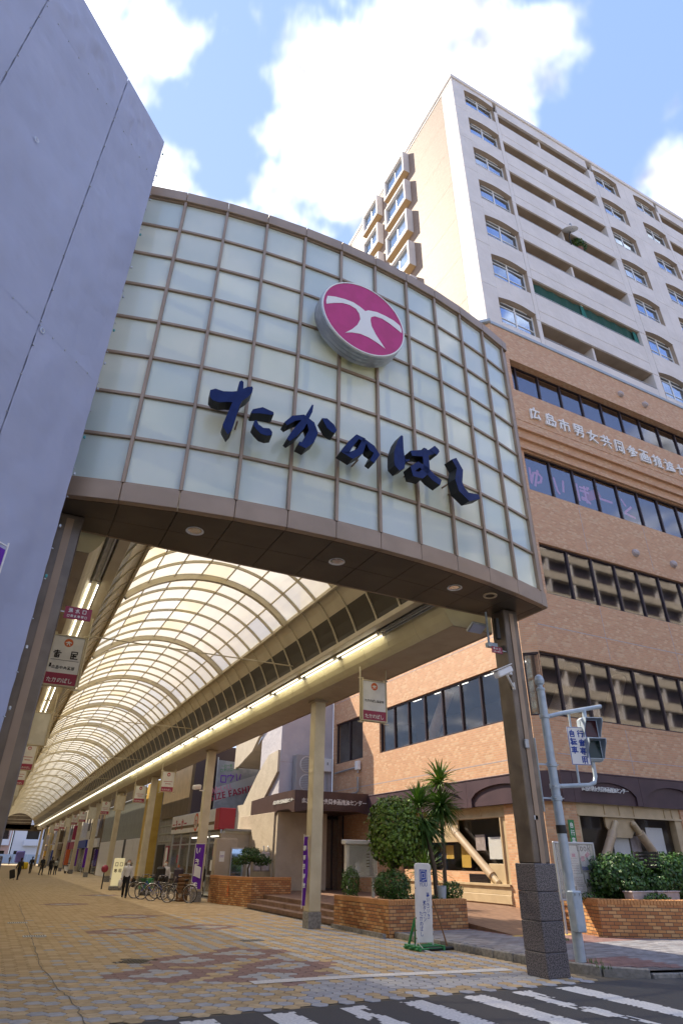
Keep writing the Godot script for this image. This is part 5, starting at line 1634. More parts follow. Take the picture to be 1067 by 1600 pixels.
	b = leaves(Vector3(31.7, 46.1, -20.5), Vector3(.8, .55, .5), 500, .16, 3); put("foliage", b, M.leaf, t)
	b = MB.new(); b.lathe([Vector2(.0, 0), Vector2(.3, 0), Vector2(.4, .6), Vector2(.34, .6)], Vector3(31.7, 45.0, -20.6), 14); put("pot", b, M.terracotta, t)
	# green net drawn across one balcony
	t = thing("balcony_net", "dark green netting hung across the lower long balcony", "net", Vector3(30.3, 36.6, -20.5))
	b = MB.new()
	var net := mat(.018, .075, .055, .9)
	for s in 26:
		var xa := 25.0 + s * .416; var xb := xa + .42
		var za := zf - .28 - .05 * sin(s * 2.1); var zb := zf - .28 - .05 * sin((s + 1) * 2.1)
		b.quad(Vector3(xa, 36.5, za), Vector3(xb, 36.5, zb), Vector3(xb, 37.9, zb), Vector3(xa, 37.9, za))
	put("mesh", b, net, t)
	for q in [29.7, 35.2]:
		b = MB.new()
		for s in 6:
			b.quad(Vector3(q + s * .1, 36.4, zf - .17 - .03 * (s % 2)), Vector3(q + s * .1 + .1, 36.4, zf - .17 - .03 * ((s + 1) % 2)), Vector3(q + s * .05 + .05, 37.85, zf - .17 - .03 * ((s + 1) % 2)), Vector3(q + s * .05, 37.85, zf - .17 - .03 * (s % 2)))
		put("drawn_curtain", b, mat(.02, .16, .13, .8), t)

func tower_window(t: Node3D, a: float, c: float, y: float, zf: float, kind: int):
	var z := zf - .32
	var b := MB.new()
	b.box(Vector3(a, y - .02, z - .12), Vector3(c, y + .06, z + .32), .0)
	put("window_sill", b, M.tower_white, t)
	for s in [a - .02, c]:
		b = MB.new(); b.box(Vector3(s, y, z - .2), Vector3(s + .02, y + 2.5, zf - .005)); put("window_reveal", b, M.tower_tan, t)
	b = MB.new()
	var m := (a + c) / 2
	for k in [[a, a + .07], [m - .05, m + .05], [c - .07, c]]: b.box(Vector3(k[0], y + .06, z - .05), Vector3(k[1], y + 2.45, z + .03))
	for k in [[y + .06, y + .13], [y + .85, y + .90], [y + 1.98, y + 2.05], [y + 2.38, y + 2.45]]: b.box(Vector3(a, k[0], z - .045), Vector3(c, k[1], z + .025))
	var f := put("window", b, M.white_paint, t)
	for k in [[a + .06, m - .04], [m + .04, c - .06]]:
		b = MB.new(); b.box(Vector3(k[0], y + .1, z - .02), Vector3(k[1], y + 2.42, z - .012)); put("pane", b, M.tower_glass, f)
	b = MB.new(); b.quad(Vector3(a, y, z - .5), Vector3(c, y, z - .5), Vector3(c, y + 2.5, z - .5), Vector3(a, y + 2.5, z - .5)); put("room_wall", b, M.dark_room, f)
	var halves: Array = [[], [0], [1], [0, 1]][kind]
	for h in halves:
		b = MB.new()
		var xa: float = [a + .08, m + .02][h]; var xb: float = [m - .02, c - .08][h]
		for s in 10:
			var p := lerpf(xa, xb, s / 10.0); var q := lerpf(xa, xb, (s + 1) / 10.0)
			b.quad(Vector3(p, y + .15, z - .15 - .05 * (s % 2)), Vector3(q, y + .15, z - .15 - .05 * ((s + 1) % 2)), Vector3(q, y + 2.0, z - .15 - .05 * ((s + 1) % 2)), Vector3(p, y + 2.0, z - .15 - .05 * (s % 2)))
		put("curtain", b, M.curtain, f)

func bay_window(t: Node3D, x: float, z1: float, z0: float, y: float):
	# a box bay that stands out of the brick side, its frame thick and cream
	var d := .62
	var b := MB.new()
	b.box(Vector3(x - d, y, z1 - .28), Vector3(x + .05, y + 3.0, z1), .03); b.box(Vector3(x - d, y, z0), Vector3(x + .05, y + 3.0, z0 + .28), .03)
	b.box(Vector3(x - d + .002, y + .002, z0 + .28), Vector3(x + .05, y + .30, z1 - .28), .02); b.box(Vector3(x - d + .002, y + 2.72, z0 + .28), Vector3(x + .05, y + 2.998, z1 - .28), .02)
	var f := put("bay_window", b, M.tower_white, t)
	b = MB.new(); b.box(Vector3(x - d + .05, y - .03, z0 + .03), Vector3(x, y, z1 - .03)); put("bay_underside", b, mat(.40, .27, .14, .8), f)
	b = MB.new()
	for k in [z0 + .28, (z0 + z1) / 2 - .04, z1 - .36]: b.box(Vector3(x - .40, y + .3, k), Vector3(x - .34, y + 2.72, k + .08))
	for k in [.3, .95, 2.66]: b.box(Vector3(x - .39, y + k, z0 + .3), Vector3(x - .35, y + k + .06, z1 - .3))
	put("sash", b, M.alu, f)
	b = MB.new(); b.box(Vector3(x - .375, y + .3, z0 + .3), Vector3(x - .365, y + 2.7, z1 - .3)); put("pane", b, M.tower_glass, f)
	b = MB.new(); b.quad(Vector3(x - .25, y + .3, z0 + .28), Vector3(x - .25, y + .3, z1 - .28), Vector3(x - .25, y + 2.7, z1 - .28), Vector3(x - .25, y + 2.7, z0 + .28)); put("blind", b, M.curtain, f)

# ---------------------------------------------------------------- shops along the right side, left row, far end
func shops():
	var b: MB
	var t := thing("corner_wall", "beige rendered wall of the shop corner behind the second column, with a small notice", "wall", Vector3(11.4, 0, -34))
	b = MB.new(); b.box(Vector3(10.05, 0, -33.9), Vector3(11.12, 2.66, -33.4), .02); put("wall_block", b, M.beige, t)
	b = MB.new(); b.box(Vector3(10.25, 1.65, -33.4), Vector3(10.5, 2.1, -33.385)); put("notice", b, M.paper, t)
	b = MB.new(); text(b, "口口", Vector3(10.28, 1.85, -33.384), Vector3.RIGHT, .09, .002, 1.4); put("notice_print", b, M.purple, t)
	b = MB.new(); b.box(Vector3(11.1, 0, -36.5), Vector3(16.8, 3.0, -36.2)); put("back_wall", b, M.beige, t)
	b = MB.new(); b.box(Vector3(10.8, 1.0, -33.36), Vector3(11.48, 2.26, -33.30), .01); put("glass_cabinet", b, M.alu, t)
	b = MB.new(); b.box(Vector3(10.85, 1.05, -33.30), Vector3(11.43, 2.2, -33.292)); put("cabinet_pane", b, M.tower_glass, t)
	# clothing shop: sign box, glass front
	t = thing("corner_shop", "glass fronted corner shop with a white and red sign box above", "shop", Vector3(12, 0, -41))
	b = MB.new(); b.box(Vector3(11.0, 3.18, -47.6), Vector3(11.7, 4.24, -37.35), .02); var sg := put("sign_box", b, M.sign_white, t)
	b = MB.new(); b.box(Vector3(10.99, 3.17, -37.35), Vector3(11.9, 4.25, -36.5), .02); put("sign_end", b, M.red, sg)
	b = MB.new(); var d := MB.new(); d.lathe([Vector2(.5, 0), Vector2(.42, .004), Vector2(0, .004)], Vector3.ZERO, 26)
	b.add(d, Transform3D(Basis(Vector3.BACK, PI / 2), Vector3(10.995, 3.7, -41.3))); put("sign_disc", b, M.orange, sg)
	b = MB.new(); d = MB.new(); d.lathe([Vector2(.36, 0), Vector2(0, .001)], Vector3.ZERO, 26)
	b.add(d, Transform3D(Basis(Vector3.BACK, PI / 2), Vector3(10.988, 3.7, -41.3))); put("sign_disc_face", b, M.sign_cream, sg)
	b = MB.new(); text(b, "の", Vector3(10.985, 3.5, -41.5), Vector3.BACK, .4, .004, 1.2); put("sign_mark", b, M.red, sg)
	b = MB.new(); b.box(Vector3(10.99, 3.44, -47.5), Vector3(10.996, 3.6, -37.4)); put("sign_stripe", b, M.brown_wall, sg)
	b = MB.new(); text(b, "ーきーかー", Vector3(10.985, 3.42, -47.2), Vector3.BACK, .6, .005, 1.3, Vector2(1.3, 0)); put("sign_lettering", b, M.red, sg)
	for z in [-47.4, -45.1, -42.8, -40.5, -38.6, -36.5]:
		b = MB.new(); b.box(Vector3(11.1, 0, z - .05), Vector3(11.2, 3.17, z + .05), .01); put("shopfront_post", b, M.alu, t)
	for y in [.12, .9, 2.5]:
		b = MB.new(); b.box(Vector3(11.12, y, -47.4), Vector3(11.18, y + .07, -36.5)); put("shopfront_rail", b, M.alu, t)
	for z in [[-47.3, -45.2], [-45.0, -42.9], [-42.7, -40.6], [-40.4, -38.7], [-38.5, -36.6]]:
		b = MB.new(); b.box(Vector3(11.145, .2, z[0]), Vector3(11.155, 3.1, z[1])); put("pane", b, M.glass, t)
	b = MB.new(); b.box(Vector3(11.0, .05, -47.6), Vector3(16, .1, -36.2)); b.box(Vector3(11.2, 3.0, -47.6), Vector3(16, 3.1, -36.2)); b.box(Vector3(15.5, 0, -47.6), Vector3(15.6, 3, -36.2)); put("shop_interior", b, M.sign_cream, t)
	for k in 8:
		b = MB.new(); b.box(Vector3(11.9 + (k % 2) * 1.2, .1, -46.8 + k * 1.3), Vector3(12.5 + (k % 2) * 1.2, 1.3 + .4 * (k % 3), -46.0 + k * 1.3), .02); put("display_stand", b, [M.brown_wall, M.paper, M.beige, M.wine][k % 4], t)
	for k in 5:
		b = MB.new(); b.box(Vector3(12.2, 2.94, -46.5 + k * 2.2), Vector3(12.4, 2.99, -45.3 + k * 2.2)); put("ceiling_lamp", b, M.ceil, t)
	for k in [[-45.6, 1.5, .5, .45], [-45.0, .9, .4, .5], [-39.4, 1.4, .5, .6], [-37.6, 1.9, .35, .4], [-37.9, 1.2, .4, .5]]:
		b = MB.new(); b.box(Vector3(11.13, k[1], k[0]), Vector3(11.14, k[1] + k[3], k[0] + k[2])); put("window_notice", b, [M.paper, M.orange, M.paper, M.wine][int(k[1] * 10) % 4], t)
	b = MB.new(); b.box(Vector3(11.1, 4.26, -52), Vector3(11.3, 7.4, -44.2)); put("brown_upper_wall", b, M.brown_wall, t)
	b = MB.new(); b.box(Vector3(11.3, 4.26, -44.3), Vector3(18, 8.6, -44.2)); put("dark_upper_wall", b, M.frame, t)
	b = MB.new(); b.box(Vector3(11.3, 3.1, -45.9), Vector3(18, 3.2, -36)); put("flat_roof", b, M.concrete, t)
	# big banner
	t = thing("shop_banner", "large grey banner reading SIZE FASHION behind the second column", "banner", Vector3(14.6, 4.2, -43.4))
	b = MB.new()
	b.prism(PackedVector2Array([Vector2(12.58, 4.5), Vector2(16.6, 3.9), Vector2(16.6, 7.4), Vector2(12.63, 7.62)]), Vector3(0, 0, -43.4), Vector3.RIGHT, Vector3.UP, -.03, 0); put("cloth", b, mottled(C(.20, .22, .25), C(.26, .28, .31), 2.0, .7), t)
	b = MB.new(); b.prism(PackedVector2Array([Vector2(12.62, 5.0), Vector2(16.5, 6.7), Vector2(16.5, 7.2), Vector2(12.64, 5.9)]), Vector3(0, 0, -43.4), Vector3.RIGHT, Vector3.UP, 0, .004); put("pale_stripe", b, mat(.36, .38, .41, .7), t)
	var slope := Basis(Vector3.BACK, .25)
	place("slogan", latin("SIZE FASHION", .40, .01), M.wine, Transform3D(slope, Vector3(14.05, 5.68, -43.38)) .translated(-t.position), t)
	place("slogan_sizes", latin("M•L•LL", .34, .01, false), M.pink_ink, Transform3D(slope, Vector3(13.05, 5.85, -43.38)).translated(-t.position), t)
	b = MB.new(); text(b, "ロウリ".replace("ロ", "口").replace("リ", "い"), Vector3(12.85, 6.25, -43.39), Vector3.RIGHT, .5, .008, 1.1, Vector2(1.05, .16)); put("shop_name", b, M.purple, t)
	b = MB.new(); text(b, "ー口ー水", Vector3(12.85, 7.15, -43.39), Vector3.RIGHT, .18, .006, 1.1, Vector2(1.1, .2)); text(b, "口タい口ン水", Vector3(12.8, 6.88, -43.39), Vector3.RIGHT, .2, .006, 1.1, Vector2(1.1, .2)); put("small_print", b, M.green, t)
	b = MB.new(); b.cyl(Vector3(12.6, 3.2, -43.45), Vector3(12.6, 7.8, -43.45), .04, -1, 8); b.cyl(Vector3(16.6, 3.2, -43.45), Vector3(16.6, 7.6, -43.45), .04, -1, 8); b.cyl(Vector3(12.6, 7.6, -43.46), Vector3(16.6, 7.4, -43.46), .03, -1, 8); put("support_frame", b, M.zinc, t)
	# narrow shop with the yellow panel
	t = thing("ochre_signboard", "tall yellow ochre panel with dark green characters beside the third column", "panel", Vector3(10.9, 0, -56))
	b = MB.new(); b.box(Vector3(10.75, .2, -57.0), Vector3(11.6, 7.1, -53.2), .02); put("panel_face", b, M.yellow, t)
	b = MB.new(); text(b, "用央水", Vector3(10.74, 2.6, -56.0), Vector3.BACK, 1.1, .006, 1.2, Vector2(0, -.85)); put("lettering", b, M.green, t)
	t = thing("narrow_shop", "narrow dim shop front between the yellow panel and the glass shop", "shop", Vector3(11.6, 0, -50.5))
	b = MB.new(); b.box(Vector3(11.3, 0, -57.1), Vector3(17, 7.1, -47.7)); put("front_wall", b, M.concrete, t)
	b = MB.new(); b.box(Vector3(11.24, 0, -52.4), Vector3(11.3, 2.6, -50.2)); put("doorway", b, M.dark, t)
	for k in 7:
		b = MB.new(); b.box(Vector3(11.26, 2.75 + k * .5, -52.6), Vector3(11.30, 2.85 + k * .5, -48.2)); put("slat", b, M.fence, t)
	b = MB.new(); b.box(Vector3(11.22, 1.2, -49.6), Vector3(11.28, 2.5, -48.6), .01); put("framed_poster", b, M.wine, t)
	b = MB.new(); b.box(Vector3(11.215, 1.3, -49.45), Vector3(11.225, 2.4, -48.75)); put("poster_print", b, M.paper, t)
	# hoarding
	t = thing("site_hoarding", "long pale hoarding with white boards below and grey corrugated sheets above", "hoarding", Vector3(11, 0, -69))
	for k in 19:
		b = MB.new()
		var z := -57.2 - k * 1.22
		if k != 6 and k != 2: b.box(Vector3(10.98, .05, z - 1.21), Vector3(11.04, 3.16, z), .008)
		else: b.box(Vector3(11.0, .05, z - 1.21), Vector3(11.02, 3.16, z))
		put("white_board", b, M.sign_white if k != 6 else M.dark, t)
		b = MB.new()
		for q in 8:
			var za := z - q * .1525; var x := 11.06 if q % 2 else 11.0; var x2 := 11.0 if q % 2 else 11.06
			b.quad(Vector3(x, 3.2, za), Vector3(x, 3.2, za - .1), Vector3(x, 6.5, za - .1), Vector3(x, 6.5, za))
			b.quad(Vector3(x, 3.2, za - .1), Vector3(x2, 3.2, za - .1525), Vector3(x2, 6.5, za - .1525), Vector3(x, 6.5, za - .1))
		put("corrugated_sheet", b, M.fence, t)
	b = MB.new(); b.cyl(Vector3(10.95, 6.4, -57), Vector3(10.95, 6.4, -80), .05, -1, 8); put("top_rail", b, M.zinc, t)
	b = MB.new(); b.box(Vector3(10.96, .06, -60.2), Vector3(10.975, 2.6, -60.05)); put("white_strip", b, M.white_paint, t)
	# far shops on the right: each with fascia, awning or sign
	var kinds := [["brown", M.brown_wall, M.sign_white, "shop with a dark brown front beyond the hoarding"], ["blue", M.sign_cream, M.blue_ink, "cream shop with a bright blue sign in the far row"], ["white", M.sign_white, M.wine, "white shop front beside the blue signed shop"], ["red", M.concrete, M.wine, "grey shop with a dark red sign in the far row"], ["tan", M.beige, M.brown_wall, "beige shop with a brown sign in the far row"], ["dark", M.frame, M.sign_cream, "dark shop front near the arcade's far end"], ["pale", M.lilac, M.yellow, "pale shop with a yellow sign near the far end"], ["ochre", M.yellow, M.brown_wall, "ochre shop front last in the row"]]
	for k in kinds.size():
		var z := -80.8 - k * 10.4
		var e = kinds[k]
		t = thing("far_shop", e[3], "shop", Vector3(13, 0, z - 5), "shops in the far row on the right")
		b = MB.new(); b.box(Vector3(11, 3.0, z - 10.3), Vector3(16, 9, z), .02); put("upper_wall", b, e[1], t)
		b = MB.new(); b.box(Vector3(10.8, 2.7, z - 9.4), Vector3(11.05, 3.6, z - .8), .02); put("sign", b, e[2], t)
		b = MB.new(); b.box(Vector3(11.5, 0, z - 10.3), Vector3(16, 3.0, z - .02)); put("recess", b, M.dark_room, t)
		for q in 4:
			b = MB.new(); b.box(Vector3(11.4, .1, z - 9.8 + q * 2.45), Vector3(11.46, 2.6, z - 7.6 + q * 2.45)); put("shopfront_pane", b, M.tower_glass, t)
		for q in [.1, 10.2]:
			b = MB.new(); b.box(Vector3(10.98, 0, z - q - .1), Vector3(11.5, 3.0, z - q + .1)); put("pier", b, e[1], t)
		for q in 3:
			b = MB.new(); b.box(Vector3(10.97, 4.6, z - 8.8 + q * 3.0), Vector3(11.0, 6.2, z - 7.0 + q * 3.0)); put("upper_window", b, M.frame, t)
		b = MB.new(); b.box(Vector3(11.8, 2.85, z - 8), Vector3(12.2, 2.95, z - 2)); put("shop_light", b, M.ceil, t)
		b = MB.new(); b.box(Vector3(10.3, 3.8, z - 3 - .1), Vector3(10.95, 5.6, z - 3), .01); put("projecting_sign", b, [e[2], M.sign_white][k % 2], t)
	var goods := [[9.9, -84.0, M.purple], [9.8, -94.5, M.purple], [10.1, -97, M.red], [9.9, -105, M.orange], [10.2, -112, M.wine], [9.6, -126, M.blue_ink]]
	for k in goods.size():
		var e = goods[k]
		t = thing("shop_flag", ["purple flag outside the brown fronted shop", "purple flag by the blue signed shop", "red flag outside the blue signed shop", "orange flag in front of the white shop", "dark red flag in front of the grey shop", "blue flag near the arcade's far end"][k], "flag", Vector3(e[0], 0, e[1]))
		b = MB.new(); b.cyl(t.position, t.position + Vector3(0, 2.7, 0), .02, -1, 6); put("pole", b, M.white_paint, t)
		b = MB.new(); b.box(t.position + Vector3(.03, .7, -.005), t.position + Vector3(.6, 2.6, .005)); put("cloth", b, e[2], t)
	# left side shops, hidden behind the gate's left column from the front
	for k in 6:
		var z := -11.6 - k * 26.0
		t = thing("left_shop_block", "plain shop block on the left side of the arcade, %s from the gate" % ["first", "second", "third", "fourth", "fifth", "last"][k], "building", Vector3(-5, 0, z - 13), "shop blocks on the left side")
		b = MB.new(); b.wall(Vector3(-1.6, 0, z), Vector3.FORWARD, 25.8, 12.0, [[1.5, .1, 7.5, 2.8], [9, .1, 16, 2.8], [17.5, .1, 24.3, 2.8]], .4)
		b.box(Vector3(-12, 0, z - 25.8), Vector3(-2.1, 12, z)); b.quad(Vector3(-2.1, 0, z), Vector3(-1.6, 0, z), Vector3(-1.6, 12, z), Vector3(-2.1, 12, z)); b.quad(Vector3(-2.1, 12, z), Vector3(-1.6, 12, z), Vector3(-1.6, 12, z - 25.8), Vector3(-2.1, 12, z - 25.8)); put("wall", b, [M.beige, M.concrete, M.lilac][k % 3], t)
		for q in [[1.5, 7.5], [9.0, 16.0], [17.5, 24.3]]:
			b = MB.new(); b.box(Vector3(-1.98, .1, z - q[1] + .02), Vector3(-1.9, 2.78, z - q[0] - .02)); put("shop_window", b, M.tower_glass, t)
			b = MB.new(); b.box(Vector3(-1.6, 2.9, z - q[1]), Vector3(-1.35, 3.7, z - q[0]), .02); put("shop_sign", b, [M.wine, M.sign_white, M.blue_ink, M.sign_cream][(k + int(q[0])) % 4], t)

func far_end():
	var b: MB
	var t := thing("pink_building", "pink building with a white balcony past the end of the arcade", "building", Vector3(-4, 0, -206))
	b = MB.new(); b.wall(Vector3(-20, 0, -200), Vector3.RIGHT, 25, 26, [[15.2, 5.2, 19.0, 8.2], [20.5, 4.4, 24, 8.6], [20.5, 10, 24, 13], [15.2, 10, 19, 13], [20.6, .2, 24, 2.8], [15, .2, 19, 2.8]], .8); put("wall", b, M.far_pink, t)
	b = MB.new(); b.box(Vector3(-20, 0, -212), Vector3(5, 26, -201)); put("rear", b, M.dark_room, t)
	b = MB.new(); b.box(Vector3(.4, 4.0, -200.8), Vector3(4.6, 5.4, -199.2), .03); put("balcony", b, M.far_white, t)
	b = MB.new(); b.box(Vector3(.3, 8.6, -200.5), Vector3(4.6, 9.0, -199.2), .03); b.box(Vector3(.3, 4, -200.5), Vector3(.6, 9, -199.3)); b.box(Vector3(4.3, 4, -200.5), Vector3(4.6, 9, -199.3)); put("balcony_frame", b, M.far_white, t)
	b = MB.new()
	for k in 12: b.box(Vector3(.7 + k * .3, 5.4, -199.4), Vector3(.78 + k * .3, 6.3, -199.3))
	b.box(Vector3(.6, 6.3, -199.45), Vector3(4.3, 6.4, -199.3)); put("railing", b, M.frame, t)
	t = thing("white_building", "white building with a small balcony at the far end, right of the pink one", "building", Vector3(10, 0, -206))
	b = MB.new(); b.wall(Vector3(5.4, 0, -200), Vector3.RIGHT, 12, 24, [[3.0, 5.5, 6.0, 8.0], [3.0, 10.5, 6.0, 13], [.8, .2, 3.6, 2.8], [7, 5.5, 10, 8]], .6); put("wall", b, M.far_white, t)
	b = MB.new(); b.box(Vector3(5.4, 0, -212), Vector3(17.4, 24, -201)); put("rear", b, M.dark_room, t)
	b = MB.new(); b.box(Vector3(8.0, 4.0, -200), Vector3(11.8, 5.3, -198.9), .03); put("balcony", b, M.far_white, t)
	t = thing("street_fence", "low pale blue fence across the far end of the street", "fence", Vector3(5, 0, -190))
	for k in 9:
		b = MB.new(); b.box(Vector3(-2 + k * 1.6, .1, -190.1), Vector3(-.45 + k * 1.6, 2.0, -190), .02); put("panel", b, mat(.32, .40, .50, .6), t)

# buildings across the road: the windows mirror them
func across_the_road():
	var t := thing("mirrored_apartments", "tall cream apartment block across the road, seen mirrored in the brick building's windows", "building", Vector3(30, 0, 24))
	var b := MB.new(); b.box(Vector3(44, 0, 19), Vector3(112, 45, 34)); put("wall", b, M.lilac, t)
	for k in 13:
		b = MB.new(); b.box(Vector3(44.5, 4 + k * 3.05, 18.3), Vector3(111.5, 5.0 + k * 3.05, 18.45), .02); b.box(Vector3(44.5, 3.9 + k * 3.05, 18.3), Vector3(111.5, 4.0 + k * 3.05, 19)); put("balcony", b, M.stair, t)
		b = MB.new()
		for q in 15: b.box(Vector3(45.2 + q * 4.35, 5.2 + k * 3.05, 18.97), Vector3(48.4 + q * 4.35, 6.9 + k * 3.05, 18.99))
		put("window_row", b, M.frame, t)
	for q in 16:
		b = MB.new(); b.box(Vector3(44.4 + q * 4.35, 3, 18.4), Vector3(44.65 + q * 4.35, 44, 19)); put("pier", b, M.tower_white, t)
	t = thing("low_office", "low grey office across the road behind the viewer", "building", Vector3(-6, 0, 20))
	b = MB.new(); b.wall(Vector3(12, 0, 13), Vector3.LEFT, 40, 13, [[2, 1, 9, 4], [12, 1, 20, 4], [2, 6, 18, 8], [22, 6, 38, 8], [2, 10, 18, 12], [22, 10, 38, 12]], .3); put("wall", b, M.sign_cream, t)
	b = MB.new(); b.box(Vector3(-28, 0, 13.4), Vector3(12, 13, 28)); put("rear", b, M.frame, t)

# ---------------------------------------------------------------- street furniture
func signal_pole():
	var b: MB
	var z := -10.96
	var t := thing("signal_pole", "pale blue grey steel pole carrying the pedestrian signal", "pole", Vector3(10.83, .13, z))
	b = MB.new(); b.tube([Vector3(10.84, .13, z), Vector3(10.84, 5.35, z)], .105, 18, .088); put("shaft", b, M.pole, t)
	b = MB.new(); b.lathe([Vector2(.088, 0), Vector2(.10, .02), Vector2(.10, .06), Vector2(.06, .09), Vector2(.06, .13), Vector2(.10, .17), Vector2(.115, .25), Vector2(.09, .34), Vector2(.05, .38), Vector2(0, .40)], Vector3(10.84, 5.35, z), 18); put("cap", b, M.pole, t)
	b = MB.new(); b.tube([Vector3(10.92, 4.77, z), Vector3(11.4, 4.90, z), Vector3(12.75, 5.20, z)], .048, 12); put("upper_arm", b, M.pole, t)
	b = MB.new(); b.tube([Vector3(10.92, 3.28, z), Vector3(11.9, 3.36, z), Vector3(12.08, 3.42, z), Vector3(12.14, 3.56, z), Vector3(12.14, 3.95, z)], .046, 12); put("lower_arm", b, M.pole, t)
	b = MB.new(); b.tube([Vector3(12.15, 5.08, z), Vector3(12.12, 4.5, z)], .05, 12); put("upper_hanger", b, M.pole, t)
	b = MB.new(); b.tube([Vector3(11.66, 4.97, z - .03), Vector3(11.62, 3.33, z - .03)], .026, 10); put("plate_pole", b, M.pole, t)
	for y in [4.77, 3.28, 3.72, 3.03]:
		b = MB.new(); b.lathe([Vector2(.09, -.05), Vector2(.115, -.045), Vector2(.115, .045), Vector2(.09, .05)], Vector3(10.84, y, z), 18); put("clamp_band", b, M.pole, t)
		b = MB.new(); b.cyl(Vector3(10.7, y, z + .07), Vector3(10.98, y, z + .07), .014, -1, 6); put("bolt", b, M.zinc, t)
	b = MB.new(); b.lathe([Vector2(.107, 0), Vector2(.107, .16)], Vector3(10.84, 2.35, z), 18); put("dark_sticker", b, M.dark, t)
	b = MB.new(); b.box(Vector3(10.66, .62, z + .06), Vector3(10.90, 1.32, z + .24), .02); var bx := put("control_box", b, M.pole, t)
	b = MB.new(); b.box(Vector3(10.69, 1.24, z + .24), Vector3(10.72, 1.28, z + .26)); b.box(Vector3(10.82, 1.24, z + .24), Vector3(10.85, 1.28, z + .26)); put("hinge", b, M.zinc, bx)
	# signal head, turned partly away to the right
	t = thing("pedestrian_signal", "pedestrian signal head with red lamp over green lamp, both unlit", "traffic light", Vector3(12.14, 3.85, z))
	var turn := Basis(Vector3.UP, -.38)
	var o := Vector3(12.16, 4.36, z + .02)
	b = MB.new(); b.obox(Transform3D(turn, o), Vector3(.44, .98, .26), .05); var hd := put("housing", b, M.pole, t)
	for k in 2:
		var c := o + turn * Vector3(-.02, .23 - k * .46, .14)
		b = MB.new(); b.obox(Transform3D(turn, c + turn * Vector3(0, 0, -.012)), Vector3(.36, .38, .03), .01); put("lens", b, [mat(.06, .008, .014, .2), mat(.006, .03, .035, .2)][k], hd)
		b = MB.new()
		var prof := [Vector2(-.21, .2), Vector2(.21, .2)]
		for s in [-1, 1]:   # side flaps curve down and back
			var pts := [Vector3(0, .2, 0), Vector3(0, .2, .28), Vector3(0, .12, .27), Vector3(0, .0, .18), Vector3(0, -.12, .10), Vector3(0, -.2, .06), Vector3(0, -.2, 0)]
			var poly := PackedVector2Array()
			for p in pts: poly.append(Vector2(p.z, p.y))
			b.prism(poly, c + turn * Vector3(s * .2, 0, 0), turn * Vector3.BACK, Vector3.UP, -.008, .008)
		b.obox(Transform3D(turn, c + turn * Vector3(0, .2, .14)), Vector3(.416, .016, .28), .004)
		put("hood", b, M.pole, hd)
	t = thing("signal_plate", "white plate with blue characters for walkers and bicycles beside the signal", "sign", Vector3(11.62, 3.78, z))
	var pb := Basis(Vector3.UP, -.35)
	var po := Vector3(11.74, 4.19, z + .03)
	b = MB.new(); b.obox(Transform3D(pb, po), Vector3(.46, .84, .015), .004); put("plate", b, M.white_paint, t)
	b = MB.new()
	for e in [[-.222, 0, .012, .82], [.222, 0, .012, .82], [0, .41, .45, .012], [0, -.41, .45, .012]]: b.obox(Transform3D(pb, po + pb * Vector3(e[0], e[1], .009)), Vector3(e[2], e[3], .004))
	put("border", b, M.blue_ink, t)
	b = MB.new()
	text(b, "自転車", po + pb * Vector3(-.185, .20, .009), pb * Vector3.RIGHT, .155, .003, 1.5, Vector2(0, -1.18))
	text(b, "行者専用", po + pb * Vector3(.02, .20, .009), pb * Vector3.RIGHT, .155, .003, 1.5, Vector2(0, -1.25)); put("characters", b, M.blue_ink, t)
	t = thing("signal_push_plate", "narrow pale blue sign seen edge on, clamped behind the signal pole", "sign", Vector3(10.45, 2.9, z - .1))
	b = MB.new(); b.obox(Transform3D(Basis(Vector3.UP, 1.35), Vector3(10.42, 3.5, z - .12)), Vector3(.4, 1.5, .02), .004); put("plate", b, M.pole, t)
	for y in [3.72, 3.03]:
		b = MB.new(); b.bar(Vector3(10.42, y, z - .08), Vector3(10.84, y, z - .02), .03, .03); put("clamp_arm", b, M.pole, t)

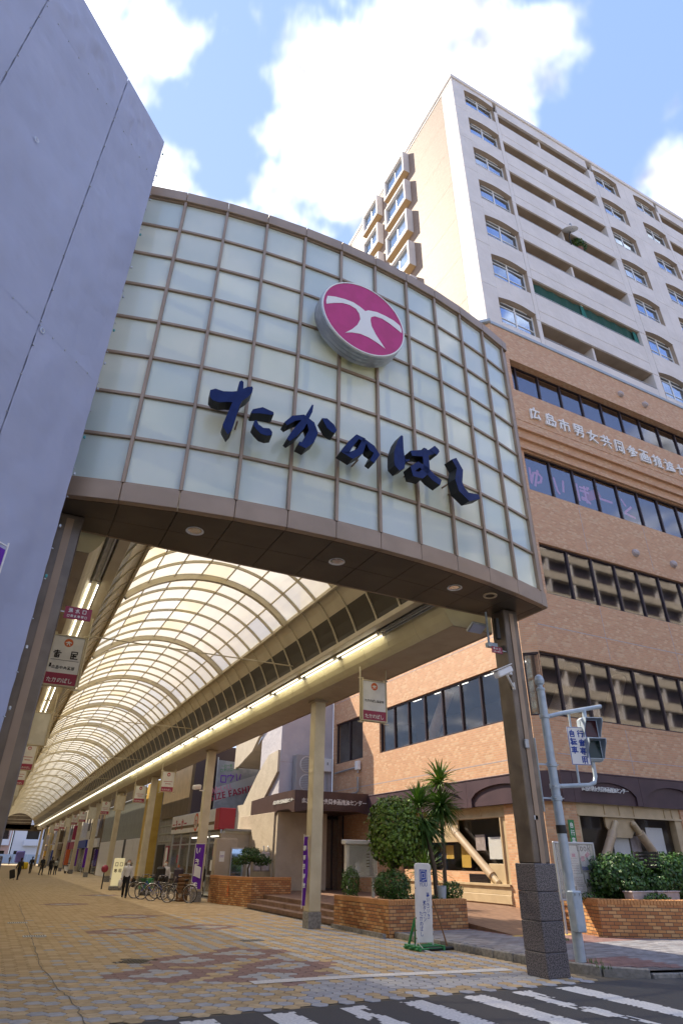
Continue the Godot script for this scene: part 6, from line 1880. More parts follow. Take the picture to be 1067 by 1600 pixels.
func gate_fittings():
	var b: MB
	var t := thing("security_camera", "white bullet security camera on a bracket on the gate's right column", "camera", Vector3(9.3, 5.3, -10.5))
	b = MB.new(); b.bar(Vector3(9.50, 5.18, -10.42), Vector3(9.2, 5.36, -10.24), .05, .04, .01); put("bracket", b, M.white_paint, t)
	b = MB.new(); b.box(Vector3(9.49, 5.1, -10.5), Vector3(9.52, 5.26, -10.36), .01); put("wall_plate", b, M.white_paint, t)
	b = MB.new(); b.obox(Transform3D(Basis(Vector3.UP, -1.3).rotated(Vector3.BACK, .42), Vector3(9.10, 5.40, -10.22)), Vector3(.15, .14, .62), .025); var c := put("body", b, M.white_paint, t)
	b = MB.new(); b.obox(Transform3D(Basis(Vector3.UP, -1.3).rotated(Vector3.BACK, .42), Vector3(9.06, 5.485, -10.22)), Vector3(.18, .02, .68), .006); put("sun_shield", b, M.white_paint, c)
	for k in [["column_box", Vector3(9.47, 5.5, -10.44), Vector3(.08, .14, .1), "small white box above the security camera"], ["floodlight_bracket", Vector3(9.32, 6.5, -10.5), Vector3(.1, .5, .08), "dark lamp bracket hanging under the gate at the right column"]]:
		b = MB.new(); b.obox(Transform3D(Basis(), k[1]), k[2], .01)
		var f := put(k[0], b, M.white_paint if k[0] == "column_box" else M.dark, self); tag(f, k[3], "fitting")
	t = thing("small_floodlight", "small square floodlight under the gate's right end", "floodlight", Vector3(9.05, 6.4, -10.9))
	b = MB.new(); b.obox(Transform3D(Basis(Vector3.RIGHT, -.5), Vector3(9.05, 6.6, -10.9)), Vector3(.42, .06, .3), .01); put("body", b, M.zinc, t)
	b = MB.new(); b.obox(Transform3D(Basis(Vector3.RIGHT, -.5), Vector3(9.05, 6.565, -10.885)), Vector3(.36, .01, .24)); put("lens", b, M.sheet, t)
	b = MB.new(); b.cyl(Vector3(9.2, 6.1, -10.7), Vector3(9.2, 6.95, -10.7), .025, -1, 8); b.box(Vector3(9.14, 6.1, -10.76), Vector3(9.4, 6.2, -10.64)); put("bracket", b, M.pole, t)
	for k in [[Vector3(9.22, 5.9, -10.48), "small dark red water inlet plate on the right column", .30], [Vector3(.42, 5.2, -10.6), "small red water inlet plate with white characters by the left column", .42]]:
		var o: Vector3 = k[0]
		t = thing("inlet_plate", k[1], "sign", o)
		var w: float = k[2]
		b = MB.new(); b.box(o + Vector3(-w / 2, 0, -.006), o + Vector3(w / 2, w * .5, .006), .002); put("plate", b, M.wine, t)
		b = MB.new(); text(b, "送水口", o + Vector3(-w * .36, w * .27, .0065), Vector3.RIGHT, w * .17, .002, 1.4, Vector2(1.5, 0)); text(b, "口用水専用口", o + Vector3(-w * .38, w * .08, .0065), Vector3.RIGHT, w * .1, .002, 1.5, Vector2(1.3, 0)); put("characters", b, M.paper, t)
		b = MB.new(); var sx := 1.0 if o.x > 5 else -1.0; b.bar(o + Vector3(sx * w * .5, w * .25, 0), o + Vector3(sx * (w * .5 + .12), w * .25, 0), .02, .02); put("arm", b, M.zinc, t)
	for k in [[2.55, "small white number plate on the gate's right column", .09], [3.9, "small grey switch box on the gate's right column", .1]]:
		b = MB.new(); b.box(Vector3(9.62, k[0], -10.42), Vector3(9.62 + k[2], k[0] + .08, -10.40), .004)
		if k[0] > 3: b = MB.new(); b.box(Vector3(9.60, 3.9, -10.42), Vector3(9.70, 4.08, -10.36), .01)
		tag(put("column_plate", b, M.white_paint if k[0] < 3 else M.zinc, self), k[1], "plate")
	t = thing("blue_poster", "blue and white poster fixed to the left column's granite base", "poster", Vector3(-.05, 2.1, -10.36))
	b = MB.new(); b.box(Vector3(-.25, 1.75, -10.365), Vector3(-.1, 2.3, -10.352)); put("sheet", b, M.blue_ink, t)
	t = thing("green_vertical_sign", "narrow green vertical sign with white characters on the brick corner", "sign", Vector3(17.3, 1.5, -17.6))
	b = MB.new(); b.obox(Transform3D(Basis(Vector3.UP, -PI / 4 + PI / 2 - PI / 4), Vector3(17.55, 2.25, -17.25)), Vector3(.26, 1.7, .03), .005); put("plate", b, M.green, t)
	b = MB.new(); text(b, "自行車口用水ウ", Vector3(17.47, 2.86, -17.234), Vector3.RIGHT, .17, .003, 1.3, Vector2(0, -1.35)); put("characters", b, M.paper, t)

func you_sign():
	var at := Vector3(9.68, 0, -14.67)
	var t := thing("standing_sign", "rusty white standing sign with blue characters on a green stand", "sign", at)
	var o := at + Vector3(0, .12, 0)
	var tilt := Basis(Vector3.BACK, -.02).rotated(Vector3.UP, .0)
	var f := func(x, y, z): return o + tilt * Vector3(x, y, z)
	var b := MB.new()
	var poly := PackedVector2Array()
	var w := .225; var h := 1.62
	for c in [[w - .06, h - .06, 0.0], [-w + .06, h - .06, PI / 2]]:
		for k in 5: poly.append(Vector2(c[0], c[1]) + Vector2(cos(c[2] + PI / 2 * k / 4.0), sin(c[2] + PI / 2 * k / 4.0)) * .06)
	poly.append_array([Vector2(-w, 0.02), Vector2(w, .02)])
	b.prism(poly, o, tilt * Vector3.RIGHT, tilt * Vector3.UP, -.02, .02); var brd := put("board", b, M.sign_white, t)
	b = MB.new()
	var ring := []
	for p in poly: ring.append(f.call(p.x, p.y, 0))
	ring.append(ring[0])
	b.tube(ring, .018, 8); b.cyl(f.call(-w, .04, 0), f.call(-w - .02, -.12, 0), .016, -1, 8); b.cyl(f.call(w, .04, 0), f.call(w + .02, -.12, 0), .016, -1, 8); put("tube_frame", b, M.white_paint, t)
	b = MB.new()
	for k in 11:
		var y: float = [.1, .18, .34, .5, .72, .9, 1.1, 1.3, 1.42, .26, 1.5][k]; var s := -1.0 if k % 3 == 0 else 1.0
		b.ball(f.call(s * w + s * .004, y, .008), Vector3(.014, .022 + .012 * (k % 3), .014), 7, 5)
	stuff(put("rust_spots", b, mat(.16, .06, .025, .9), t))
	b = MB.new(); b.prism(PackedVector2Array([Vector2(-.11, 1.24), Vector2(.11, 1.24), Vector2(.11, 1.50), Vector2(-.11, 1.50)]), o, tilt * Vector3.RIGHT, tilt * Vector3.UP, .0205, .023); put("blue_mark", b, M.blue_ink, brd)
	b = MB.new()
	for k in [[Vector3(-.08, 1.27, .014), Vector3(-.08, 1.47, .014), Vector3(.06, 1.47, .014)], [Vector3(.08, 1.46, .014), Vector3(.08, 1.29, .014), Vector3(-.03, 1.27, .014)], [Vector3(-.04, 1.41, .012), Vector3(.03, 1.42, .012), Vector3(.04, 1.33, .012), Vector3(-.04, 1.33, .012), Vector3(-.04, 1.41, .012)]]:
		b.ribbon(k, o, tilt * Vector3.RIGHT, tilt * Vector3.UP, .0232, .0245)
	put("mark_lines", b, M.paper, brd)
	place("mark_word", latin("YOU", .085, .003, false), M.blue_ink, Transform3D(tilt, f.call(0, 1.185, .022) - gpos(brd)), brd)
	b = MB.new()
	text(b, "夢いきいき", f.call(.075, .93, .0205), tilt * Vector3.RIGHT, .098, .002, .95, Vector2(0, -1.12))
	text(b, "遊タウン", f.call(-.03, .76, .0205), tilt * Vector3.RIGHT, .098, .002, .95, Vector2(0, -1.12))
	text(b, "たかのばし", f.call(-.135, .55, .0205), tilt * Vector3.RIGHT, .09, .002, .95, Vector2(0, -1.12)); put("characters", b, M.blue_ink, brd)
	# stand
	b = MB.new()
	for k in 5: b.box(at + Vector3(-.42, .03 + (k % 2) * .035, -.30 + k * .13), at + Vector3(.36, .06 + (k % 2) * .035, -.22 + k * .13), .008)
	for x in [-.36, .3]: b.box(at + Vector3(x, .0, -.34), at + Vector3(x + .06, .1, .32), .008)
	put("green_pallet", b, M.green, t)
	b = MB.new(); b.tube([at + Vector3(-.28, .1, -.25), at + Vector3(-.2, .62, -.06)], .03, 8); b.tube([at + Vector3(-.1, .1, -.25), at + Vector3(-.18, .62, -.06)], .03, 8); put("green_prop", b, M.green, t)
	b = MB.new(); b.box(at + Vector3(-.1, 0, -.2), at + Vector3(.72, .07, .3), .02); put("dark_base", b, M.dark, t)
	b = MB.new(); b.tube([at + Vector3(.56, .07, .1), at + Vector3(.47, .55, -.02), at + Vector3(.36, .95, -.1)], .018, 8); put("rusty_stay", b, mat(.20, .10, .045, .8), t)
	b = MB.new(); b.tube([at + Vector3(-.22, .3, .03), at + Vector3(-.24, .12, .14), at + Vector3(-.2, .02, .3), at + Vector3(-.12, .01, .42)], .008, 6); put("cord", b, M.white_paint, t)

func notice_boards():
	var b: MB
	var t := thing("notice_board", "glazed white notice board behind the left planter's tree", "notice board", Vector3(11.0, .6, -20.6))
	b = MB.new(); b.box(Vector3(10.72, 1.3, -20.9), Vector3(11.9, 2.26, -20.7), .02); put("case", b, M.sign_white, t)
	b = MB.new(); b.box(Vector3(10.64, 2.26, -20.95), Vector3(11.95, 2.4, -20.6), .02); put("hood", b, M.sign_white, t)
	b = MB.new(); b.box(Vector3(10.8, 1.37, -20.7), Vector3(11.82, 2.2, -20.69)); put("pin_board", b, M.sign_white, t)
	b = MB.new(); b.box(Vector3(11.42, 1.5, -20.688), Vector3(11.62, 2.1, -20.684)); put("notice", b, M.paper, t)
	b = MB.new()
	for k in 5: b.box(Vector3(11.46, 1.6 + k * .09, -20.684), Vector3(11.58, 1.64 + k * .09, -20.682))
	put("notice_print", b, M.brown_wall, t)
	b = MB.new(); b.box(Vector3(10.78, 1.35, -20.64), Vector3(11.84, 2.22, -20.635)); put("pane", b, M.acrylic, t)
	for x in [10.8, 11.74]:
		b = MB.new(); b.box(Vector3(x, .46, -20.85), Vector3(x + .08, 1.3, -20.77)); put("leg", b, M.sign_white, t)
	# the one by the right planter
	t = thing("poster_stand", "aluminium framed acrylic notice stand with posters by the right hedge", "notice board", Vector3(14.6, .9, -14.9))
	var z := -14.85
	var o := Vector3(14.3, 0, z)
	var ex := Vector3(.998, 0, .07).normalized()
	var n := ex.cross(Vector3.UP).normalized()
	var at := func(x, y, d): return o + ex * x + Vector3.UP * y + n * d
	var tb := Basis(ex.normalized(), Vector3.UP, n)
	b = MB.new()
	for e in [[0.0, 1.62, .05, 1.42], [1.42, 1.62, .05, 1.42], [.71, 2.31, 1.46, .05], [.71, .93, 1.46, .05]]: b.obox(Transform3D(tb, at.call(e[0], e[1], 0)), Vector3(e[2], e[3], .07), .01)
	put("frame", b, M.alu, t)
	b = MB.new(); b.obox(Transform3D(tb, at.call(.71, 1.62, -.02)), Vector3(1.36, 1.33, .012)); put("back_panel", b, M.fence, t)
	for e in [[.66, 1.9, .34, .68, M.paper], [1.08, 1.95, .36, .62, M.paper], [.72, 1.4, .36, .3, M.paper], [1.15, 1.45, .4, .26, M.paper], [.78, 1.13, .34, .36, M.paper]]:
		b = MB.new(); b.obox(Transform3D(tb, at.call(e[0], e[1], .0)), Vector3(e[2], e[3], .004)); put("poster", b, e[4], t)
	b = MB.new(); b.obox(Transform3D(tb, at.call(1.08, 1.68, .004)), Vector3(.36, .09, .004)); put("poster_blue_strip", b, M.blue_ink, t)
	b = MB.new(); b.obox(Transform3D(tb, at.call(.98, 1.92, .004)), Vector3(.13, .13, .004)); b.obox(Transform3D(tb * Basis(Vector3.BACK, .6), at.call(1.16, 2.02, .004)), Vector3(.16, .1, .004)); b.obox(Transform3D(tb, at.call(.66, 2.0, .004)), Vector3(.12, .09, .004)); put("poster_pink_print", b, M.pink_ink, t)
	place("poster_word", latin("Look", .16, .004), M.ink, Transform3D(tb, at.call(1.05, 2.18, .004) - t.position), t)
	b = MB.new()
	for k in 16: b.obox(Transform3D(tb, at.call(.66 if k < 6 else [.72, .78][k % 2], [1.92, 1.86, 1.80, 1.74, 1.68, 1.62, 1.46, 1.24, 1.42, 1.20, 1.38, 1.16, 1.34, 1.12, 1.3, 1.08][k], .003)), Vector3(.26, .012, .003))
	put("poster_print", b, M.tub, t)
	b = MB.new(); b.obox(Transform3D(tb, at.call(.71, 1.62, .03)), Vector3(1.36, 1.33, .006)); put("acrylic_front", b, M.acrylic, t)
	for x in [.03, 1.39]:
		b = MB.new(); b.obox(Transform3D(tb, at.call(x, .56, 0)), Vector3(.05, .82, .05), .008); put("leg", b, M.alu, t)

# ---------------------------------------------------------------- plants and planters
func leaves(c: Vector3, r: Vector3, count: int, size: float, seed_: int, shell := .55, square := 2.0) -> MB:
	var g := RandomNumberGenerator.new(); g.seed = seed_
	var f := FastNoiseLite.new(); f.seed = seed_; f.frequency = 1.5
	var b := MB.new(); b.tinted = true
	for i in count:
		var d := Vector3(g.randfn(), g.randfn(), g.randfn()).normalized()
		var k := pow(pow(absf(d.x), square) + pow(absf(d.y), square) + pow(absf(d.z), square), 1.0 / square)
		d /= k
		var lump := 1.0 + .24 * f.get_noise_3dv(d * 1.9 + c)
		var q := lerpf(shell, 1.0, pow(g.randf(), .45)) * lump + (.26 * g.randf() * g.randf() if g.randf() < .10 else 0.0)
		var p := c + d * r * q
		var out := (d / r).normalized()
		var nn := (out + Vector3(g.randfn(), g.randfn() + .35, g.randfn()) * .55).normalized()
		var t := nn.cross(Vector3(g.randfn(), g.randfn(), g.randfn())).normalized()
		var s := nn.cross(t)
		var L := size * g.randf_range(.7, 1.25); var W := L * .36
		var tone := pow(g.randf(), 1.3) * 1.35 + .32
		tone *= (1.0 + .5 * f.get_noise_3dv(p * 2.2))
		b.tint = Color(tone * g.randf_range(.9, 1.25), tone, tone * .9)
		var m := p + nn * L * .1
		b.put3(p - t * L * .5, m + s * W, m - s * W, nn, nn, nn); b.put3(m + s * W, p + t * L * .5, m - s * W, nn, nn, nn)
	return b

func blades(b: MB, c: Vector3, count: int, length: float, width: float, seed_: int, lo: float, hi: float):
	var g := RandomNumberGenerator.new(); g.seed = seed_
	for i in count:
		var a := g.randf() * TAU
		var up := lerpf(lo, hi, pow(float(i) / count, .8)) + g.randf_range(-.15, .15)
		var dir := Vector3(cos(a) * cos(up), sin(up), sin(a) * cos(up)).normalized()
		var L := length * g.randf_range(.75, 1.1)
		var side := dir.cross(Vector3.UP).normalized() if absf(dir.y) < .97 else Vector3.RIGHT
		var tone := g.randf_range(.6, 1.3)
		b.tint = Color(tone * g.randf_range(.85, 1.2), tone, tone * .8)
		var p := c + Vector3(0, g.randf_range(-.12, .06), 0)
		var prev := p; var pw := width * .5
		var v := dir
		for s in 5:
			var q := prev + v * L / 5.0
			v = (v + Vector3.DOWN * (.10 + .10 * (1.0 - absf(up) / 1.6))).normalized()
			var w: float = width * [1.0, 1.0, .8, .5, .04][s]
			var nn := side.cross(v).normalized()
			var fold := nn * pw * .25
			b.quad(prev - side * pw * .5 + fold, prev, q, q - side * w * .5 + fold * .8); b.quad(prev, prev + side * pw * .5 + fold, q + side * w * .5 + fold * .8, q)
			prev = q; pw = w

func planter_wall(t: Node3D, pts: Array, y0: float, y1: float, thick := .24):
	# walls with a soldier course cap, outer line pts (seen from outside, left to right)
	for i in pts.size() - 1:
		var a: Vector2 = pts[i]; var c: Vector2 = pts[i + 1]
		var d := (c - a).normalized(); var L := a.distance_to(c)
		var ex := Vector3(d.x, 0, d.y); var n := ex.cross(Vector3.UP).normalized()
		var b := MB.new(); b.wall(Vector3(a.x, y0, a.y), ex, L, y1 - y0 - .12)
		put("brick_face", b, M.planter_brick, t)
		var cn := int(L / .085)
		var cap := MB.new()
		for k in cn:
			var o := Vector3(a.x, 0, a.y) + ex * (L * (k + .5) / cn)
			var bb := MB.new()
			bb.obox(Transform3D(Basis(ex, Vector3.UP, n), Vector3(o.x, y1 - .06, o.z) - n * (thick / 2 - .008)), Vector3(L / cn - .008, .12 + .004 * ((k * 7) % 3), thick), .008)
			if i < 1 or true: cap.add(bb, Transform3D())
		put("cap_course", cap, M.cap_brick, t).set_meta("kind", "stuff")
		b = MB.new()
		b.obox(Transform3D(Basis(ex, Vector3.UP, n), Vector3(a.x, (y0 + y1 - .13) / 2, a.y) + ex * L / 2 - n * (thick / 2 + .01)), Vector3(L - .03, y1 - y0 - .14, thick - .02)); put("core", b, M.planter_core, t)

func soil(t: Node3D, poly: Array, y: float):
	var b := MB.new()
	var p := PackedVector2Array()
	for q in poly: p.append(Vector2(q.x, -q.y))
	b.prism(p, Vector3(0, y, 0), Vector3.RIGHT, Vector3.FORWARD, -.02, 0)
	put("soil", b, M.soil, t)

func plants():
	M.cap_brick = mottled(C(.40, .17, .06), C(.56, .29, .11), .35, .62, 0, .2, 120, .05)
	M.planter_core = M.soil
	var b: MB
	# left planter
	var L := [Vector2(9.98, -20.1), Vector2(10.10, -17.0), Vector2(12.8, -17.1), Vector2(13.0, -18.6), Vector2(13.2, -20.2)]
	var t := thing("brick_planter", "brick planter with the tree and yuccas, behind the standing sign", "planter", Vector3(11.4, 0, -18.6))
	planter_wall(t, L, 0, .86)
	soil(t, [Vector2(10.1, -20.1), Vector2(10.2, -17.15), Vector2(12.7, -17.25), Vector2(13.0, -20.2)], .74)
	b = MB.new(); b.box(Vector3(9.9, 0, -20.12), Vector3(10.0, .1, -17.0)); put("plinth", b, M.kerb, t)
	t = thing("low_brick_planter", "brick planter with a dwarf conifer, left of the entrance steps", "planter", Vector3(11.2, 0, -30.6))
	planter_wall(t, [Vector2(9.85, -33.3), Vector2(9.85, -31.6), Vector2(10.5, -29.15), Vector2(12.4, -29.3)], 0, 1.1)
	soil(t, [Vector2(9.95, -33.3), Vector2(9.97, -31.6), Vector2(10.6, -29.3), Vector2(12.4, -29.4), Vector2(12.4, -33.3)], 1.0)
	t = thing("planter_notice", "white notice stuck on the brick planter left of the steps", "notice", Vector3(10.0, .3, -31.0))
	var ex := Vector3(.256, 0, .966)
	b = MB.new(); b.obox(Transform3D(Basis(ex, Vector3.UP, ex.cross(Vector3.UP)), Vector3(10.08, .62, -30.85)), Vector3(.42, .85, .02)); put("sheet", b, M.paper, t)
	b = MB.new(); text(b, "口番の", Vector3(9.97, .72, -31.0) + ex * .06, ex, .17, .003, 1.2, Vector2(0, -1.2)); put("print", b, M.orange, t)
	t = thing("right_brick_planter", "long brick planter with the hedge and plant tubs, right of the signal pole", "planter", Vector3(17.5, .13, -13.9))
	planter_wall(t, [Vector2(15.45, -16.5), Vector2(14.86, -14.1), Vector2(16.7, -13.02), Vector2(26, -12.6)], .13, .98)
	soil(t, [Vector2(15.6, -16.5), Vector2(15.1, -14.2), Vector2(16.8, -13.3), Vector2(26, -12.9), Vector2(26, -16.2)], .86)
	# round tree
	t = thing("round_tree", "round clipped broadleaf tree in the left planter", "tree", Vector3(11.5, .74, -19.0))
	put("crown", leaves(Vector3(11.58, 2.62, -19.0), Vector3(.80, .98, .80), 6500, .115, 11, .45, 2.6), M.leaf_lime, t)
	b = MB.new(); b.tube([Vector3(11.5, .7, -19.0), Vector3(11.48, 1.3, -19.0), Vector3(11.42, 1.9, -18.95), Vector3(11.4, 2.6, -19)], .075, 10, .04); var tr := put("trunk", b, M.bark, t)
	for k in [[-.3, .25], [.28, -.1], [.1, .3], [-.15, -.3], [.35, .2]]:
		b = MB.new(); b.tube([Vector3(11.47, 1.45, -19), Vector3(11.47 + k[0] * .6, 1.9, -19 + k[1] * .6), Vector3(11.5 + k[0] * 1.6, 2.7, -19 + k[1] * 1.6)], .035, 7, .012); put("limb", b, M.bark, tr)
	# yuccas
	for k in [[Vector3(13.0, .74, -18.9), Vector3(13.45, 4.18, -19.0), "tall yucca with two stacked leaf crowns in the left planter", 2, 41], [Vector3(12.8, .74, -18.6), Vector3(12.5, 3.3, -18.9), "shorter yucca with a drooping leaf crown, between the tree and the tall yucca", 1, 51]]:
		var foot: Vector3 = k[0]; var head: Vector3 = k[1]
		t = thing("yucca", k[2], "yucca", foot)
		b = MB.new()
		if k[3] == 2: b.tube([foot + Vector3(.35, 0, 0), foot + Vector3(.36, 1.2, 0), foot + Vector3(.4, 2.2, -.03), head], .075, 10, .05)
		else: b.tube([foot, foot + Vector3(-.04, .9, 0), foot + Vector3(-.16, 1.7, -.1), head], .085, 10, .06)
		put("trunk", b, M.bark, t)
		b = MB.new(); b.tinted = true
		if k[3] == 2:
			blades(b, head, 120, .80, .07, k[4], -.3, 1.5)
			put("top_crown", b, M.blade_sun, t)
			b = MB.new(); b.tinted = true
			blades(b, head + Vector3(-.02, -.75, .02), 230, .84, .075, k[4] + 1, -1.1, 1.1); put("lower_crown", b, M.blade, t)
		else:
			blades(b, head + Vector3(0, .1, 0), 130, .74, .075, k[4], .1, 1.5); put("crown", b, M.blade, t)
			b = MB.new(); b.tinted = true
			blades(b, head + Vector3(.02, -.35, 0), 260, 1.05, .075, k[4] + 1, -1.35, .3); put("hanging_leaves", b, M.blade, t)
	t = thing("small_yucca", "small yucca low in the planter behind the tall one", "yucca", Vector3(13.6, .5, -20.5))
	b = MB.new(); b.tinted = true; blades(b, Vector3(13.7, 1.5, -20.5), 60, 1.0, .06, 66, -.2, 1.4); put("leaves", b, M.blade, t)
	b = MB.new(); b.tube([Vector3(13.7, .46, -20.5), Vector3(13.7, 1.5, -20.5)], .06, 8); put("stem", b, M.bark, t)
	# bushes
	for k in [[Vector3(11.2, 1.14, -18.6), Vector3(.60, .44, .5), 4200, .055, "dense rounded bush in the left planter, under the tree", 71], [Vector3(10.35, 1.15, -19.7), Vector3(.28, .5, .3), 1300, .06, "small upright shrub at the left end of the left planter", 72], [Vector3(12.75, 1.0, -17.7), Vector3(.33, .30, .3), 1300, .055, "small round bush at the right end of the left planter", 73]]:
		var c: Vector3 = k[0]
		t = thing("bush", k[4], "bush", Vector3(c.x, .74, c.z))
		put("foliage", leaves(c, k[1], k[2], k[3], k[5]), M.leaf, t)
		b = MB.new(); b.tube([Vector3(c.x, .7, c.z), c], .03, 7); put("stem", b, M.bark, t)
	t = thing("plant_cover", "low leafy ground plants along the left planter's soil", "plants", Vector3(11.8, .74, -18))
	put("foliage", leaves(Vector3(11.7, .78, -18.0), Vector3(1.1, .16, .7), 900, .07, 74), M.leaf_dark, t); stuff(t.get_child(0))
	t = thing("grey_bucket", "grey blue bucket on the left planter beside the tall yucca", "bucket", Vector3(12.3, .8, -17.6))
	b = MB.new(); b.lathe([Vector2(0, 0), Vector2(.11, 0), Vector2(.14, .36), Vector2(.15, .37), Vector2(.13, .36), Vector2(.1, .02)], Vector3(12.3, .8, -17.6), 18); put("body", b, M.pole, t)
	t = thing("dwarf_conifer", "dwarf conifer with flat dark tufts in the planter left of the steps", "shrub", Vector3(10.9, 1.0, -30.8))
	b = MB.new(); b.tube([Vector3(10.9, 1.0, -30.8), Vector3(10.85, 1.4, -30.8), Vector3(11.0, 1.75, -30.8)], .06, 8, .03); put("trunk", b, M.bark, t)
	for k in [[-.45, 1.72, 0], [.35, 1.85, .1], [0, 2.1, -.1], [-.2, 1.9, .25], [.6, 1.7, -.1]]: put("tuft", leaves(Vector3(10.95 + k[0], k[1], -30.8 + k[2]), Vector3(.5, .2, .4), 500, .08, int(k[1] * 100), .3), M.leaf_dark, t)
	# hedge and tubs on the right planter
	for k in [[Vector3(16.3, 1.45, -14.5), Vector3(1.0, .60, .6), 6500, "broad glossy hedge bush left of the black basket", 81], [Vector3(18.3, 1.38, -14.2), Vector3(1.05, .72, .65), 6500, "broad glossy hedge bush right of the black basket", 82], [Vector3(20.2, 1.4, -14.1), Vector3(1.1, .7, .6), 4000, "broad glossy hedge bush at the photo's right edge", 83]]:
		var c: Vector3 = k[0]
		t = thing("hedge_bush", k[3], "bush", Vector3(c.x, .86, c.z))
		put("foliage", leaves(c, k[1], k[2], .095, k[4], .5, 2.4), M.leaf_dark, t)
		b = MB.new(); b.tube([Vector3(c.x, .86, c.z), c], .04, 7); put("stem", b, M.bark, t)
	for k in [[15.72, 16.55, "left of two pale plastic plant tubs under the hedge"], [16.72, 17.6, "right of two pale plastic plant tubs under the hedge"]]:
		t = thing("plant_tub", k[2], "plant tub", Vector3((k[0] + k[1]) / 2, .86, -13.85))
		b = MB.new()
		var q := [[k[0] + .05, k[1] - .05, .86, .26], [k[0], k[1], 1.16, .3]]
		for e in [[0, 1]]:
			var lo = q[0]; var hi = q[1]; var m := Vector3((k[0] + k[1]) / 2, 1.0, -13.8)
			var P := func(w, s, d): return Vector3(w[0 if s < 0 else 1], w[2], -13.8 + d * w[3] / 2)
			for f in [[-1, 1, 1, 1], [1, 1, 1, -1], [1, -1, -1, -1], [-1, -1, -1, 1]]:
				b.quad_out(P.call(lo, f[0], f[1]), P.call(lo, f[2], f[3]), P.call(hi, f[2], f[3]), P.call(hi, f[0], f[1]), m)
			b.box(Vector3(k[0] - .02, 1.13, -13.97), Vector3(k[1] + .02, 1.17, -13.63), .01)
		put("tub", b, M.tub, t)
		put("plant", leaves(Vector3((k[0] + k[1]) / 2, 1.3, -13.85), Vector3(.45, .22, .2), 600, .08, int(k[0] * 10)), M.leaf_dark, t)
	t = thing("black_basket", "black slatted basket on the hedge, at the photo's right", "basket", Vector3(17.35, 1.6, -14.3))
	b = MB.new()
	for j in 5: b.lathe([Vector2(.27 + j * .012, 0), Vector2(.28 + j * .012, .055)], Vector3(17.35, 1.72 + j * .085, -14.3), 18)
	for k in 8: b.cyl(Vector3(17.35 + cos(k * TAU / 8) * .27, 1.7, -14.3 + sin(k * TAU / 8) * .27), Vector3(17.35 + cos(k * TAU / 8) * .33, 2.14, -14.3 + sin(k * TAU / 8) * .33), .012, -1, 6)
	put("slats", b, M.dark, t)
	b = MB.new(); b.lathe([Vector2(0, 0), Vector2(.27, 0)], Vector3(17.35, 1.7, -14.3), 18); put("bottom", b, M.dark, t)
	b = MB.new(); b.cyl(Vector3(17.35, .9, -14.3), Vector3(17.35, 1.7, -14.3), .03, -1, 8); put("stand", b, M.dark, t)
	t = thing("low_weeds", "small leafy plants along the right planter's front edge", "plants", Vector3(16.4, .86, -13.5))
	put("foliage", leaves(Vector3(16.5, 1.0, -13.55), Vector3(.5, .12, .12), 350, .07, 85), M.leaf, t); stuff(t.get_child(0))
	b = leaves(Vector3(15.3, 1.0, -14.7), Vector3(.45, .12, .25), 350, .06, 86); stuff(put("foliage", b, M.leaf, t))
	t = thing("terracotta_pots", "reddish brown trough behind the poster stand", "trough", Vector3(15.3, .86, -15.3))
	b = MB.new(); b.box(Vector3(14.95, .86, -15.5), Vector3(15.9, 1.15, -15.15), .02); put("trough", b, M.terracotta, t)

